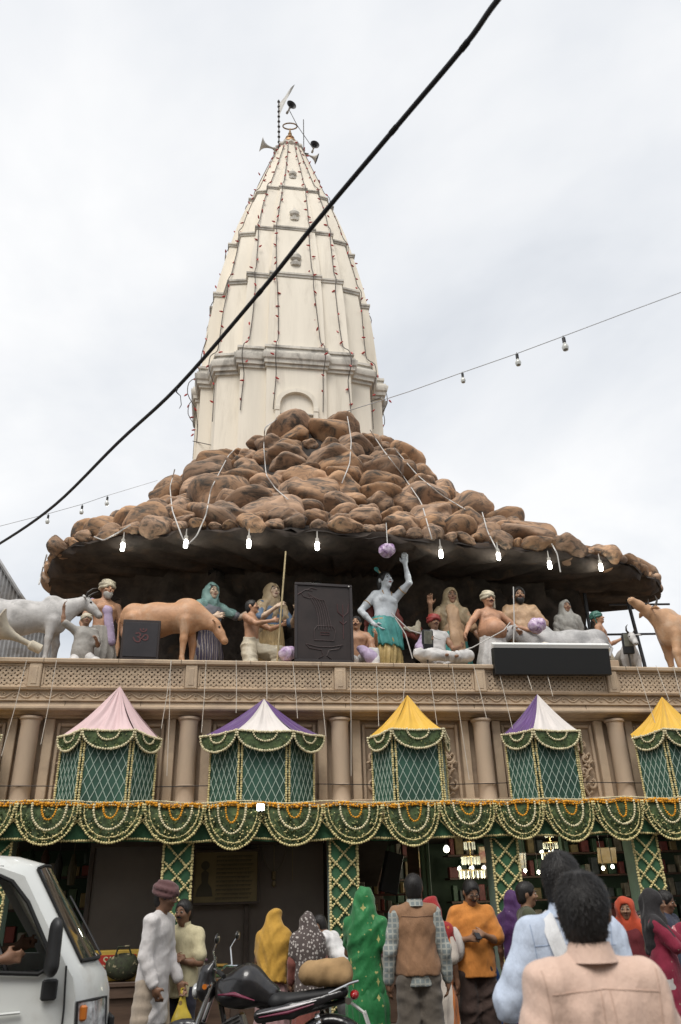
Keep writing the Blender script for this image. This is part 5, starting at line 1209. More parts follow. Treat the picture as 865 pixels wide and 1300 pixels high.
def stitch(sh, lines, M, r=0.0022, name='seam', front=False):
    """seams laid on a finished garment: each line is a list of (x, z) seen from behind, dropped onto the cloth"""
    bpy.context.view_layer.update(); k = -1 if front else 1
    for ln_ in lines:
        q = []
        for i in range(len(ln_)-1):
            for t in np.linspace(0, 1, 12, endpoint=False):
                x = ln_[i][0]*(1-t)+ln_[i+1][0]*t; z = ln_[i][1]*(1-t)+ln_[i+1][1]*t
                hit, loc, nn, ix = sh.ray_cast(Vector((x, 1.0*k, z)), Vector((0, -k, 0)))
                if hit: q.append(np.array(loc)+np.array(nn)*r*0.2)
        if len(q) > 3: m_ = MB(); m_.tube(q, r, 5); m_.build(name, M, sh)
# ================================================================ statues on the terrace
ZS = 4.245
def smat(name, c, rough=0.5, **k): return mat('statue_'+name, c, rough, var=k.pop('var', 0.14), vscale=k.pop('vs', 5), grime=k.pop('grime', tuple(x*0.45 for x in c)), gscale=4, gpos=(0.50, 0.76), bump=0.28, bscale=24, **k)
SK_TAN = smat('tan_skin', (0.43, 0.235, 0.14)); SK_BROWN = smat('brown_skin', (0.30, 0.165, 0.10)); SK_PALE = smat('pale_skin', (0.55, 0.40, 0.29)); SK_BLUE = smat('blue_white_skin', (0.54, 0.57, 0.60), 0.5)
ST_CREAM = smat('cream_cloth', (0.50, 0.44, 0.33)); ST_WHITE = smat('white_cloth', (0.58, 0.56, 0.54)); ST_GOLD = smat('gold_cloth', (0.42, 0.29, 0.13)); ST_TEAL = smat('teal_cloth', (0.06, 0.26, 0.24)); ST_YEL = smat('yellow_dhoti', (0.46, 0.33, 0.13))
ST_TANC = smat('tan_cloth', (0.42, 0.27, 0.16)); ST_RED = smat('red_turban', (0.30, 0.035, 0.03)); ST_MAROON = smat('maroon_shawl', (0.24, 0.055, 0.04)); ST_PURP = smat('plum_cloth', (0.13, 0.08, 0.12)); ST_BLUEV = smat('blue_green_veil', (0.17, 0.28, 0.26)); ST_GREY = smat('grey_cloth', (0.33, 0.31, 0.28)); ST_GREEN = smat('green_turban', (0.04, 0.13, 0.10)); ST_LILAC = smat('lilac_cloth', (0.42, 0.33, 0.47))
HAIR_B = mat('black_hair', (0.012, 0.010, 0.009), 0.5, var=0.3, vscale=60, bump=0.3, bscale=140, stretch=(1, 1, 0.2))
SV = 0.0130
def sfig(name, px_, ytop, Y, rz, label, cat='statue', hipfrac=None, scale=None, group='statues under the rock canopy', **pose):
    """standing figure: height from floor to the head top seen in the photo; seated: scale given, floor block added under it"""
    pt = P(px_, ytop, Y); ztop = pt[2]
    if scale is None: H = ztop-ZS; z0 = ZS; J = skeleton(H, **pose)
    else:
        H = 1.7*scale; J = skeleton(H, hip=hipfrac*scale, **pose); z0 = ztop-(J['head'][2]+0.112*scale)
    o = empty(name, (P(px_, ytop+30, Y)[0], Y, z0), radians(rz), label, cat, group)
    if scale is not None:
        m_ = MB(); hb_ = z0-ZS
        if hb_ > 0.02: m_.lathe([(0.20, ZS-z0), (0.20, -0.03), (0.18, 0.0)], 14); m_.build('plinth', M_STONE2, o)
    return o, J
def dress(o, J, skin, hairM=HAIR_B, hair=True, **k):
    fk = {q: k.pop(q) for q in ('moustache', 'beard', 'glasses', 'lips') if q in k}
    body(J, o, skin, k.pop('vox', SV), **k); face(J, o, hairM, SV, **fk)
    if hair: hair_cap(J, o, hairM, SV, **({} if hair is True else hair))
# 1 old man behind the white cow
o, J = sfig('statue_old_man', 134, 738, 12.3, 30, 'statue of a bare-chested old man in white dhoti and turban behind the white cow', armL=((0.35, 0.0, -0.9), (0.1, -0.4, -0.9)), armR=((-0.3, 0.1, -0.9), (0.1, -0.4, -0.8)))
dress(o, J, SK_TAN, hair=False, beard=True, hairM=mat('grey_hair', (0.35, 0.33, 0.30), 0.8)); turban(J, o, ST_CREAM, SV); skirt(J, o, ST_GREY, SV, 0.12, 0.05, 0.155, 0.22, 'dhoti', amp=0.03, n=13)
drape(o, [J['shR']+_v(0, 0, 0.03), J['chest']+J['fwd']*0.12, J['pel']+J['fwd']*0.15+_v(0.1, 0, -0.1)], [0.06, 0.07, 0.08], ST_LILAC, SV, 'shawl', flat=(J['fwd'], 0.5))
# 2 kneeling boy
o, J = sfig('statue_boy', 107, 780, 11.36, 15, 'statue of a kneeling boy in pale turban raising one arm under the white cow', scale=0.78, hipfrac=0.42, legL=((0.3, -0.8, -0.5), (0.1, 0.3, -1)), legR=((-0.2, -0.5, -0.9), (0, 0.95, -0.3)), armR=((-0.6, -0.2, 0.3), (-0.1, -0.1, 1)), armL=((0.3, -0.2, -0.9), (-0.2, -0.8, 0.1)), nod=-10)
dress(o, J, SK_BROWN, hair=False, clad=True); turban(J, o, ST_CREAM, SV); top(J, o, ST_GREY, SV, 'kurta', 0.42, -0.2, 0.02, 0.02, seed=12); trousers(J, o, ST_WHITE, SV, 0.03, name='dhoti')
# 3 woman in blue-green veil
o, J = sfig('statue_woman_veil', 268, 741, 12.05, 30, 'statue of a woman in blue-green veil lifting an open hand behind the brown cow', armL=((0.7, -0.5, -0.4), (0.75, -0.5, 0.55)), armR=((-0.3, -0.3, -0.9), (0.6, -0.8, 0.1)))
dress(o, J, SK_PALE, hair={'long': True}, fem=True, clad=True, curlL=12, palmL=(0, -1, 0)); top(J, o, smat('grey_blouse', (0.15, 0.15, 0.17)), SV, 'blouse', 0.4, 0.05, 0.012, seed=13); skirt(J, o, pattern(smat('striped_skirt', (0.05, 0.04, 0.075)), 'stripes', (0.26, 0.22, 0.20), 9, 0.25), SV, 0.12, 0.04, 0.15, 0.26); veil(J, o, ST_BLUEV, SV, 0.25, spread=-0.02, back=0.06)
# 4 kneeling man with a staff
o, J = sfig('statue_kneeling_man', 320, 762, 11.55, 55, 'statue of a kneeling bare-chested man gripping a long bamboo staff', scale=0.95, hipfrac=0.46, legL=((0.2, -0.9, -0.3), (0.1, 0.1, -1)), legR=((-0.2, -0.3, -0.9), (0, 0.95, -0.3)), armL=((0.2, -0.85, -0.5), (-0.15, -0.95, 0.1)), armR=((-0.1, -0.8, -0.55), (0.3, -0.95, 0.1)), nod=-8, turn=15)
dress(o, J, SK_TAN, moustache=True, curlL=80, curlR=80); trousers(J, o, ST_CREAM, SV, 0.045, name='dhoti', amp=0.025, wide=0.02)
w1 = np.array(o.location)+np.array(Matrix.Rotation(radians(55), 3, 'Z'))@((J['wrL']+J['wrR'])/2+J['hdL']*0.06); tipp = P(363, 700, w1[1]+0.1); d_ = tipp-w1
m_ = MB(); m_.tube([w1-d_*0.75, w1, w1+d_*0.5, tipp], [0.016, 0.015, 0.014, 0.012], 8); tag(m_.build('bamboo_staff', mat('bamboo', (0.36, 0.28, 0.15), 0.6, var=0.2, vscale=9)), 'long pale bamboo staff held slanting by the kneeling statue', 'staff')
# 5 woman in gold sari
o, J = sfig('statue_gold_woman', 346, 741, 12.05, 28, 'statue of a woman wrapped in gold sari and veil beside the black lingam board', armL=((0.3, -0.4, -0.85), (-0.3, -0.8, 0.4)), armR=((-0.3, -0.4, -0.85), (0.5, -0.7, 0.5)), nod=-6)
dress(o, J, SK_PALE, fem=True, clad=True); top(J, o, smat('blue_blouse', (0.09, 0.14, 0.22)), SV, 'blouse', 0.45, 0.05, 0.012, seed=14); skirt(J, o, ST_GOLD, SV, 0.14, 0.04, 0.155, 0.27, 'sari', amp=0.03, n=19); veil(J, o, smat('gold_veil', (0.34, 0.25, 0.15)), SV, 0.42, seed=9, amp=0.02, spread=0.02)
# 6 figure mostly hidden by the board
o, J = sfig('statue_hidden_woman', 403, 738, 12.35, 0, 'statue whose dark haired head just shows above the black lingam board')
dress(o, J, SK_PALE, fem=True, clad=True, vox=0.016); top(J, o, ST_GREY, 0.016, 'blouse', 0.45, -0.1, 0.012); skirt(J, o, ST_PURP, 0.018)
# 7 seated man right of the board
o, J = sfig('statue_seated_man', 453, 783, 11.7, -15, 'seated bare-chested statue with raised knee between the lingam board and the blue-white figure', scale=0.98, hipfrac=0.16, legL=((0.4, -0.75, 0.65), (0.15, -0.35, -1)), legR=((-0.7, -0.7, 0.05), (0.9, -0.3, -0.1)), armL=((0.5, -0.5, -0.7), (0.1, -0.9, 0.3)), armR=((-0.4, -0.3, -0.8), (0.3, -0.9, 0)))
dress(o, J, SK_TAN, moustache=True); trousers(J, o, ST_WHITE, SV, 0.035, name='dhoti', amp=0.02)
drape(o, [J['pel']+_v(0.1, -0.3, 0.1), J['pel']+_v(0.25, -0.4, -0.05), J['pel']+_v(0.3, -0.38, -0.2)], [0.07, 0.10, 0.08], ST_LILAC, SV, 'sash', amp=0.03)
# 8 the blue-white figure lifting the hill
o, J = sfig('statue_lifting_figure', 486, 725, 11.95, 16, 'tall blue-white statue in crown, raising one hand to the rock above', armL=((0.30, -0.62, 0.45), (-0.10, 0.10, 1), (0, 0.05, 1)), armR=((-0.62, 0.15, -0.72), (0.42, -0.45, -0.75)), legR=((-0.06, -0.05, -1), (-0.03, 0.05, -1)), legL=((0.10, -0.1, -1), (0.02, 0.05, -1)), turn=10, nod=-8, side=5, wide=0.80)
dress(o, J, SK_BLUE, hair={'long': True}, curlL=25, palmL=(-0.3, -1, 0), lips=(0.35, 0.10, 0.10))
s = J['s']; B = Blob(SV); a = J['pel']
skirt(J, o, ST_YEL, SV, 0.0, 0.05, 0.15, 0.21, 'dhoti', amp=0.035, n=15); skirt(J, o, ST_TEAL, SV, 0.135, 0.70, 0.156, 0.215, 'hip_wrap', seed=8, amp=0.03, n=13)
m_ = MB(); m_.tube([J['pel']+_v(0.155*cos(t)*s, 0.115*sin(t)*s, 0.085*s) for t in np.linspace(0, 2*pi, 25)], 0.020*s, 8); m_.build('belt', smat('gilt', (0.34, 0.21, 0.09), 0.4), o)
drape(o, [J['pel']+_v(0, -0.14, 0.05), J['pel']+_v(0.01, -0.19, -0.25), J['pel']+_v(0, -0.19, -0.6)], [0.045, 0.055, 0.06], ST_YEL, SV, 'front_pleat', flat=(_v(0, 1, 0), 0.5), amp=0.02, dirs=((1, 0, 0),), freq=110)
drape(o, [J['shL']+_v(0.0, 0.06, 0.02), J['shL']+_v(0.10, 0.10, -0.32), J['shL']+_v(0.18, 0.10, -0.52), J['shL']+_v(0.38, 0.06, -0.56), J['shL']+_v(0.50, 0.02, -0.44)], [0.045, 0.075, 0.085, 0.08, 0.03], ST_MAROON, SV, 'flying_shawl', flat=(_v(0, 1, 0.2), 0.35), amp=0.03, freq=55, dirs=((0.5, 0, 1),))
drape(o, [J['shL']+_v(0.20, 0.04, -0.48), J['shL']+_v(0.40, 0.0, -0.50), J['shL']+_v(0.44, 0.02, -0.40), J['shL']+_v(0.46, 0.02, -0.28)], [0.03, 0.06, 0.05, 0.012], ST_CREAM, SV, 'shawl_edge', flat=(_v(0, 1, 0.2), 0.35), amp=0.02, freq=60)
drape(o, [J['shR']+_v(-0.02, 0.07, 0.0), J['shR']+_v(-0.06, 0.13, -0.35), J['shR']+_v(-0.12, 0.12, -0.78)], [0.05, 0.09, 0.06], ST_MAROON, SV, 'back_shawl', flat=(_v(0, 1, 0), 0.45), amp=0.02)
hd = J['head']; R = J['Rh']; B = Blob(SV); B.ell(hd+R@_v(0, 0.015, 0.075), _v(0.092, 0.105, 0.045), 0.02, R); B.cone(hd+R@_v(0, 0.02, 0.10), hd+R@_v(0, 0.04, 0.175), 0.06, 0.018, 0.02); B.cone(hd+R@_v(-0.05, 0, 0.10), hd+R@_v(-0.10, 0.03, 0.20), 0.022, 0.012, 0.02)
bmesh_obj('crown', B.mesh(), smat('crown_gilt', (0.30, 0.22, 0.12), 0.4), o)
drape(o, [hd+R@_v(-0.07, 0.02, 0.12), hd+R@_v(-0.12, 0.04, 0.22), hd+R@_v(-0.10, 0.05, 0.27)], [0.02, 0.035, 0.012], ST_TEAL, SV, 'peacock_feather', flat=(_v(0, 1, 0), 0.3), amp=0.0)
m_ = MB(); m_.beads([J['neck']+J['Rb']@_v(0.085*sin(t), -0.03-0.085*abs(cos(t/2))**2, -0.03-0.13*max(0, cos(t))) for t in np.linspace(-2.2, 2.2, 30)], 0.011); m_.build('necklace', smat('necklace', (0.40, 0.25, 0.12)), o)
for c in 'LR':
    q = J['el'+c]*0.55+J['sh'+c]*0.45; d = unit(J['el'+c]-J['sh'+c]); u = unit(np.cross(d, (0.3, 1, 0.2))); v = np.cross(d, u)
    m_ = MB(); m_.tube([q+(u*cos(t)+v*sin(t))*0.052*s for t in np.linspace(0, 2*pi, 17)], 0.009, 6); m_.build('armlet', MATS['statue_gilt'], o)
# 9 seated man in red turban
o, J = sfig('statue_red_turban_man', 553, 782, 11.55, 5, 'statue of a seated moustached man in white vest and round red turban', scale=0.97, hipfrac=0.16, legL=((0.75, -0.7, 0.1), (-0.75, -0.5, -0.1)), legR=((-0.7, -0.7, 0.15), (0.85, -0.4, -0.1)), armL=((0.35, -0.3, -0.85), (0.1, -0.9, -0.1)), armR=((-0.4, -0.3, -0.8), (0.1, -0.9, 0.1)))
dress(o, J, SK_BROWN, hair=False, moustache=True, clad=True); turban(J, o, ST_RED, SV, size=1.12); top(J, o, ST_WHITE, SV, 'vest', 0.06, -0.05, 0.014, seed=15); trousers(J, o, ST_WHITE, SV, 0.04, name='dhoti', amp=0.02)
drape(o, [J['shR']+_v(-0.04, -0.05, 0.0), J['elR']+_v(-0.02, -0.05, 0), J['wrR']+_v(-0.1, 0, -0.12)], [0.05, 0.08, 0.09], ST_LILAC, SV, 'lilac_wrap', amp=0.03)
# 10 woman in tan veil and teal skirt
o, J = sfig('statue_teal_woman', 574, 747, 12.25, 0, 'statue of a woman in long tan veil and teal skirt behind the red turbaned one', armR=((-0.5, -0.3, -0.7), (-0.1, -0.4, 1)), armL=((0.4, -0.1, -0.9), (0.3, -0.3, -0.8)))
dress(o, J, SK_BROWN, fem=True, clad=True, curlR=10, palmR=(0, -1, 0)); top(J, o, ST_TANC, SV, 'blouse', 0.45, 0.0, 0.014, seed=16); skirt(J, o, ST_TEAL, SV, 0.12, 0.04, 0.155, 0.26); veil(J, o, smat('tan_veil', (0.34, 0.26, 0.16)), SV, 0.36, seed=10, amp=0.02, spread=0.03)
drape(o, [J['chest']+_v(-0.03, -0.12, 0.1), J['pel']+_v(0.0, -0.17, 0.0), J['pel']+_v(0.03, -0.2, -0.4)], [0.11, 0.12, 0.10], ST_TANC, SV, 'front_drape', flat=(_v(0, 1, 0), 0.45), amp=0.02, dirs=((1, 0, 0.1),), freq=60)
# 11 stout man
o, J = sfig('statue_stout_man', 622, 752, 11.85, 10, 'statue of a stout smiling bare-bellied man in white headscarf and dhoti', armL=((0.75, -0.25, -0.75), (0.55, -0.7, -0.35)), armR=((-0.75, -0.2, -0.8), (-0.5, -0.4, -0.7)), wide=1.08)
dress(o, J, smat('ruddy_skin', (0.45, 0.24, 0.145)), hair=False, fat=0.16, moustache=True); turban(J, o, ST_CREAM, SV, tail=1); skirt(J, o, ST_WHITE, SV, 0.06, 0.05, 0.195, 0.25, 'dhoti', amp=0.03, n=13, flat=0.9)
# 12 bearded man
o, J = sfig('statue_bearded_man', 661, 746, 12.15, -8, 'statue of a bearded man with dark hair in a tan shoulder wrap', armL=((0.4, -0.2, -0.9), (-0.3, -0.7, -0.4)), armR=((-0.4, -0.2, -0.9), (0.3, -0.7, -0.4)))
dress(o, J, SK_BROWN, hair={'vol': 1.1}, beard=True, moustache=True, clad=True); top(J, o, ST_TANC, SV, 'wrap', 0.42, -0.1, 0.03, 0.03, seed=17, amp=0.024); skirt(J, o, ST_CREAM, SV, 0.05, 0.05, 0.165, 0.23, 'dhoti')
# 13 grey veiled woman
o, J = sfig('statue_grey_woman', 722, 763, 12.3, -5, 'statue of a woman in plain grey veil behind the reclining grey cow', scale=1.0, hipfrac=0.7)
dress(o, J, SK_BROWN, fem=True, clad=True); top(J, o, ST_GREY, SV, 'blouse', 0.45, -0.1, 0.014); skirt(J, o, ST_GREY, SV); veil(J, o, smat('grey_veil', (0.30, 0.285, 0.26)), SV, 0.40, seed=11, amp=0.02, spread=0.03)
# 14 green turbaned figure
o, J = sfig('statue_green_turban', 764, 778, 11.9, 55, 'statue of a bare-chested youth in dark green turban looking up at the tan cow', scale=0.9, hipfrac=0.62, nod=-14, armL=((0.2, -0.4, -0.9), (0.1, -0.8, 0.3)))
dress(o, J, SK_TAN, hair=False); turban(J, o, ST_GREEN, SV, tail=-1); skirt(J, o, ST_CREAM, SV, 0.05, 0.02, 0.15, 0.2, 'dhoti')

# ================================================================ cattle
def cow(name, loc, rz, sc, M, label, head='level', lying=False, horns=True, plinth=0.0, vox=0.018, hump=1.0, M2=None):
    o = empty(name, loc, radians(rz), label, 'cow statue', 'cattle statues')
    o.scale = (sc, sc, sc); B = Blob(vox); y1 = 0.15
    B.chain([_v(-0.62, 0, 1.00), _v(-0.2, 0, 0.96), _v(0.35, 0, 0.97)], [0.25, 0.31, 0.29], 0.08, flat=(_v(0, 1, 0), 0.82)); B.ell(_v(-0.62, 0, 1.06), _v(0.24, 0.21, 0.22), 0.08); B.ell(_v(0.42, 0, 0.92), _v(0.22, 0.2, 0.30), 0.08)
    B.ell(_v(-0.25, 0, 0.80), _v(0.36, 0.22, 0.2), 0.1)
    for s_ in (-1, 1): B.ell(_v(-0.72, s_*0.13, 1.12), _v(0.07, 0.05, 0.06), 0.06)
    if hump: B.ell(_v(0.36, 0, 1.27), _v(0.17, 0.10, 0.13*hump), 0.07)
    if head == 'level': n0, n1, hd, mz = _v(0.50, 0, 1.08), _v(0.88, 0, 1.26), _v(0.96, 0, 1.30), _v(1.24, 0, 1.04)
    elif head == 'low': n0, n1, hd, mz = _v(0.50, 0, 1.05), _v(0.86, 0, 0.84), _v(0.95, 0, 0.78), _v(1.14, 0, 0.47)
    else: n0, n1, hd, mz = _v(0.50, 0, 1.10), _v(0.76, 0, 1.25), _v(0.84, 0, 1.30), _v(1.14, 0, 1.46)
    B.chain([n0, n1], [0.24, 0.14], 0.08, flat=(_v(0, 1, 0), 0.62)); B.cone(_v(0.55, 0, 0.78), n1*0.6+n0*0.4-_v(0, 0, 0.12), 0.09, 0.06, 0.08, flat=(_v(0, 1, 0), 0.5))
    ax = unit(mz-hd); upv = unit(np.cross(ax, _v(0, 1, 0))); upv = upv if upv[2] > 0 or head != 'level' else -upv
    if head == 'low' and upv[0] < 0: upv = -upv
    if head == 'up' and upv[2] < 0: upv = -upv
    B.cone(hd, hd+ax*0.18, 0.115, 0.085, 0.05, flat=(_v(0, 1, 0), 0.85)); B.cone(hd+ax*0.18, mz-ax*0.03, 0.085, 0.07, 0.05); B.ell(mz, _v(0.06, 0.065, 0.055), 0.03)
    top_ = hd-ax*0.06+upv*0.06
    for s_ in (-1, 1):
        B.carve(hd+ax*0.10+upv*0.06+_v(0, s_*0.095, 0), _v(0.03, 0.018, 0.022), 0.012)
        e0 = hd-ax*0.03+upv*0.03+_v(0, s_*0.09, 0); B.chain([e0, e0+_v(0, s_*0.11, -0.01)-ax*0.02, e0+_v(0, s_*0.19, -0.05)-ax*0.03], [0.02, 0.04, 0.012], 0.02, flat=(upv, 0.5))
    if not lying:
        for s_ in (-1, 1):
            f = 0.05*s_
            B.chain([_v(0.42, s_*y1, 0.85), _v(0.45+f, s_*y1, 0.50), _v(0.44+f, s_*y1, 0.14), _v(0.46+f, s_*y1, 0.05)], [0.115, 0.066, 0.042, 0.058], 0.05)
            B.chain([_v(-0.58, s_*y1, 0.92), _v(-0.50-f, s_*(y1+0.03), 0.66), _v(-0.70-f, s_*y1, 0.44), _v(-0.64-f, s_*y1, 0.13), _v(-0.61-f, s_*y1, 0.05)], [0.17, 0.115, 0.055, 0.042, 0.058], 0.05)
        B.cut((0, 0, 0.0), (0, 0, -1))
    else:
        for s_ in (-1, 1):
            B.chain([_v(0.40, s_*0.2, 0.72), _v(0.62, s_*0.24, 0.66), _v(0.36, s_*0.26, 0.63)], [0.10, 0.06, 0.05], 0.05); B.chain([_v(-0.6, s_*0.2, 0.85), _v(-0.2, s_*0.30, 0.70), _v(-0.55, s_*0.33, 0.64)], [0.18, 0.10, 0.055], 0.05)
        B.cut((0, 0, 0.60), (0, 0, -1))
    bo = bmesh_obj('body', B.mesh(folds(21, 0.010, [(0.6, 0, 0.5), (0, 0, 1)], 16, 0.6)), M, o)
    dz = -0.60 if lying else 0
    if lying: bo.location = (0, 0, dz)
    D_ = _v(0, 0, dz)
    hm = mat('horn_dark', (0.045, 0.036, 0.03), 0.5, var=0.3, vscale=8)
    for s_ in (-1, 1):
        if horns:
            m_ = MB(); q = top_+_v(0, s_*0.05, 0)+D_; m_.tube([q, q+upv*0.08+_v(0, s_*0.06, 0)-ax*0.03, q+upv*0.19+_v(0, s_*0.07, 0)-ax*0.02, q+upv*0.27+_v(0, s_*0.04, 0)+ax*0.02], [0.028, 0.024, 0.016, 0.005], 8); m_.build('horn', hm, o)
        V, F = ico(2); link('eye', mesh('eye', [hd+ax*0.09+upv*0.055+_v(0, s_*0.082, 0)+D_+v*_v(0.022, 0.014, 0.018) for v in V], F), mat('eye_dark', (0.012, 0.01, 0.009), 0.25), o)
        m_ = MB(); m_.lathe([(0, -0.004), (0.014, -0.003), (0.014, 0.003), (0, 0.004)], 8, (0, 0, 0), axis='Z', caps=False); no_ = m_.build('nostril', mat('nostril_dark', (0.05, 0.03, 0.028), 0.6), o, loc=tuple(mz+ax*0.048+_v(0, s_*0.03, 0)+upv*0.012+D_), rot=Vector(ax+_v(0, s_*0.5, 0)).to_track_quat('Z', 'Y').to_euler())
    m_ = MB(); t0 = _v(-0.84, 0, 1.08)+D_
    if lying: m_.tube([t0, t0+_v(-0.06, 0.1, -0.2), t0+_v(0.1, 0.3, -0.42)], [0.03, 0.022, 0.03], 8)
    else: m_.tube([t0, t0+_v(-0.06, 0, -0.15), t0+_v(-0.05, 0, -0.45), t0+_v(-0.04, 0, -0.62), t0+_v(-0.03, 0, -0.80)], [0.035, 0.024, 0.018, 0.045, 0.01], 8)
    m_.build('tail', M, o)
    if not lying:
        for x in (0.46+0.05, 0.46-0.05):
            s_ = 1 if x > 0.46 else -1; m_ = MB(); m_.lathe([(0.062, -0.002), (0.062, 0.03), (0.054, 0.07)], 12, (x, s_*y1, 0)); m_.build('hoof', hm, o)
            m_ = MB(); m_.lathe([(0.062, -0.002), (0.062, 0.03), (0.054, 0.07)], 12, (-0.61-0.05*s_, s_*y1, 0)); m_.build('hoof', hm, o)
    if plinth: m_ = MB(); m_.box((-0.05, 0, -plinth/sc/2-0.003), (1.7, 0.62, plinth/sc), ch=0.01); m_.build('plinth', M_STONE2, o)
    return o
M_COWW = smat('cow_white', (0.50, 0.48, 0.46), 0.55, grime=(0.22, 0.21, 0.20)); M_COWT = smat('cow_tan', (0.47, 0.25, 0.13), 0.5, grime=(0.52, 0.36, 0.24)); M_COWG = smat('cow_grey', (0.40, 0.39, 0.385), 0.55, grime=(0.2, 0.195, 0.19)); M_COWR = smat('cow_buff', (0.50, 0.29, 0.16), 0.5, grime=(0.55, 0.40, 0.28))
zp = 4.66
def cx(px_, Y): return float(P(px_, 800, Y)[0])
cow('cow_statue', (cx(36, 11.62), 11.62, zp+0.05), 4, 0.80, M_COWW, 'white humped cow statue with dark horns beside the kneeling boy', 'level', plinth=zp-ZS+0.05)
cow('cow_statue', (cx(210, 11.42), 11.42, zp), -12, 0.80, M_COWT, 'tan brown cow statue lowering its head beside the black om box', 'low', plinth=zp-ZS, hump=0.6, horns=False)
cow('cow_statue', (cx(872, 11.55), 11.55, zp-0.10), 192, 0.92, M_COWR, 'buff cow statue stretching its muzzle up with short dark horns', 'up', plinth=zp-ZS-0.10, hump=0.8)
cow('cow_statue', (cx(712, 11.75), 11.75, zp+0.24), 172, 0.86, M_COWG, 'grey cow statue lying down behind the black trough light box', 'level', lying=True, plinth=zp-ZS+0.24, horns=False)
cow('cow_statue', (cx(783, 11.9), 11.75, zp-0.24), -106, 0.62, M_COWW, 'small white calf statue facing the street beside the floodlight', 'level', plinth=zp-ZS-0.24)
# ================================================================ people in the street
def cloth(name, c, rough=0.85, **k): return mat('cloth_'+name, c, rough, var=k.pop('var', 0.10), vscale=k.pop('vs', 9), bump=0.55, bscale=min(k.pop('bs', 20), 20), stretch=k.pop('stretch', (1.2, 1.2, 0.55)), sheen=0.15, **k)
SKIN = mat('skin_brown', (0.20, 0.105, 0.062), 0.55, var=0.10, vscale=9, bump=0.05, bscale=120, sss=0.05)
SKIN2 = mat('skin_light_brown', (0.27, 0.15, 0.09), 0.55, var=0.10, vscale=9, bump=0.05, bscale=120, sss=0.05)
PV = 0.0138
def pfig(px_, ytop, Y, rz, label, floor=0.15, group=None, **pose):
    pt = P(px_, ytop, Y); J = skeleton(1.7, **pose); top0 = J['head'][2]+0.112
    sf = sole_fix(J); H = 1.7*(pt[2]-floor)/(top0-sf); J = skeleton(H, **pose); sf = sole_fix(J)
    Rz = np.array(Matrix.Rotation(radians(rz), 3, 'Z')); hx = Rz@J['head']
    o = empty('person', (pt[0]-hx[0], Y-hx[1], floor-sf), radians(rz), label, 'person', group)
    return o, J
def shoes(J, o, M, vox=PV):
    s = J['s']
    for c in 'LR':
        a = J['an'+c]; f = J['ft'+c]; B = Blob(vox); B.cone(a+_v(0, 0, -0.035)*s-f*0.045*s, a+f*0.15*s+_v(0, 0, -0.045)*s, 0.046*s, 0.038*s, 0.03, flat=(_v(0, 0, 1), 0.85)); B.cut(a-_v(0, 0, 0.078)*s, (0, 0, -1)); bmesh_obj('shoe', B.mesh(), M, o)
LEATHER = mat('dark_leather', (0.03, 0.022, 0.018), 0.5)
def wear(o, J, skin=SKIN, hair=True, vox=PV, hairM=HAIR_B, **k):
    fk = {q: k.pop(q) for q in ('moustache', 'beard', 'glasses') if q in k}
    body(J, o, skin, vox, clad=True, **k); face(J, o, hairM, vox, lips=(0.16, 0.07, 0.055), **fk)
    if hair: hair_cap(J, o, hairM, vox, **({'strands': 900} if hair is True else hair))
# turbaned man in long white kurta
o, J = pfig(212, 1122, 8.9, 66, 'turbaned person in long white kurta and beige trousers holding a yellow bag', floor=0.0, bend=6, nod=8, armL=((0.10, -0.08, -1), (0.0, -0.5, -0.9)), armR=((-0.12, 0.05, -1), (0.05, -0.4, -0.9)), legL=((0.04, -0.1, -1), (0.02, 0.1, -1)), legR=((-0.04, 0.05, -1), (-0.02, 0.12, -1)))
wear(o, J, hair={'vol': 0.98}); turban(J, o, cloth('maroon_turban', (0.11, 0.05, 0.05)), PV, size=1.1)
KURTA = cloth('kurta_white', (0.60, 0.57, 0.555))
top(J, o, KURTA, 0.0118, 'kurta', 0.95, -0.36, 0.014, 0.004, seed=31, amp=0.014, flare=0.03, sl_r=0.006); trousers(J, o, cloth('beige_trousers', (0.38, 0.31, 0.24)), PV, 0.03, seed=32, amp=0.018, wide=0.012); shoes(J, o, LEATHER)
# yellow carrier bag
wR = np.array(o.location)+np.array(Matrix.Rotation(radians(62), 3, 'Z'))@(J['wrL']+J['hdL']*0.08)
B = Blob(0.011); B.cone(_v(0, 0, -0.30), _v(0, 0, -0.48), 0.10, 0.125, 0.05, flat=(_v(0, 1, 0), 0.55)); B.cone(_v(0, 0, -0.30), _v(0, 0, -0.03), 0.09, 0.02, 0.04, flat=(_v(0, 1, 0), 0.5)); B.cut((0, 0, -0.56), (0, 0, -1))
bg_ = empty('carrier_bag', wR, radians(25), 'full yellow plastic carrier bag hanging from the hand of the turbaned person', 'bag'); bmesh_obj('bag', B.mesh(folds(33, 0.02, [(1, 0, 0.2), (0.5, 0, 1)], 45, 1.2)), pattern(mat('yellow_plastic', (0.50, 0.37, 0.045), 0.4, var=0.2, vscale=8), 'spots', (0.20, 0.13, 0.04), 9, 0.18), bg_)
m_ = MB(); m_.tube([(-0.02, 0, -0.05), (-0.012, 0, 0.01), (0.012, 0, 0.01), (0.02, 0, -0.05)], 0.007, 6); m_.build('bag_handle', MATS['yellow_plastic'], bg_)
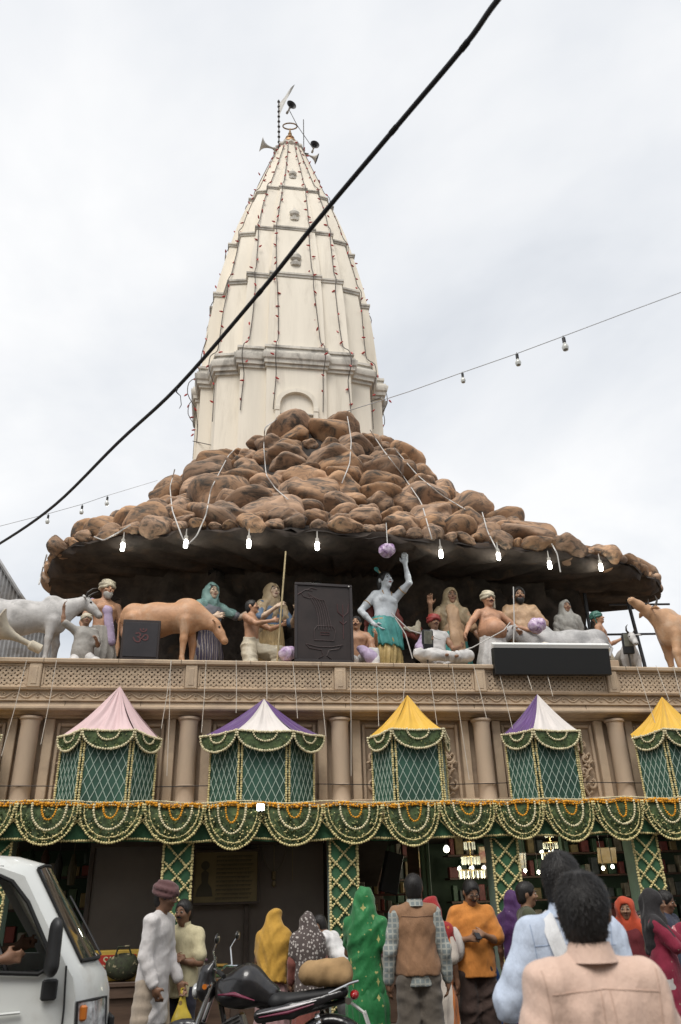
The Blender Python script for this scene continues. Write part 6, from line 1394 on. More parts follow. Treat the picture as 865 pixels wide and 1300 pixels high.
# man in pale yellow shirt, arms folded
o, J = pfig(234, 1143, 9.25, -22, 'person in pale yellow short sleeved shirt with folded arms beside a garlanded pillar', floor=0.0, armL=((0.25, -0.25, -0.95), (-0.95, -0.45, 0.12)), armR=((-0.25, -0.25, -0.95), (0.95, -0.5, 0.18)), turn=-8, nod=4)
wear(o, J, moustache=True); top(J, o, cloth('pale_yellow', (0.54, 0.48, 0.30)), PV, 'shirt', 0.40, -0.12, 0.018, 0.01, seed=34, amp=0.014); collar(J, o, MATS['cloth_pale_yellow'], 0.5); trousers(J, o, cloth('navy_trousers', (0.025, 0.025, 0.04)), PV); shoes(J, o, LEATHER)
# woman in mustard veil
o, J = pfig(350, 1155, 9.75, 160, 'person with back turned under a plain mustard yellow veil and shawl', nod=12, bend=10)
MUST = cloth('mustard', (0.44, 0.245, 0.035)); wear(o, J, SKIN, False, fem=True); skirt(J, o, cloth('pink_print', (0.33, 0.20, 0.20)), PV, 0.1, 0.05); veil(J, o, MUST, 0.0118, 0.50, seed=35, amp=0.030, spread=0.05)
# woman in black and white print veil
PRINT = pattern(cloth('print_dark', (0.085, 0.065, 0.06)), 'spots', (0.45, 0.41, 0.38), 30, 0.34)
o, J = pfig(390, 1160, 9.5, 185, 'person with back turned under a dark veil printed all over with pale spots', nod=12, bend=6)
wear(o, J, SKIN, False, fem=True); skirt(J, o, cloth('rust_skirt', (0.20, 0.06, 0.045)), PV, 0.1, 0.05); veil(J, o, PRINT, 0.0118, 0.58, seed=36, amp=0.026, spread=0.045); top(J, o, cloth('rust_blouse', (0.19, 0.06, 0.045)), PV, 'blouse', 0.95, -0.1, 0.02, seed=37)
# stooping man in white
o, J = pfig(405, 1162, 9.9, -120, 'person in white shirt stooping over the counter beside a garlanded pillar', bend=42, nod=8, armL=((0.1, -0.6, -0.7), (0, -0.8, -0.3)), armR=((-0.1, -0.6, -0.7), (0, -0.8, -0.3)))
wear(o, J); top(J, o, cloth('white_shirt', (0.66, 0.65, 0.64)), PV, 'shirt', 0.9, -0.08, 0.024, 0.02, seed=38, amp=0.018); trousers(J, o, cloth('grey_trousers', (0.10, 0.10, 0.10)), PV)
# woman in green sari
GREENS = pattern(cloth('green_sari', (0.016, 0.165, 0.045), 0.6), 'flowers', (0.42, 0.40, 0.14), 9, 0.62)
o, J = pfig(462, 1128, 8.8, 150, 'person wrapped from head to ankle in a bright green sari with gold flowers', floor=0.0, armL=((0.2, -0.3, -0.9), (-0.1, -0.8, 0.1)), turn=20)
wear(o, J, SKIN, False, fem=True); skirt(J, o, GREENS, 0.0118, 0.12, 0.05, 0.155, 0.24, 'sari', seed=39, amp=0.03, n=13); veil(J, o, GREENS, 0.0118, 0.72, seed=40, amp=0.028, spread=0.02)
# man in quilted brown vest
o, J = pfig(524, 1110, 8.2, 176, 'person seen from behind in worn brown waistcoat over a checked shirt', floor=0.0, turn=-10, armL=((0.28, 0.02, -1), (0.08, -0.2, -1)), armR=((-0.28, 0.02, -1), (-0.08, -0.2, -1)), wide=1.0)
wear(o, J, hair={'strands': 2500, 'vol': 0.98}); CHK = pattern(cloth('check_shirt', (0.20, 0.23, 0.23)), 'checks', (0.36, 0.37, 0.33), 22, 0.3); top(J, o, CHK, 0.0118, 'shirt', 0.97, -0.10, 0.016, 0.0, seed=41, amp=0.016); collar(J, o, CHK, 0.4)
VEST = cloth('brown_vest', (0.27, 0.145, 0.075), 0.8, var=0.2, vs=4); sh_v = top(J, o, VEST, 0.0118, 'waistcoat', 0.0, -0.02, 0.033, 0.006, seed=42, amp=0.016); cz = J['chest'][2]; stitch(sh_v, [[(-0.16, cz+0.085), (0, cz+0.075), (0.16, cz+0.085)]], cloth('vest_seam', (0.15, 0.075, 0.04)), 0.004); trousers(J, o, cloth('olive_grey_trousers', (0.105, 0.088, 0.07)), 0.011, 0.028, seed=43, amp=0.018, wide=0.012); shoes(J, o, LEATHER)
m_ = MB(); m_.tube([J['pel']+_v(0.165*cos(t), 0.128*sin(t), 0.055) for t in np.linspace(0, 2*pi, 25)], 0.018, 8); m_.build('belt', LEATHER, o)
# woman behind him
o, J = pfig(547, 1140, 9.2, 150, 'person in red head veil and white sari edged with orange behind the brown waistcoat', floor=0.0)
WS = pattern(cloth('white_sari', (0.52, 0.46, 0.40)), 'stripes', (0.50, 0.16, 0.04), 1.6, 0.07); wear(o, J, SKIN, False, fem=True); skirt(J, o, WS, PV, 0.12, 0.04, 0.16, 0.27, 'sari', seed=44, amp=0.03); veil(J, o, cloth('red_veil', (0.30, 0.02, 0.02)), PV, 0.12, seed=45); top(J, o, WS, PV, 'drape', 0.5, -0.1, 0.02, 0.02, seed=46)
# man in orange polo with a phone
o, J = pfig(597, 1118, 9.3, -8, 'person in orange polo shirt and glasses looking down at a phone', floor=0.0, nod=24, turn=14, armL=((0.30, -0.15, -0.95), (-0.75, -0.75, 0.30)), armR=((-0.35, -0.12, -0.95), (0.85, -0.70, 0.15)))
wear(o, J, SKIN2, hair={'strands': 1500}, glasses=True, moustache=True, curlL=55, curlR=55); ORG = cloth('orange_polo', (0.56, 0.21, 0.04)); top(J, o, ORG, 0.0118, 'polo_shirt', 0.42, -0.13, 0.024, 0.016, seed=47, flare=0.02, amp=0.013, sl_r=0.012); collar(J, o, ORG, 0.5); trousers(J, o, cloth('brown_trousers', (0.045, 0.026, 0.02)), 0.011, 0.03, seed=48, amp=0.02, wide=0.015); shoes(J, o, LEATHER)
Rz = np.array(Matrix.Rotation(radians(-8), 3, 'Z')); L0 = np.array(o.location); wl2 = L0+Rz@(J['wrL']*0.5+J['wrR']*0.5+_v(0, -0.09, 0.02))
m_ = MB(); m_.box((0, 0, 0), (0.058, 0.012, 0.115), ch=0.003); ph = m_.build('mobile_phone', mat('phone_black', (0.012, 0.012, 0.014), 0.25)); ph.location = wl2; ph.rotation_euler = (-0.9, 0, 0.1); tag(ph, 'small black mobile phone held by the person in orange', 'phone')
m_ = MB(); m_.box((0, 0.008, 0.012), (0.048, 0.004, 0.06)); m_.build('phone_screen', mat('phone_glass', (0.03, 0.035, 0.04), 0.1), ph)
# his white shoulder bag
bp_ = L0+Rz@(J['pel']+_v(-0.26, 0.02, 0.10)); B = Blob(0.012); B.cone(_v(0, -0.10, 0), _v(0, 0.10, 0), 0.14, 0.14, 0.05, flat=(_v(1, 0, 0), 0.5)); B.cone(_v(0, -0.08, 0.10), _v(0, 0.08, 0.10), 0.10, 0.10, 0.05, flat=(_v(1, 0, 0), 0.5))
sb_ = empty('shoulder_bag', bp_, radians(20), 'soft white shoulder bag hanging at the hip of the person in orange', 'bag'); bmesh_obj('bag', B.mesh(folds(50, 0.016, [(1, 0, 0.4), (0, 1, 1)], 40)), cloth('canvas_white', (0.47, 0.44, 0.41)), sb_)
shp = np.array(Matrix.Rotation(radians(-20), 3, 'Z'))@(L0+Rz@(J['shR']*0.85+J['shL']*0.15+_v(0, 0, 0.068))-bp_); shf = np.array(Matrix.Rotation(radians(-20), 3, 'Z'))@(Rz@_v(0, -0.10, -0.10)); m_ = MB(); m_.tube([_v(0, 0.05, 0.16), shp*0.6+_v(-0.02, 0.1, 0.05), shp], 0.0118, 6); m_.tube([_v(0, -0.05, 0.16), shp*0.55+shf*0.9, shp+shf*0.6, shp], 0.0118, 6); m_.build('bag_strap', cloth('strap_dark', (0.05, 0.035, 0.03)), sb_, kind='stuff')
# blue cloth by his leg
pb = P(624, 1255, 9.75); B = Blob(0.012); B.chain([_v(-0.02, 0, 0.42), _v(0.0, 0, 0.1), _v(0.04, 0, -0.42)], [0.03, 0.085, 0.13], 0.05, flat=(_v(0, 1, 0), 0.6)); B.cut((0, 0, -0.50), (0, 0, -1))
bc = bmesh_obj('hanging_cloth', B.mesh(folds(51, 0.03, [(1, 0, 0.1)], 50)), cloth('vivid_blue', (0.02, 0.085, 0.28)), None, (pb[0], pb[1], 0.66)); tag(bc, 'vivid blue cloth hanging beside the legs of the person in orange', 'cloth')
# woman in purple veil
PUR = pattern(cloth('purple_sari', (0.055, 0.014, 0.085), 0.7), 'spots', (0.30, 0.20, 0.30), 9, 0.13)
o, J = pfig(650, 1133, 9.65, 150, 'person in deep purple veil and sari sprinkled with pale motifs', floor=0.15); wear(o, J, SKIN, False, fem=True); skirt(J, o, PUR, PV, 0.12, 0.05, 0.155, 0.23, 'sari'); veil(J, o, PUR, PV, 0.62, seed=53, spread=0.02)
# boy in olive jacket
o, J = pfig(667, 1120, 8.9, 78, 'young person in olive jacket looking along the shops beside a purple veil', floor=0.0, nod=4); wear(o, J, SKIN2); top(J, o, cloth('olive_jacket', (0.055, 0.06, 0.032)), PV, 'jacket', 0.97, -0.12, 0.024, 0.02, seed=54); trousers(J, o, cloth('dark_jeans', (0.02, 0.022, 0.03)), PV); shoes(J, o, LEATHER)
# man in light blue shirt with white strap
o, J = pfig(709, 1084, 3.95, 168, 'person from behind in light blue shirt with a white cloth strap over the shoulder', floor=0.0, turn=-22, nod=3, armR=((-0.32, 0.0, -1), (-0.2, -0.8, -0.5)), armL=((0.45, 0.05, -0.9), (-0.05, -0.8, -0.4)), wide=0.98)
wear(o, J, SKIN, hair={'strands': 9000, 'seed': 6, 'vol': 1.0}, vox=0.0105); BLU = cloth('light_blue', (0.50, 0.57, 0.69), bs=500); sh_b = top(J, o, BLU, 0.009, 'shirt', 0.6, -0.12, 0.020, 0.014, seed=55, amp=0.018, sl_r=0.010); cz = J['chest'][2]; stitch(sh_b, [[(-0.19, cz+0.05), (0, cz+0.06), (0.19, cz+0.05)], [(-0.185, cz+0.14), (-0.175, cz+0.05), (-0.165, cz-0.06)], [(0.185, cz+0.14), (0.175, cz+0.05), (0.165, cz-0.06)]], cloth('blue_seam', (0.28, 0.36, 0.49)), 0.0018); collar(J, o, BLU, 0.4); trousers(J, o, cloth('grey_trousers', (0.10, 0.10, 0.10)), PV); shoes(J, o, LEATHER)
sh = J['shL']*0.62+J['shR']*0.38; pts = [J['shL']*0.80+J['shR']*0.2+_v(-0.0, -0.075, -0.03), J['shL']*0.80+J['shR']*0.2+_v(-0.0, -0.02, 0.072), J['shL']*0.78+J['shR']*0.22+_v(0, 0.055, 0.06), J['chest']+_v(0.075, 0.128, 0.06), J['chest']+_v(0.03, 0.145, -0.08), J['waist']+_v(-0.04, 0.150, -0.02)]
V = []; F = []
for i, p in enumerate(pts):
    t = unit(pts[min(i+1, len(pts)-1)]-pts[max(i-1, 0)]); nn = unit(p-(J['chest']+_v(0, 0, 0.02))); x = unit(np.cross(t, nn))*0.034
    V += [p-x+nn*0.002, p-x+nn*0.014, p+x+nn*0.014, p+x+nn*0.002]
for i in range(len(pts)-1):
    for j in range(4): F.append((i*4+j, i*4+(j+1) % 4, (i+1)*4+(j+1) % 4, (i+1)*4+j))
so = link('shoulder_strap', mesh('shoulder_strap', V, F, True, 60), cloth('strap_white', (0.66, 0.66, 0.66)), o)
# man in peach shirt
o, J = pfig(735, 1110, 2.75, 176, 'person from behind in plain peach shirt with short black hair', floor=0.0, turn=-28, nod=2, armL=((0.26, 0.03, -1), (0.05, -0.4, -0.9)), armR=((-0.26, 0.03, -1), (-0.05, -0.4, -0.9)), wide=0.95)
wear(o, J, SKIN2, hair={'strands': 14000, 'seed': 9, 'vol': 0.99}, vox=0.0095); PEA = cloth('peach_shirt', (0.66, 0.47, 0.375), bs=600, var=0.05); sh_p = top(J, o, PEA, 0.0078, 'shirt', 0.97, -0.12, 0.022, 0.022, seed=63, amp=0.022, sl_r=0.014); cz = J['chest'][2]; stitch(sh_p, [[(-0.18, cz+0.075), (0, cz+0.088), (0.18, cz+0.075)], [(-0.185, cz+0.14), (-0.175, cz+0.05), (-0.165, cz-0.06)], [(0.185, cz+0.14), (0.175, cz+0.05), (0.165, cz-0.06)], [(-0.015, cz+0.085), (-0.018, cz-0.02)], [(0.015, cz+0.085), (0.018, cz-0.02)]], cloth('peach_seam', (0.53, 0.37, 0.29)), 0.0017); collar(J, o, PEA, 0.35); trousers(J, o, cloth('grey_trousers', (0.10, 0.10, 0.10)), PV); shoes(J, o, LEATHER)
# woman in orange-red scarf
o, J = pfig(792, 1140, 8.9, -30, 'person in glowing orange-red scarf facing the street beside a black scarfed one', floor=0.0, nod=6); wear(o, J, SKIN2, {'vol': 0.98}, fem=True); skirt(J, o, cloth('dark_red_dress', (0.13, 0.015, 0.02)), PV, 0.12, 0.3); trousers(J, o, cloth('dark_jeans', (0.02, 0.022, 0.03)), PV); top(J, o, cloth('dark_red_dress', (0.13, 0.015, 0.02)), PV, 'kurta', 0.95, -0.3, 0.02); veil(J, o, cloth('orange_red', (0.42, 0.055, 0.018)), PV, 0.14, seed=57, amp=0.03, face_open=0.95)
# small face between them
o, J = pfig(811, 1157, 9.5, -15, 'smaller person whose face shows between the orange-red scarf and the black scarf'); wear(o, J, SKIN2, {'vol': 1.0}); top(J, o, cloth('cream_shirt', (0.42, 0.38, 0.30)), PV, 'shirt', 0.45, -0.1, 0.02); trousers(J, o, cloth('dark_jeans', (0.02, 0.022, 0.03)), PV)
# woman in black scarf and red dress
o, J = pfig(828, 1131, 8.3, 62, 'person in black headscarf over a crimson dress reaching a hand forward', floor=0.0, nod=4, armL=((0.1, -0.7, -0.6), (0, -0.95, 0.2)), armR=((-0.1, -0.6, -0.75), (0.1, -0.95, 0.1)))
wear(o, J, SKIN2, {'vol': 0.98}, fem=True); CRM = pattern(cloth('crimson_dress', (0.20, 0.012, 0.035)), 'spots', (0.33, 0.20, 0.16), 14, 0.12); top(J, o, CRM, PV, 'kurta', 0.45, -0.45, 0.02, 0.02, seed=58, flare=0.06); trousers(J, o, cloth('white_salwar', (0.45, 0.42, 0.40)), PV, 0.05); veil(J, o, cloth('black_scarf', (0.016, 0.014, 0.015)), PV, 0.22, seed=59, amp=0.03, face_open=0.95)
# man at the end
o, J = pfig(843, 1131, 9.1, 35, 'person with short dark hair in a dark blue shirt behind the black scarf', floor=0.0, nod=14, turn=10); wear(o, J, SKIN, True); top(J, o, cloth('dark_blue_shirt', (0.03, 0.035, 0.06)), PV, 'shirt', 0.9, -0.12, 0.02, seed=60); trousers(J, o, cloth('dark_jeans', (0.02, 0.022, 0.03)), PV)
# person at the frame's edge in red-white print
o, J = pfig(876, 1140, 8.4, -40, 'person in pink and white printed scarf beside the crimson dressed one', floor=0.0, armR=((-0.4, -0.5, -0.7), (-0.6, -0.7, 0.1))); wear(o, J, SKIN2, False, fem=True); PW = pattern(cloth('pink_white_print', (0.50, 0.17, 0.19)), 'spots', (0.62, 0.55, 0.53), 26, 0.3); veil(J, o, PW, PV, 0.3, seed=61); skirt(J, o, CRM, PV); top(J, o, CRM, PV, 'kurta', 0.5, -0.3, 0.02)
# ================================================================ white micro van
M_VAN = mat('van_white', (0.64, 0.655, 0.63), 0.32, var=0.04, vscale=2, coat=0.5, grime=(0.46, 0.45, 0.41), gscale=2.2, gpos=(0.52, 0.8))
M_BLACKP = mat('black_plastic', (0.018, 0.018, 0.019), 0.5, var=0.2, vscale=6)
M_GLASS = mat('tinted_glass', (0.02, 0.024, 0.024), 0.04, spec=0.8, coat=1.0)
M_RUBBER = mat('rubber', (0.016, 0.016, 0.016), 0.85)
M_CHROME = mat('chrome', (0.60, 0.60, 0.60), 0.12, metal=1.0)
fp_ = P(121, 1245, 6.1)
van = empty('micro_van', (fp_[0], 6.90, 0), radians(13), 'white micro van with its nose at the kerb, driver window open', 'van')
PR = [(-3.7, 0.42), (-3.75, 0.9), (-3.7, 1.5), (-3.55, 1.84), (-3.3, 1.92), (-2.2, 1.945), (-1.0, 1.935), (-0.74, 1.915), (-0.55, 1.865), (-0.11, 1.225), (-0.06, 1.17), (-0.025, 1.06), (-0.01, 0.86), (0.0, 0.62), (0.0, 0.42), (-0.06, 0.33), (-3.6, 0.33)]
W2 = 0.74
def vsec(y):
    t = abs(y)/W2; k = max(0, (t-0.35)/0.65); out = []
    for x, z in PR:
        f = np.clip((x+1.3)/1.3, 0, 1); ro = 1.0 if z > 1.75 else 0.0
        xx = x-0.27*f*k**2.2; zz = z-(0.075*max(0, (t-0.7)/0.3)**2)*ro
        yy = y*(1-0.10*max(0, z-1.12)/0.8)
        out.append((xx, yy, zz))
    return out
ys = [-0.74, -0.732, -0.71, -0.66, -0.58, -0.45, -0.3, 0, 0.3, 0.45, 0.58, 0.66, 0.71, 0.732, 0.74]
mb = MB(); L_ = [vsec(y) for y in ys]
c0 = [(x*0.997-0.004, y*1.012, z*0.994+0.005) for x, y, z in L_[0]]; c1 = [(x*0.997-0.004, y*1.012, z*0.994+0.005) for x, y, z in L_[-1]]
mb.loft([c0]+L_+[c1]); vb_ = mb.build('van_body', M_VAN, van, angle=32)
def boolean(o, cutters):
    for c in cutters:
        md = o.modifiers.new('b', 'BOOLEAN'); md.operation = 'DIFFERENCE'; md.object = c; md.solver = 'EXACT'
    bpy.context.view_layer.update(); dg = bpy.context.evaluated_depsgraph_get(); me = bpy.data.meshes.new_from_object(o.evaluated_get(dg)); o.modifiers.clear(); o.data = me
    for c in cutters: bpy.data.objects.remove(c)
    me.polygons.foreach_set('use_smooth', [True]*len(me.polygons)); me.set_sharp_from_angle(angle=radians(32))
cut = []
c = MB(); c.prism([(-2.1, 0.55), (-2.1, 1.85), (-0.85, 1.85), (-0.36, 1.15), (-0.30, 0.55)], -0.66, 0.66, 'Y'); cut.append(c.build('cabin_cut', None, van))
SW_ = [(-1.46, 1.30), (-1.44, 1.74), (-1.38, 1.785), (-0.86, 1.785), (-0.78, 1.75), (-0.66, 1.62), (-0.48, 1.31), (-0.47, 1.24), (-0.54, 1.20), (-0.80, 1.22)]
c = MB(); c.prism(SW_, -0.95, -0.5, 'Y'); cut.append(c.build('window_cut', None, van))
c = MB(); c.prism([(-1.4, 1.28), (-1.4, 1.76), (-0.86, 1.76), (-0.5, 1.26)], 0.5, 0.95, 'Y'); cut.append(c.build('window_cut', None, van))
for x in (-0.62, -2.85):
    c = MB(); c.lathe([(0.33, -1), (0.33, 1)], 24, (x, 0, 0.30), axis='Y'); cut.append(c.build('arch_cut', None, van))
boolean(vb_, cut)
# windscreen: curved sheet just proud of the body
V = []; F = []; nn = 14
for i in range(nn+1):
    y = -0.64+1.28*i/nn; S_ = vsec(y); a = np.array(S_[9]); b = np.array(S_[8]); nrm = unit(_v(1.0, y*0.9, 0.92))
    for t in (0.05, 0.35, 0.65, 0.97): V.append(a*(1-t)+b*t+nrm*0.010)
for i in range(nn):
    for j in range(3): q = i*4+j; F.append((q, q+4, q+5, q+1))
ws = link('windscreen', mesh('windscreen', V, F), M_GLASS, van)
m_ = MB(); V0 = [np.array(V[i*4])+_v(0.004, 0, -0.004) for i in range(nn+1)]; m_.tube(V0, 0.014, 6); V1 = [np.array(V[i*4+3])+_v(0.004, 0, 0.002) for i in range(nn+1)]; m_.tube(V1, 0.010, 6); m_.tube([V[0], V[1], V[2], V[3]], 0.010, 6); m_.build('windscreen_seal', M_RUBBER, ws)
m_ = MB(); m_.tube([np.array(V[12])+_v(0.02, 0, 0.01), np.array(V[17])+_v(0.03, 0, 0.0), np.array(V[22])+_v(0.03, 0, 0.01)], 0.007, 6); m_.build('wiper', M_BLACKP, ws)
def side(x, z, out=0.0): y = -0.74*1.012*(1-0.10*max(0, z-1.12)/0.8)-out; return (x, y, z)
# window rubber, door seams, handle, mirror
m_ = MB(); loop = [side(x, z, 0.002) for x, z in SW_]+[side(*SW_[0], 0.002)]; m_.tube(loop, 0.014, 6); m_.build('window_seal', M_RUBBER, van)
m_ = MB(); m_.tube([side(-0.37, 1.24, 0.001), side(-0.355, 1.0, 0.001), side(-0.36, 0.55, 0.001)], 0.006, 6); m_.build('door_seam', mat('seam_dark', (0.03, 0.03, 0.03), 0.9), van); m_ = MB(); m_.tube([side(-1.54, 1.76, 0.001), side(-1.55, 1.1, 0.001), side(-1.54, 0.42, 0.001)], 0.006, 6); m_.build('door_seam', mat('seam_dark', (0.03, 0.03, 0.03), 0.9), van)
m_ = MB(); m_.tube([side(-1.52, 1.0, 0.0), side(-1.0, 0.985, 0.003), side(-0.62, 0.995, 0.0)], 0.009, 6); m_.build('door_crease', M_VAN, van)
hd_ = MB(); hd_.box(side(-0.46, 1.11, 0.008), (0.10, 0.03, 0.12), ch=0.012); hd_.build('door_handle', M_BLACKP, van)
B = Blob(0.012); B.cone(_v(0, 0, -0.10), _v(0, 0, 0.10), 0.075, 0.07, 0.03, flat=(_v(1, 0, 0), 0.55)); B.cone(_v(0.0, 0.02, -0.12), _v(0.03, 0.16, -0.14), 0.03, 0.025, 0.03)
mir = bmesh_obj('side_mirror', B.mesh(), M_BLACKP, van, side(-0.47, 1.36, 0.16)); mir.rotation_euler = (0, 0, 0.3)
# headlamp, indicator, bumper, grille
def front_x(y, z):
    k = max(0, (abs(y)/W2-0.35)/0.65); zs_ = [p[1] for p in PR[9:15]][::-1]; xs_ = [p[0] for p in PR[9:15]][::-1]; return float(np.interp(z, zs_, xs_))-0.27*k**2.2
for s_ in (-1, 1):
    V = []; F = []
    for i in range(7):
        y = s_*(0.735-0.24*i/6)
        for j in range(6): z = 0.76+0.27*j/5; V.append((front_x(y, z)+0.012+0.012*sin(pi*i/6)*sin(pi*j/5), y*(1.016 if i == 0 else 1.0), z))
    for i in range(6):
        for j in range(5): q = i*6+j; F.append((q, q+6, q+7, q+1))
    hl = link('headlight', mesh('headlight', V, F), mat('lamp_lens', (0.45, 0.46, 0.46), 0.08, var=0.5, vscale=14, spec=0.8, coat=1.0), van)
    m_ = MB(); m_.tube([V[0], V[6*3], V[6*6], V[6*6+5], V[5+18], V[5], V[0]], 0.010, 6); m_.build('lamp_rim', M_BLACKP, hl)
    m_ = MB(); m_.box((front_x(s_*0.70, 0.98)+0.012, s_*0.70, 0.965), (0.05, 0.08, 0.09), ch=0.012); m_.build('indicator', mat('amber_lens', (0.55, 0.16, 0.02), 0.15, coat=1.0), hl)
m_ = MB(); lo = []
for y in np.linspace(-0.76, 0.76, 15):
    x = front_x(np.clip(y, -0.74, 0.74), 0.5); lo.append([(x-0.06, y, 0.30), (x+0.045, y, 0.32), (x+0.055, y, 0.44), (x+0.04, y, 0.66), (x-0.05, y, 0.675)])
m_.loft(lo); m_.build('bumper', M_BLACKP, van)
m_ = MB(); m_.box((-0.42, -0.752, 0.56), (0.50, 0.02, 0.10), ch=0.008); m_.build('wheel_arch_trim', M_BLACKP, van)
m_ = MB(); m_.box((0.0, 0, 0.84), (0.03, 0.8, 0.13), ch=0.01); m_.build('grille', M_BLACKP, van)
def wheel(parent, x, y, r, w, name='wheel'):
    e_ = MB(); e_.lathe([(r*0.66, -w/2), (r*0.9, -w/2), (r, -w*0.36), (r, w*0.36), (r*0.9, w/2), (r*0.66, w/2)], 32, (0, 0, 0), axis='Y', caps=False); o = e_.build('tyre', M_RUBBER, parent, loc=(x, y, r))
    m_ = MB(); m_.lathe([(0.0, -w*0.30), (r*0.25, -w*0.36), (r*0.5, -w*0.22), (r*0.62, -w*0.42), (r*0.67, -w*0.42), (r*0.67, w*0.42), (0.0, w*0.3)], 24, (0, 0, 0), axis='Y', caps=False); m_.build('wheel_rim', mat('steel_rim', (0.30, 0.30, 0.30), 0.4, metal=0.7), o)
    return o
for x in (-0.62, -2.85):
    for y in (-0.64, 0.64): wheel(van, x, y, 0.27, 0.16)
# seats, dashboard, steering wheel
m_ = MB(); m_.box((-0.46, 0, 1.05), (0.30, 1.2, 0.2), ch=0.04); m_.build('dashboard', M_BLACKP, van)
for y in (-0.36, 0.36):
    m_ = MB(); m_.box((-1.33, y, 1.2), (0.14, 0.5, 0.75), rot=(0, -0.15, 0), ch=0.04); m_.box((-1.08, y, 0.86), (0.5, 0.5, 0.14), ch=0.04); m_.build('seat', mat('seat_vinyl', (0.05, 0.05, 0.055), 0.6), van, kind='stuff')
m_ = MB(); c = _v(-0.74, -0.36, 1.22); u = _v(0, 1, 0); v = unit(_v(-0.45, 0, 1)); m_.tube([c+(u*cos(a)+v*sin(a))*0.19 for a in np.linspace(0, 2*pi, 25)], 0.013, 6); m_.build('steering_wheel', M_BLACKP, van)
# driver
J = skeleton(1.68, hip=0.02, armL=((0.2, -0.7, -0.6), (0.0, -0.9, 0.25)), armR=((-0.55, -0.35, -0.6), (0.0, -1, 0.12)), legL=((0.1, -1, -0.05), (0, -0.3, -1)), legR=((-0.1, -1, -0.05), (0, -0.3, -1)))
vl = np.array(Matrix.Rotation(radians(13), 3, 'Z'))@_v(-1.12, -0.36, 0.0); drv = empty('person', (fp_[0]+vl[0], 6.90+vl[1], 0.98), radians(103), 'driver in pale checked shirt resting an arm on the open van window', 'person')
wear(drv, J, SKIN, True); top(J, drv, pattern(cloth('driver_shirt', (0.30, 0.32, 0.30)), 'checks', (0.45, 0.46, 0.42), 24, 0.25), PV, 'shirt', 0.45, 0.0, 0.018, seed=71); trousers(J, drv, cloth('dark_jeans', (0.02, 0.022, 0.03)), PV)

# ================================================================ motorcycle
mpos = P(332, 1245, 8.0)
bike = empty('motorcycle', (mpos[0], 8.0, 0), radians(163), 'black motorcycle with magenta stripe parked before the shop, sack on its seat', 'motorcycle')
M_BIKE = mat('bike_black', (0.014, 0.013, 0.014), 0.32, coat=0.5, var=0.2, vscale=4, grime=(0.045, 0.04, 0.035), gscale=4, gpos=(0.5, 0.75)); M_STRIPE = mat('bike_magenta', (0.17, 0.018, 0.05), 0.25, coat=0.8); M_ENGINE = mat('engine_grey', (0.16, 0.155, 0.15), 0.45, metal=0.6, var=0.3, vscale=12); M_SILV = mat('stripe_silver', (0.45, 0.43, 0.44), 0.3, metal=0.4)
RW = 0.30; xf, xr = 0.66, -0.62                                # bike faces local +x
def bwheel(x):
    m_ = MB(); m_.tube([(x+(RW-0.045)*cos(a), 0, RW+(RW-0.045)*sin(a)) for a in np.linspace(0, 2*pi, 41)], 0.045, 10, caps=False); t_ = m_.build('tyre', M_RUBBER, bike)
    m_ = MB(); m_.tube([(x+(RW-0.09)*cos(a), 0, RW+(RW-0.09)*sin(a)) for a in np.linspace(0, 2*pi, 33)], 0.016, 6, caps=False); m_.lathe([(0.02, -0.07), (0.06, -0.05), (0.06, 0.05), (0.02, 0.07)], 14, (x, 0, RW), axis='Y')
    for i in range(6):
        a = 2*pi*i/6; m_.tube([(x+0.05*cos(a), 0, RW+0.05*sin(a)), (x+(RW-0.09)*cos(a+0.15), 0, RW+(RW-0.09)*sin(a+0.15))], 0.014, 6)
    m_.build('wheel_rim', mat('alloy_dark', (0.09, 0.09, 0.09), 0.4, metal=0.6), t_, kind='stuff')
bwheel(xf); bwheel(xr)
hx, hz = 0.40, 0.95                                            # steering head
for s_ in (-1, 1):
    m_ = MB(); m_.tube([(xf, s_*0.08, RW), (hx+0.13, s_*0.08, 0.68), (hx+0.02, s_*0.08, hz)], [0.024, 0.026, 0.018], 10); m_.build('fork_leg', M_CHROME, bike)
B = Blob(0.012)
for a in np.linspace(0.15, 2.5, 14): B.ell(_v(xf+0.33*cos(a), 0, RW+0.33*sin(a)), _v(0.05, 0.062, 0.05), 0.03)
for a in np.linspace(0.15, 2.5, 14): B.carve(_v(xf+0.28*cos(a), 0, RW+0.28*sin(a)), _v(0.05, 0.046, 0.05), 0.01)
bmesh_obj('front_mudguard', B.mesh(), M_BIKE, bike)
B = Blob(0.012); B.cone(_v(0.50, 0, 0.90), _v(0.50, 0, 1.02), 0.11, 0.075, 0.05, flat=(_v(1, 0, 0), 0.9)); B.cone(_v(0.47, 0, 1.02), _v(0.43, 0, 1.12), 0.07, 0.035, 0.05, flat=(_v(1, 0, 0), 0.4)); bmesh_obj('headlamp_cowl', B.mesh(), M_BIKE, bike)
B = Blob(0.012); B.ell(_v(0.585, 0, 0.885), _v(0.04, 0.085, 0.065), 0.02); bmesh_obj('headlight', B.mesh(), MATS['lamp_lens'], bike)
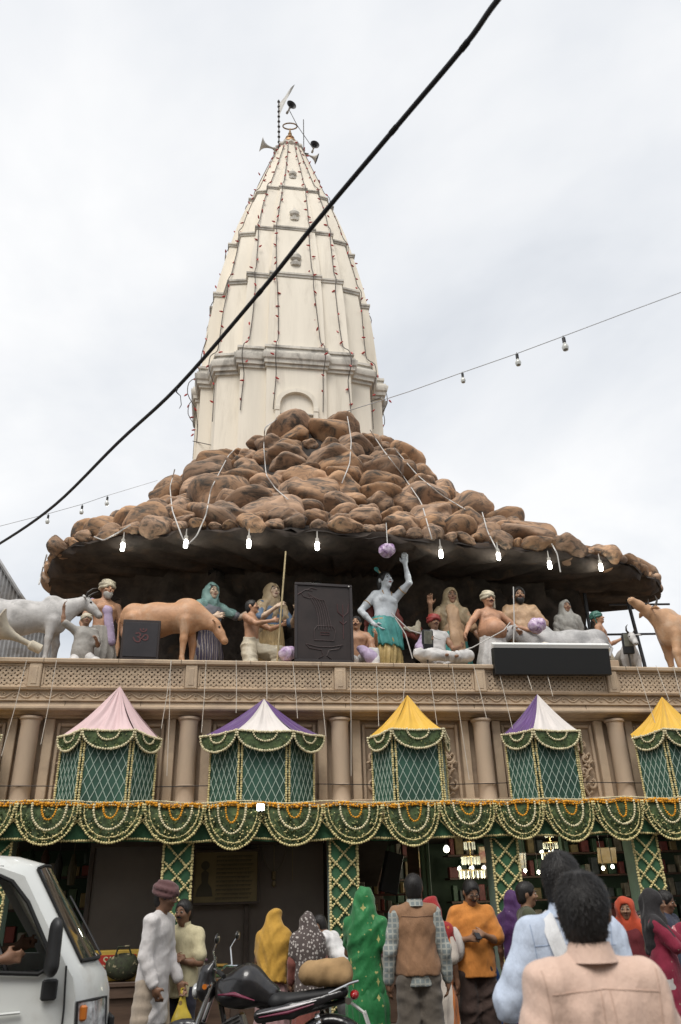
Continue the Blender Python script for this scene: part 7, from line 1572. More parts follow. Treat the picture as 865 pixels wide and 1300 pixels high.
for s_ in (-1, 1):
    m_ = MB(); m_.tube([(hx, s_*0.02, 1.02), (hx-0.02, s_*0.16, 1.06), (hx-0.10, s_*0.30, 1.05), (hx-0.16, s_*0.37, 1.02)], 0.012, 8); hb_ = m_.build('handlebar', M_CHROME, bike)
    m_ = MB(); m_.tube([(hx-0.09, s_*0.29, 1.05), (hx-0.165, s_*0.375, 1.018)], 0.020, 8); m_.build('grip', M_RUBBER, hb_)
    m_ = MB(); m_.tube([(hx-0.06, s_*0.24, 1.06), (hx-0.03, s_*0.28, 1.20), (hx-0.07, s_*0.31, 1.27)], 0.007, 6); mr = m_.build('mirror_stalk', M_CHROME, bike)
    B = Blob(0.01); B.ell(_v(hx-0.08, s_*0.33, 1.30), _v(0.018, 0.062, 0.042), 0.01); bmesh_obj('mirror', B.mesh(), M_BIKE, mr)
    m_ = MB(); m_.tube([(0.46, s_*0.10, 0.93), (0.46, s_*0.19, 0.93)], [0.012, 0.022], 8); m_.build('indicator', MATS['amber_lens'], bike)
B = Blob(0.012); B.chain([_v(0.32, 0, 0.90), _v(0.12, 0, 0.93), _v(-0.08, 0, 0.84)], [0.10, 0.15, 0.10], 0.06); B.ell(_v(0.20, 0, 0.84), _v(0.20, 0.16, 0.10), 0.05); tk = bmesh_obj('fuel_tank', B.mesh(), M_BIKE, bike)
for s_ in (-1, 1):
    m_ = MB(); m_.tube([(0.36, s_*0.105, 0.86), (0.20, s_*0.168, 0.87), (0.02, s_*0.150, 0.82)], [0.006, 0.018, 0.004], 8); m_.build('tank_stripe', M_STRIPE, tk)
    B = Blob(0.012); B.chain([_v(-0.02, s_*0.115, 0.70), _v(-0.30, s_*0.135, 0.74), _v(-0.72, s_*0.09, 0.86)], [0.055, 0.055, 0.025], 0.03, flat=(_v(0, 1, 0), 0.5)); sp = bmesh_obj('side_panel', B.mesh(), M_BIKE, bike)
    m_ = MB(); m_.tube([(0.0, s_*0.148, 0.72), (-0.28, s_*0.170, 0.765), (-0.52, s_*0.142, 0.815)], [0.004, 0.016, 0.004], 8); m_.build('panel_stripe', M_SILV, sp); m_ = MB(); m_.tube([(-0.02, s_*0.146, 0.695), (-0.28, s_*0.169, 0.735), (-0.50, s_*0.146, 0.79)], [0.004, 0.014, 0.004], 8); m_.build('panel_stripe', M_STRIPE, sp)
B = Blob(0.012); B.chain([_v(0.02, 0, 0.82), _v(-0.20, 0, 0.80), _v(-0.70, 0, 0.86)], [0.06, 0.085, 0.075], 0.05, flat=(_v(0, 0, 1), 0.65)); B.cone(_v(-0.15, 0.07, 0.80), _v(-0.15, -0.07, 0.80), 0.06, 0.06, 0.05); bmesh_obj('seat', B.mesh(), mat('seat_black', (0.014, 0.014, 0.015), 0.6), bike)
m_ = MB(); m_.box((0.08, 0, 0.44), (0.30, 0.22, 0.22), ch=0.03); m_.box((0.20, 0, 0.60), (0.16, 0.16, 0.20), rot=(0, 0.4, 0), ch=0.02)
for i in range(6): m_.box((0.20+0.012*i, 0, 0.54+0.026*i), (0.19, 0.19, 0.010), rot=(0, 0.4, 0))
m_.build('engine', M_ENGINE, bike, kind='stuff')
m_ = MB(); m_.lathe([(0.02, -0.135), (0.09, -0.13), (0.10, -0.11), (0.10, 0.11), (0.02, 0.135)], 20, (0.02, 0, 0.42), axis='Y'); m_.build('clutch_cover', M_ENGINE, bike)
m_ = MB(); m_.tube([(0.26, -0.08, 0.52), (0.32, -0.12, 0.34), (0.10, -0.14, 0.26), (-0.25, -0.15, 0.29)], 0.022, 8); m_.tube([(-0.25, -0.15, 0.29), (-0.35, -0.155, 0.31), (-0.80, -0.16, 0.40)], [0.03, 0.05, 0.045], 10); m_.build('exhaust', mat('exhaust_black', (0.03, 0.03, 0.03), 0.4, metal=0.5), bike, kind='stuff')
m_ = MB(); m_.tube([(hx, 0, 0.92), (0.30, 0, 0.55), (0.20, 0, 0.34)], 0.024, 8); m_.tube([(hx, 0, 0.92), (0.0, 0, 0.76), (-0.30, 0, 0.70), (-0.75, 0, 0.80)], 0.022, 8); m_.tube([(0.0, 0, 0.74), (-0.10, 0, 0.36), (-0.62, 0.09, RW)], 0.02, 8); m_.tube([(-0.10, 0, 0.36), (-0.62, -0.09, RW)], 0.02, 8); m_.build('frame', M_BIKE, bike, kind='stuff')
for s_ in (-1, 1):
    m_ = MB(); pts = [(-0.62+0.10*t, s_*0.12, RW+0.02+0.40*t) for t in np.linspace(0, 1, 30)]; m_.tube(pts, [0.024+0.008*(i % 3 == 0) for i in range(30)], 8); m_.build('shock_absorber', M_CHROME, bike)
B = Blob(0.012)
for a in np.linspace(0.9, 2.7, 14): B.ell(_v(xr+0.36*cos(a), 0, RW+0.36*sin(a)), _v(0.045, 0.075, 0.045), 0.03)
bmesh_obj('rear_mudguard', B.mesh(), M_BIKE, bike)
B = Blob(0.01); B.ell(_v(-0.83, 0, 0.84), _v(0.04, 0.07, 0.04), 0.02); bmesh_obj('tail_lamp', B.mesh(), mat('red_lens', (0.35, 0.01, 0.01), 0.15, coat=1.0), bike)
for s_ in (-1, 1):
    m_ = MB(); m_.tube([(-0.80, s_*0.07, 0.80), (-0.80, s_*0.17, 0.81)], [0.012, 0.028], 8); m_.build('indicator', M_CHROME, bike)
m_ = MB(); m_.box((-0.93, 0, 0.66), (0.012, 0.16, 0.12), rot=(0, 0.35, 0), ch=0.003); m_.tube([(-0.80, 0, 0.78), (-0.92, 0, 0.70)], 0.014, 6); m_.build('number_plate', mat('plate_white', (0.5, 0.5, 0.47), 0.5), bike, kind='stuff')
m_ = MB(); m_.tube([(-0.10, 0.10, 0.35), (-0.16, 0.22, 0.16), (-0.18, 0.26, 0.01)], 0.012, 6); m_.build('side_stand', M_IRON, bike)
for s_ in (-1, 1):
    m_ = MB(); m_.tube([(0.0, s_*0.12, 0.30), (0.0, s_*0.30, 0.30)], [0.012, 0.018], 8); m_.build('foot_peg', M_RUBBER, bike)
m_ = MB(); m_.tube([(-0.62, 0.10, 0.86), (-0.80, 0.08, 0.93), (-0.86, 0, 0.94), (-0.80, -0.08, 0.93), (-0.62, -0.10, 0.86)], 0.012, 8); m_.build('grab_rail', M_CHROME, bike)
# jute sack on the seat
B = Blob(0.010); B.cone(_v(-0.15, 0, 0), _v(0.15, 0, 0.01), 0.09, 0.09, 0.04, flat=(_v(0, 1, 0), 1.2)); B.cone(_v(-0.145, 0, 0.06), _v(0.145, 0, 0.04), 0.08, 0.08, 0.04); B.cut((0, 0, -0.085), (0, 0, -1))
sk = bmesh_obj('jute_sack', B.mesh(folds(81, 0.016, [(1, 0, 0.4), (0.3, 0, 1)], 45)), mat('jute', (0.36, 0.23, 0.11), 0.95, var=0.15, vscale=8, bump=0.4, bscale=220), None); sk.location = tuple(np.array((mpos[0], 8.0, 0))+np.array(Matrix.Rotation(radians(163), 3, 'Z'))@_v(-0.58, 0, 0.985)); sk.rotation_euler = (0, 0, radians(163)); tag(sk, 'tan jute sack laid across the rear seat of the motorcycle', 'sack')
# bag and carton on the counter behind the van
pbg = P(156, 1222, 10.95); B = Blob(0.012); B.ell(_v(0, 0, 0.15), _v(0.20, 0.13, 0.15), 0.03); B.cut((0, 0, 0.0), (0, 0, -1)); CAMO = mat('camo_cloth', (0.05, 0.06, 0.03), 0.85, col2=(0.03, 0.028, 0.02), vscale=16, grime=(0.30, 0.26, 0.16), gscale=14, gpos=(0.58, 0.62))
cg = empty('travel_bag', (pbg[0], 10.98, 0.768), 0.1, 'camouflage print travel bag standing on the shop counter', 'bag'); bmesh_obj('bag', B.mesh(folds(83, 0.02, [(1, 0, 0), (0, 0, 1)], 40)), CAMO, cg); m_ = MB(); m_.tube([(-0.10, -0.05, 0.24), (-0.07, -0.08, 0.36), (0.05, -0.08, 0.37), (0.10, -0.05, 0.25)], 0.012, 6); m_.build('bag_handle', CAMO, cg)
pc = P(134, 1205, 11.0); cb_ = empty('printed_carton', (pc[0]-0.05, 11.14, 0.768), 0, 'yellow printed carton with red lettering on the counter behind the van', 'carton'); m_ = MB(); m_.box((0, 0, 0.16), (0.95, 0.22, 0.32), ch=0.006); m_.build('carton', mat('carton_yellow', (0.52, 0.34, 0.06), 0.7, var=0.15, vscale=5), cb_)
m_ = MB(); m_.box((0.02, -0.113, 0.20), (0.80, 0.006, 0.15)); m_.build('printed_band', mat('carton_red', (0.40, 0.03, 0.02), 0.6), cb_)
text_mesh('carton_lettering', 'SIP', 0.15, mat('carton_cream', (0.60, 0.52, 0.33), 0.6), cb_, loc=(0.12, -0.119, 0.20), ext=0.002)
# ================================================================ wires, bulbs, lamps
def PT(x, y, t): return np.array([0, 0, CAM_H])+(_F+_R*(x-432.5)/CAM_F+_U*(650-y)/CAM_F)*t      # point at a depth along the optical axis
M_CABLE = mat('cable_black', (0.010, 0.010, 0.013), 0.55)
M_CORD = mat('cord_white', (0.55, 0.53, 0.50), 0.7)
CP = [(1060, -520, 2.6), (720, -105, 3.7), (632, 0, 4.2), (590, 58, 4.5), (500, 165, 5.0), (400, 284, 5.6), (330, 371, 6.2), (226, 491, 7.2), (150, 562, 8.1), (70, 641, 9.3), (0, 690, 10.2), (-70, 728, 11.2), (-420, 905, 17.0)]
pts = [PT(*q) for q in CP]
fine = []
for i in range(len(pts)-1):
    p0, p1, p2, p3 = pts[max(i-1, 0)], pts[i], pts[i+1], pts[min(i+2, len(pts)-1)]
    for t in np.linspace(0, 1, 6, endpoint=False): fine.append(0.5*((2*p1)+(-p0+p2)*t+(2*p0-5*p1+4*p2-p3)*t*t+(-p0+3*p1-3*p2+p3)*t**3))
fine.append(pts[-1])
cab = empty('overhead_cable', tuple(pts[-1]), 0, 'thick black cable slanting across the street in front of the spire', 'cable'); m_ = MB(); m_.tube([p-pts[-1] for p in fine], 0.0170, 10); m_.build('cable', M_CABLE, cab)
for q in (3, 4, 6): 
    m_ = MB(); d = unit(pts[q+1]-pts[q-1]); m_.tube([pts[q]-d*0.03-pts[-1], pts[q]+d*0.03-pts[-1]], 0.0195, 10); m_.build('cable_tie', M_RUBBER, cab)
k0 = pts[7]-pts[-1]; m_ = MB(); m_.tube([k0, k0+_v(-0.01, 0, -0.06), k0+_v(0.03, 0, -0.10), k0+_v(0.045, 0, -0.20), k0+_v(0.03, 0, -0.24)], [0.012, 0.006, 0.004, 0.004, 0.003], 6); m_.build('loose_wire', M_CABLE, cab)
# bulb strings
M_CLEAR = mat('unlit_bulb', (0.55, 0.55, 0.50), 0.08, spec=0.8, coat=1.0, var=0.2, vscale=20)
def bulb(x, y, t, wire_y, k, label, group):
    p = PT(x, wire_y, t); e_ = empty('hanging_bulb', p, 0, label, 'bulb', group); m_ = MB(); m_.tube([(0, 0, 0), (0, 0, -0.03*k)], 0.004*k, 5); m_.lathe([(0.010*k, -0.025*k), (0.017*k, -0.03*k), (0.017*k, -0.085*k), (0.012*k, -0.09*k)], 10); m_.build('socket', M_BLACKP, e_, kind='stuff')
    m_ = MB(); m_.lathe([(0.012*k, -0.085*k), (0.016*k, -0.10*k), (0.030*k, -0.125*k), (0.033*k, -0.145*k), (0.025*k, -0.17*k), (0.0, -0.18*k)], 14, caps=False); m_.build('bulb', M_CLEAR, e_)
def wt(x): return 1/(1/19.0+(1/5.0-1/19.0)*(x-434)/(930-434))
ws_ = [(1500, 90), (1100, 275), (930, 345), (865, 371), (800, 395), (715, 427), (656, 449), (587, 473), (520, 497), (470, 513), (434, 524)]
m_ = MB(); m_.tube([PT(x, y, wt(x)) for x, y in ws_], [0.0036*wt(x)/7 for x, y in ws_], 6); o = m_.build('bulb_wire', mat('wire_grey', (0.42, 0.42, 0.42), 0.7)); tag(o, 'thin grey wire carrying three unlit bulbs from the spire foot across the sky', 'wire')
for x, y, lb in ((715, 426, 'unlit clear bulb on the thin wire, the highest of three'), (656, 447.5, 'unlit clear bulb on the thin wire, the middle of three'), (587, 472, 'unlit clear bulb on the thin wire, the one closest to the spire')): bulb(x, y, wt(x), y, 1.0, lb, 'unlit bulbs on the thin wire')
wl3 = [(-420, 800), (-60, 690), (0, 668), (62, 652), (105, 640), (137, 629), (200, 610)]
m_ = MB(); m_.tube([PT(x, y, 11.5 if x < 180 else 15.0) for x, y in wl3], 0.0038, 6); o = m_.build('bulb_wire', MATS['wire_grey']); tag(o, 'faint thin wire with small bulbs beside the boulder slope', 'wire')
for x, y, lb in ((62, 652, 'small bulb hanging near the thick black cable'), (105, 640, 'small bulb over the boulder slope, between two others'), (137, 629, 'small bulb hanging just above the boulders')): bulb(x, y, 11.5, y, 0.95, lb, 'small bulbs beside the boulder slope')
# white cords lying over the boulders
bpy.context.view_layer.update(); DG = bpy.context.evaluated_depsgraph_get()
def on_rock(x, y, Yd=11.3):
    d = _F+_R*(x-432.5)/CAM_F+_U*(650-y)/CAM_F; d = Vector(d).normalized(); org = Vector((0, 0, CAM_H)); start = org+d*9.5
    hit, loc, nrm, idx, ob, mt = S.ray_cast(DG, start, d)
    if hit and ob.name.split('.')[0] in ('boulder', 'rock_bed') and loc.y < 19: return np.array(loc)-np.array(d)*0.07
    return P(x, y, Yd)
CORDS = [[(352, 533), (336, 545), (335, 570), (338, 605), (350, 622), (366, 636)], [(222, 598), (216, 620), (219, 650), (232, 685), (238, 694)], [(238, 694), (250, 682), (262, 655), (268, 622), (290, 580), (298, 572)], [(441, 530), (446, 560), (444, 590), (434, 615)], [(470, 548), (488, 575), (512, 606), (535, 640), (548, 686)], [(500, 570), (530, 605), (560, 630), (590, 648)], [(612, 652), (618, 675), (628, 695), (633, 704)], [(700, 692), (707, 705), (711, 728)], [(120, 683), (132, 688), (150, 678), (166, 668)], [(60, 706), (53, 730), (50, 744)]]
for k, c in enumerate(CORDS):
    q = []
    for i in range(len(c)-1):
        for t in np.linspace(0, 1, 9, endpoint=False): q.append(on_rock(c[i][0]*(1-t)+c[i+1][0]*t, c[i][1]*(1-t)+c[i+1][1]*t))
    q.append(on_rock(*c[-1])); q = np.array(q)
    for _ in range(2): q[1:-1, :] = (q[:-2]+2*q[1:-1]+q[2:])/4
    # never inside a boulder: pull a little towards the street
    q = q+np.array([0, -0.03, 0.01])
    m_ = MB(); m_.tube(list(q), 0.011, 6); tag(m_.build('lamp_cord', M_CORD), 'slack white lamp cord drooping over the painted boulders', 'cord', 'white cords over the boulders')
# lit lamps under the rim
for x, y, lb in ((156, 694, 'over the tan brown cow'), (236, 690, 'over the woman in blue-green veil'), (316, 690, 'over the kneeling man with the staff'), (403, 693, 'over the black lingam board'), (560, 703, 'over the woman in tan veil'), (633, 706, 'over the stout man'), (698, 717, 'over the grey veiled woman'), (763, 720, 'over the green turbaned youth')):
    p = P(x, y, float(np.interp(x, [a_[0] for a_ in RIM_PX], [b_[1] for b_ in RIM[2:-2]]))-0.10); e_ = empty('canopy_lamp', p, 0, 'lit white lamp hanging from the rock rim '+lb, 'lamp', 'lamps under the rock rim')
    m_ = MB(); m_.lathe([(0.02, 0.06), (0.032, 0.065), (0.03, 0.13), (0.012, 0.14), (0.006, 0.26)], 10); m_.build('lamp_holder', M_HORN, e_)
    m_ = MB(); m_.lathe([(0.0, -0.075), (0.026, -0.07), (0.033, -0.05), (0.033, 0.045), (0.02, 0.062), (0, 0.064)], 12, caps=False); m_.build('lamp_tube', M_LAMPW, e_)
    pl = bpy.data.lights.new('canopy_lamp_light', 'POINT'); pl.energy = 2.2; pl.color = (0.95, 1.0, 0.9); pl.shadow_soft_size = 0.05; lo_ = bpy.data.objects.new('canopy_lamp_light', pl); COL.objects.link(lo_); lo_.parent = e_; lo_.location = (0, -0.0, -0.13)
# small spotlight on the valance
p = P(331, 1025, 10.30); e_ = empty('spot_lamp', p, 0, 'small lit spotlight clipped on the flower valance below the wide kiosk', 'lamp'); m_ = MB(); m_.box((0, 0.03, 0), (0.10, 0.06, 0.09), ch=0.01); m_.build('lamp_housing', M_BLACKP, e_); m_ = MB(); m_.box((0, -0.006, 0), (0.085, 0.012, 0.075), ch=0.004); m_.build('lamp_face', M_LAMPW, e_); m_ = MB(); m_.tube([(0, 0.05, -0.03), (0, 0.13, 0.03)], 0.008, 6); m_.build('lamp_arm', M_BLACKP, e_)
# light strings down the spire
M_REDB = mat('red_bulb', (0.42, 0.035, 0.03), 0.4); M_DCORD = mat('string_dark', (0.10, 0.085, 0.075), 0.8)
def surf(a, z):                     # point on the spire at plan angle a (0 = front) and level z
    r = rad(min(z, 24.2)); best = 0
    dx, dy = sin(a), -cos(a)
    for i in range(len(PLAN)):
        (x0, y0), (x1, y1) = PLAN[i], PLAN[(i+1) % len(PLAN)]; den = dx*(y1-y0)-dy*(x1-x0)
        if abs(den) < 1e-9: continue
        t = (x0*(y1-y0)-y0*(x1-x0))/den; u = (x0*dy-y0*dx)/den
        if t > 0 and -1e-6 <= u <= 1+1e-6: best = max(best, t)
    return np.array([AX+dx*best*r, AY+dy*best*r, z])
for k, a in enumerate((-1.62, -1.25, -0.80, -0.48, -0.22, 0.22, 0.48, 0.80, 1.25, 1.6)):
    zz = np.arange(12.2, 24.4, 0.12); bul = MB(); path = []
    for z in zz:
        q = surf(a+0.035*sin(z*0.7+k), z); n = unit(np.array([sin(a), -cos(a), 0.25])); ex = 0.05
        if zA0-0.1 < z < zA1: ex = 0.30
        for zc in (zB, zC, zD):
            if abs(z-zc) < 0.16: ex = 0.15
        path.append(q+n*ex)
    path = np.array(path)
    for _ in range(2): path[1:-1] = (path[:-2]+2*path[1:-1]+path[2:])/4
    e_ = empty('light_string', tuple(path[0]), 0, 'string of small red bulbs running up a rib of the cream spire', 'light string', 'red light strings on the spire')
    m_ = MB(); m_.tube(list(path-path[0]), 0.012, 5); m_.build('string_cord', M_DCORD, e_)
    L = 0
    for i in range(3+k % 3, len(path), 4):
        p = path[i]-path[0]+rng.normal(0, 0.03, 3)*np.array([1, 1, 1]); d = unit(rng.normal(0, 1, 3)*np.array([1, 0.5, 0.7])); bul.tube([p, p+d*0.045, p+d*0.11], [0.010, 0.026, 0.012], 6)
    bul.build('red_bulbs', M_REDB, e_, kind='stuff')
m_ = MB()
for i in range(40):
    a = random.uniform(-2, 2); z = random.uniform(24.3, 25.2); r = 0.40*(25.5-z)/1.2+0.03; p = np.array([AX+sin(a)*r, AY-cos(a)*r, z]); m_.lathe([(0, -0.03), (0.035, 0), (0, 0.04)], 6, p, caps=False)
o = m_.build('finial_bulbs', M_REDB, None, kind='stuff'); o.parent = spire; o.location = (-AX, -AY, -4.7)
# slack string round the foot of the spire
for c in ([(245, 560), (268, 565), (286, 562), (300, 545), (320, 530)], [(405, 512), (418, 520), (440, 528)], [(432, 526), (455, 515), (484, 505)]):
    m_ = MB(); m_.tube([P(x, y, AY-2.85+abs(x-372)*0.012) for x, y in c], 0.011, 5); tag(m_.build('slack_wire', M_DCORD), 'dark slack wire looping round the foot of the spire', 'wire', 'slack wires at the spire foot')

# ================================================================ boards, boxes, lamps and bundles on the terrace
M_BOARD = mat('board_black', (0.028, 0.019, 0.017), 0.45, var=0.2, vscale=4); M_BFRAME = mat('board_frame', (0.035, 0.028, 0.028), 0.45); M_LINE = mat('rope_light', (0.075, 0.052, 0.050), 0.5); M_LINE2 = mat('rope_light_red', (0.085, 0.032, 0.032), 0.5)
a = P(375, 843, 10.93); b = P(447, 744, 10.93); w = b[0]-a[0]; h = b[2]-a[2]
bd = empty('lingam_board', ((a[0]+b[0])/2, 11.06, 4.68), radians(4), 'tall black board with rope-light drawing of a lingam, snake hood and trident', 'board')
m_ = MB(); m_.box((0, 0, h/2), (w, 0.10, h), ch=0.006); m_.build('board_panel', M_BOARD, bd)
for c, sz in (((0, -0.055, 0.02), (w+0.02, 0.03, 0.04)), ((0, -0.055, h-0.02), (w+0.02, 0.03, 0.04)), ((-w/2+0.01, -0.055, h/2), (0.04, 0.03, h-0.085)), ((w/2-0.01, -0.055, h/2), (0.04, 0.03, h-0.085))):
    m_ = MB(); m_.box(c, sz, ch=0.004); m_.build('board_edge', M_BFRAME, bd)
def ln(pts, M=M_LINE, r=0.006):
    m_ = MB(); m_.tube([(x*w, -0.056, z*h) for x, z in pts], r, 6); m_.build('rope_light_line', M, bd)
for i in range(6):
    q = i/5; x0 = -0.13+0.26*q; ln([(x0*0.9+0.02, 0.40), (x0*0.75+0.0, 0.55), (-0.04+x0*0.75, 0.68), (-0.10+x0*0.85, 0.78), (-0.20+x0*0.55, 0.87-0.015*i)])
ln([(-0.20, 0.90), (-0.32, 0.91), (-0.40, 0.87), (-0.36, 0.82), (-0.26, 0.80), (-0.18, 0.82)]); ln([(-0.40, 0.87), (-0.46, 0.84)], M_LINE2); ln([(-0.30, 0.90), (-0.22, 0.94), (-0.12, 0.92)])
ln([(-0.17, 0.40), (-0.17, 0.27), (0.17, 0.27), (0.20, 0.40), (0.15, 0.45), (-0.12, 0.45), (-0.17, 0.40)]); ln([(-0.06, 0.34), (0.09, 0.34), (0.09, 0.37), (-0.06, 0.37), (-0.06, 0.34)], M_LINE2, 0.004)
ln([(-0.32, 0.22), (-0.12, 0.19), (0.12, 0.19), (0.32, 0.22), (0.25, 0.17), (0.08, 0.15), (0.04, 0.08), (0.14, 0.03), (-0.14, 0.03), (-0.02, 0.08), (-0.05, 0.15), (-0.26, 0.17), (-0.32, 0.22)])
ln([(0.34, 0.30), (0.34, 0.74)], M_LINE2); ln([(0.24, 0.74), (0.25, 0.64), (0.34, 0.58), (0.43, 0.64), (0.44, 0.74)], M_LINE2); ln([(0.28, 0.52), (0.34, 0.48), (0.40, 0.52)], M_LINE2)
m_ = MB(); m_.lathe([(0, 0), (0.012, 0), (0.012, 0.02), (0, 0.02)], 8, (w/2-0.04, -0.075, h-0.04), caps=False); m_.build('board_fixing', M_CORD, bd)
a = P(151, 836, 10.92); b = P(204, 786, 10.92); w2 = b[0]-a[0]; h2 = b[2]-a[2]
ob = empty('om_box', ((a[0]+b[0])/2, 11.05, 4.67), radians(3), 'square black box with faint red om sign beside the tan cow', 'light box')
m_ = MB(); m_.box((0, 0.03, h2/2), (w2, 0.20, h2), ch=0.008); m_.build('box_body', M_BOARD, ob); m_ = MB(); m_.box((0, -0.075, h2/2), (w2*0.88, 0.012, h2*0.86), ch=0.004); m_.build('box_face', mat('box_face', (0.028, 0.024, 0.026), 0.35, var=0.2, vscale=3), ob)
text_mesh('om_sign', '\u0950', 0.27, mat('om_red', (0.10, 0.032, 0.032), 0.5), ob, loc=(0, -0.084, h2*0.52), ext=0.003)
a = P(630, 855, 10.86); b = P(770, 824, 10.86)
tb = empty('trough_light_box', ((a[0]+b[0])/2, 10.86, a[2]), radians(-2), 'long black trough light box with white lit rim fixed over the parapet', 'light box'); w3 = b[0]-a[0]; h3 = b[2]-a[2]
m_ = MB(); m_.box((0, 0.04, h3/2), (w3, 0.14, h3), rot=(0.12, 0, 0), ch=0.008); m_.build('trough_body', mat('trough_black', (0.012, 0.012, 0.012), 0.45), tb)
m_ = MB(); m_.box((0, -0.02, h3+0.030), (w3*1.01, 0.10, 0.07), rot=(0.5, 0, 0), ch=0.008); m_.build('trough_rim', mat('trough_white', (0.75, 0.75, 0.72), 0.5), tb)
m_ = MB(); V = [( -0.30, -0.03, h3+0.03), (-0.08, -0.02, h3+0.03), (0.02, 0.06, h3+0.10), (-0.05, 0.07, h3+0.12), (-0.22, 0.05, h3+0.06)]; m_.add(V, [(0, 1, 2, 3, 4)]); m_.build('loose_sheet', mat('torn_sheet', (0.55, 0.50, 0.42), 0.8), tb)
def flood(px_, py_, Y, rz, label, k=1.0):
    p = P(px_, py_, Y); e_ = empty('floodlight', p, radians(rz), label, 'floodlight', 'floodlights on the parapet'); m_ = MB(); m_.box((0, 0.04, 0), (0.17*k, 0.07*k, 0.34*k), rot=(0.15, 0, 0), ch=0.012); m_.build('flood_housing', M_BLACKP, e_)
    m_ = MB(); m_.box((0, -0.002, 0.045*k), (0.13*k, 0.012, 0.20*k), rot=(0.15, 0, 0), ch=0.004); m_.build('flood_glass', mat('flood_glass', (0.16, 0.16, 0.13), 0.08, coat=1.0, var=0.3, vscale=10), e_); m_ = MB(); m_.tube([(0, 0.08, -0.08*k), (0, 0.10, -0.2*k), (0, 0.10, 4.6-p[2])], 0.014, 6); m_.build('flood_bracket', M_IRON, e_)
flood(544, 813, 11.10, 5, 'small floodlight standing in front of the red turbaned statue'); flood(798, 816, 11.2, -12, 'small floodlight with pale glass standing between the calf and the buff cow')
# wrapped bundles
M_LILACP = mat('lilac_wrap', (0.42, 0.28, 0.46), 0.35, col2=(0.62, 0.52, 0.62), vscale=14, grime=(0.22, 0.12, 0.26), gscale=9, gpos=(0.52, 0.6))
def bundle(px_, py_, Y, r, label, hang=False):
    p = P(px_, py_, Y); B = Blob(0.012); B.ell(_v(0, 0, 0), _v(r*1.15, r*0.9, r), 0.02); B.ell(_v(r*0.5, -0.02, r*0.3), _v(r*0.6, r*0.6, r*0.55), 0.03); B.ell(_v(-r*0.6, 0, -r*0.2), _v(r*0.55, r*0.5, r*0.5), 0.02)
    o = bmesh_obj('wrapped_bundle', B.mesh(folds(int(px_), r*0.18, [(1, 0, 0.5), (0.3, 0.5, 1), (1, 1, 0)], 70, 1.2)), M_LILACP, None, tuple(p)); tag(o, label, 'bundle', 'lilac wrapped bundles')
    if hang: m_ = MB(); m_.tube([(0.02, 0, r*0.6), (0.03, 0.05, 7.15-p[2])], 0.008, 6); m_.build('hanging_cord', M_CORD, o)
bundle(365, 830, 11.15, 0.11, 'crumpled lilac bundle at the foot of the lingam board'); bundle(491, 699, 11.28, 0.115, 'lilac wrapped light hanging over the lifting statue', True); bundle(682, 794, 11.42, 0.125, 'lilac wrapped bundle lying on the grey cow')
# big horn at the corner
hb_ = horn('horn_speaker', P(26, 812, 11.1), (-0.9, -0.25, 0.38), 0.78, 'large cream horn loudspeaker lying on the parapet under the white cow', M=mat('horn_cream', (0.52, 0.46, 0.36), 0.5, var=0.15, vscale=4, grime=(0.30, 0.25, 0.19), gscale=3))
# white feed wires hanging before the statues
for c in ([(502, 785), (515, 805), (524, 836)], [(497, 778), (520, 800), (560, 812)], [(566, 832), (600, 822), (640, 800), (648, 790)], [(652, 745), (653, 790), (652, 822)]):
    m_ = MB(); m_.tube([P(x, y, 11.35) for x, y in c], 0.009, 6); tag(m_.build('feed_wire', M_CORD), 'white feed wire hanging slack in front of the statues', 'wire', 'white feed wires before the statues')
# scaffold posts past the cave wall
for k, (c, lb) in enumerate(([((742, 752), (751, 812)), 'dark leaning post behind the green turbaned youth'], [((797, 762), (818, 842)), 'dark leaning post behind the buff cow muzzle'], [((774, 768), (850, 767)), 'dark level rail above the buff cow back'], [((742, 806), (880, 804)), 'dark level rail low behind the buff cow'])):
    q = [P(x, y, 13.4) for x, y in c]; m_ = MB(); m_.tube(q, 0.035 if k < 2 else 0.022, 8)
    if k < 2: q2 = q[1]+(q[1]-q[0])*0.15; m_.tube([q[1], (q2[0], q2[1], 4.2)], 0.035, 8)
    tag(m_.build('scaffold_post' if k < 2 else 'scaffold_rail', mat('painted_steel', (0.035, 0.035, 0.04), 0.5)), lb, 'post' if k < 2 else 'rail', kind='thing')
p0 = P(757, 775, 12.9); m_ = MB(); q = [P(755, 800, 12.6), P(756, 815, 12.6), P(752, 840, 12.6)]
# rocky stump under the overhang
B = Blob(0.03); a = P(757, 785, 12.9); b = P(752, 840, 12.9); B.chain([a, (a+b)/2+_v(0.05, 0, 0), b, (b[0], b[1], 4.22)], [0.10, 0.13, 0.17, 0.22], 0.05); bmesh_o = bmesh_obj('rock_stump', B.mesh(folds(90, 0.05, [(0, 0.3, 1)], 14)), M_BROWN_DARK); tag(bmesh_o, 'dark rocky stump behind the white calf', 'rock')
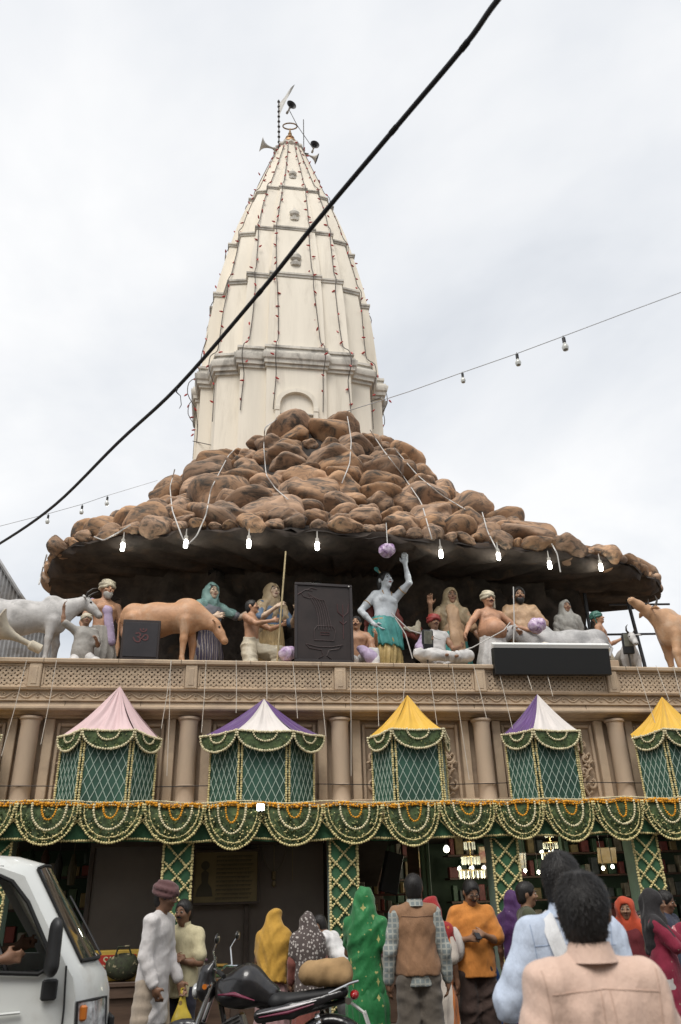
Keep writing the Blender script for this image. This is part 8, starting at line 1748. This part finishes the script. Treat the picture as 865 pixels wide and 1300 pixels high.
# neighbouring shed of corrugated sheet
def ribbed(poly, Y, M, parent, name, pitch=0.09, dep=0.03):
    xs = [p[0] for p in poly]; n = int((max(xs)-min(xs))/pitch*2)+1; zb = min(p[1] for p in poly); V = []; F = []
    up_ = sorted([p for p in poly if p[1] > zb+1e-3], key=lambda p: p[0]); ux = [p[0] for p in up_]; uz = [p[1] for p in up_]
    for i in range(n+1):
        x = min(xs)+(max(xs)-min(xs))*i/n; z = float(np.interp(x, ux, uz)); y = Y+(dep if i % 2 else 0); V += [(x, y, zb), (x, y, z), (x, y+0.04, zb), (x, y+0.04, z)]
    for i in range(n):
        a = i*4; F += [(a, a+4, a+5, a+1), (a+2, a+3, a+7, a+6), (a+1, a+5, a+7, a+3)]
    o = link(name, mesh(name, V, F, False), M, parent); return o
M_TIN = mat('tin_sheet', (0.30, 0.30, 0.30), 0.5, metal=0.3, var=0.2, vscale=2, grime=(0.16, 0.14, 0.12), gscale=1.5)
sh_ = empty('tin_shed', (-5, 18, 4.2), 0, 'grey corrugated tin shed behind the white cow', 'shed'); poly = [P(x, y, 18) for x, y in ((-275, 560), (-135, 624), (-12, 694), (24, 752), (62, 808), (70, 848))]; poly = [(p[0]+5, p[2]-4.2) for p in poly]; poly = poly[:-1]+[(poly[-1][0], -4.2), (poly[0][0], -4.2)]
ribbed([p for p in poly], 0, M_TIN, sh_, 'tin_wall')
q = [P(x, y, 17.97) for x, y in ((-135, 624), (-12, 694), (24, 752), (62, 808))]; m_ = MB(); m_.tube([p-_v(-5, 18, 4.2) for p in q], 0.05, 6); m_.build('ridge_cap', M_TIN, sh_)
m_ = MB(); m_.box((poly[0][0]+2, 2.6, -1.5), (6, 5, 5)); m_.build('shed_body', M_TIN, sh_)
# service wire along the upper wall
m_ = MB(); m_.tube([(x, 11.03, float(P(432, 996, 11.03)[2])+0.012*sin(x*1.7)) for x in np.linspace(-7, 12, 60)], 0.006, 5); tag(m_.build('service_wire', M_CABLE), 'thin dark service wire running along the columns', 'wire')
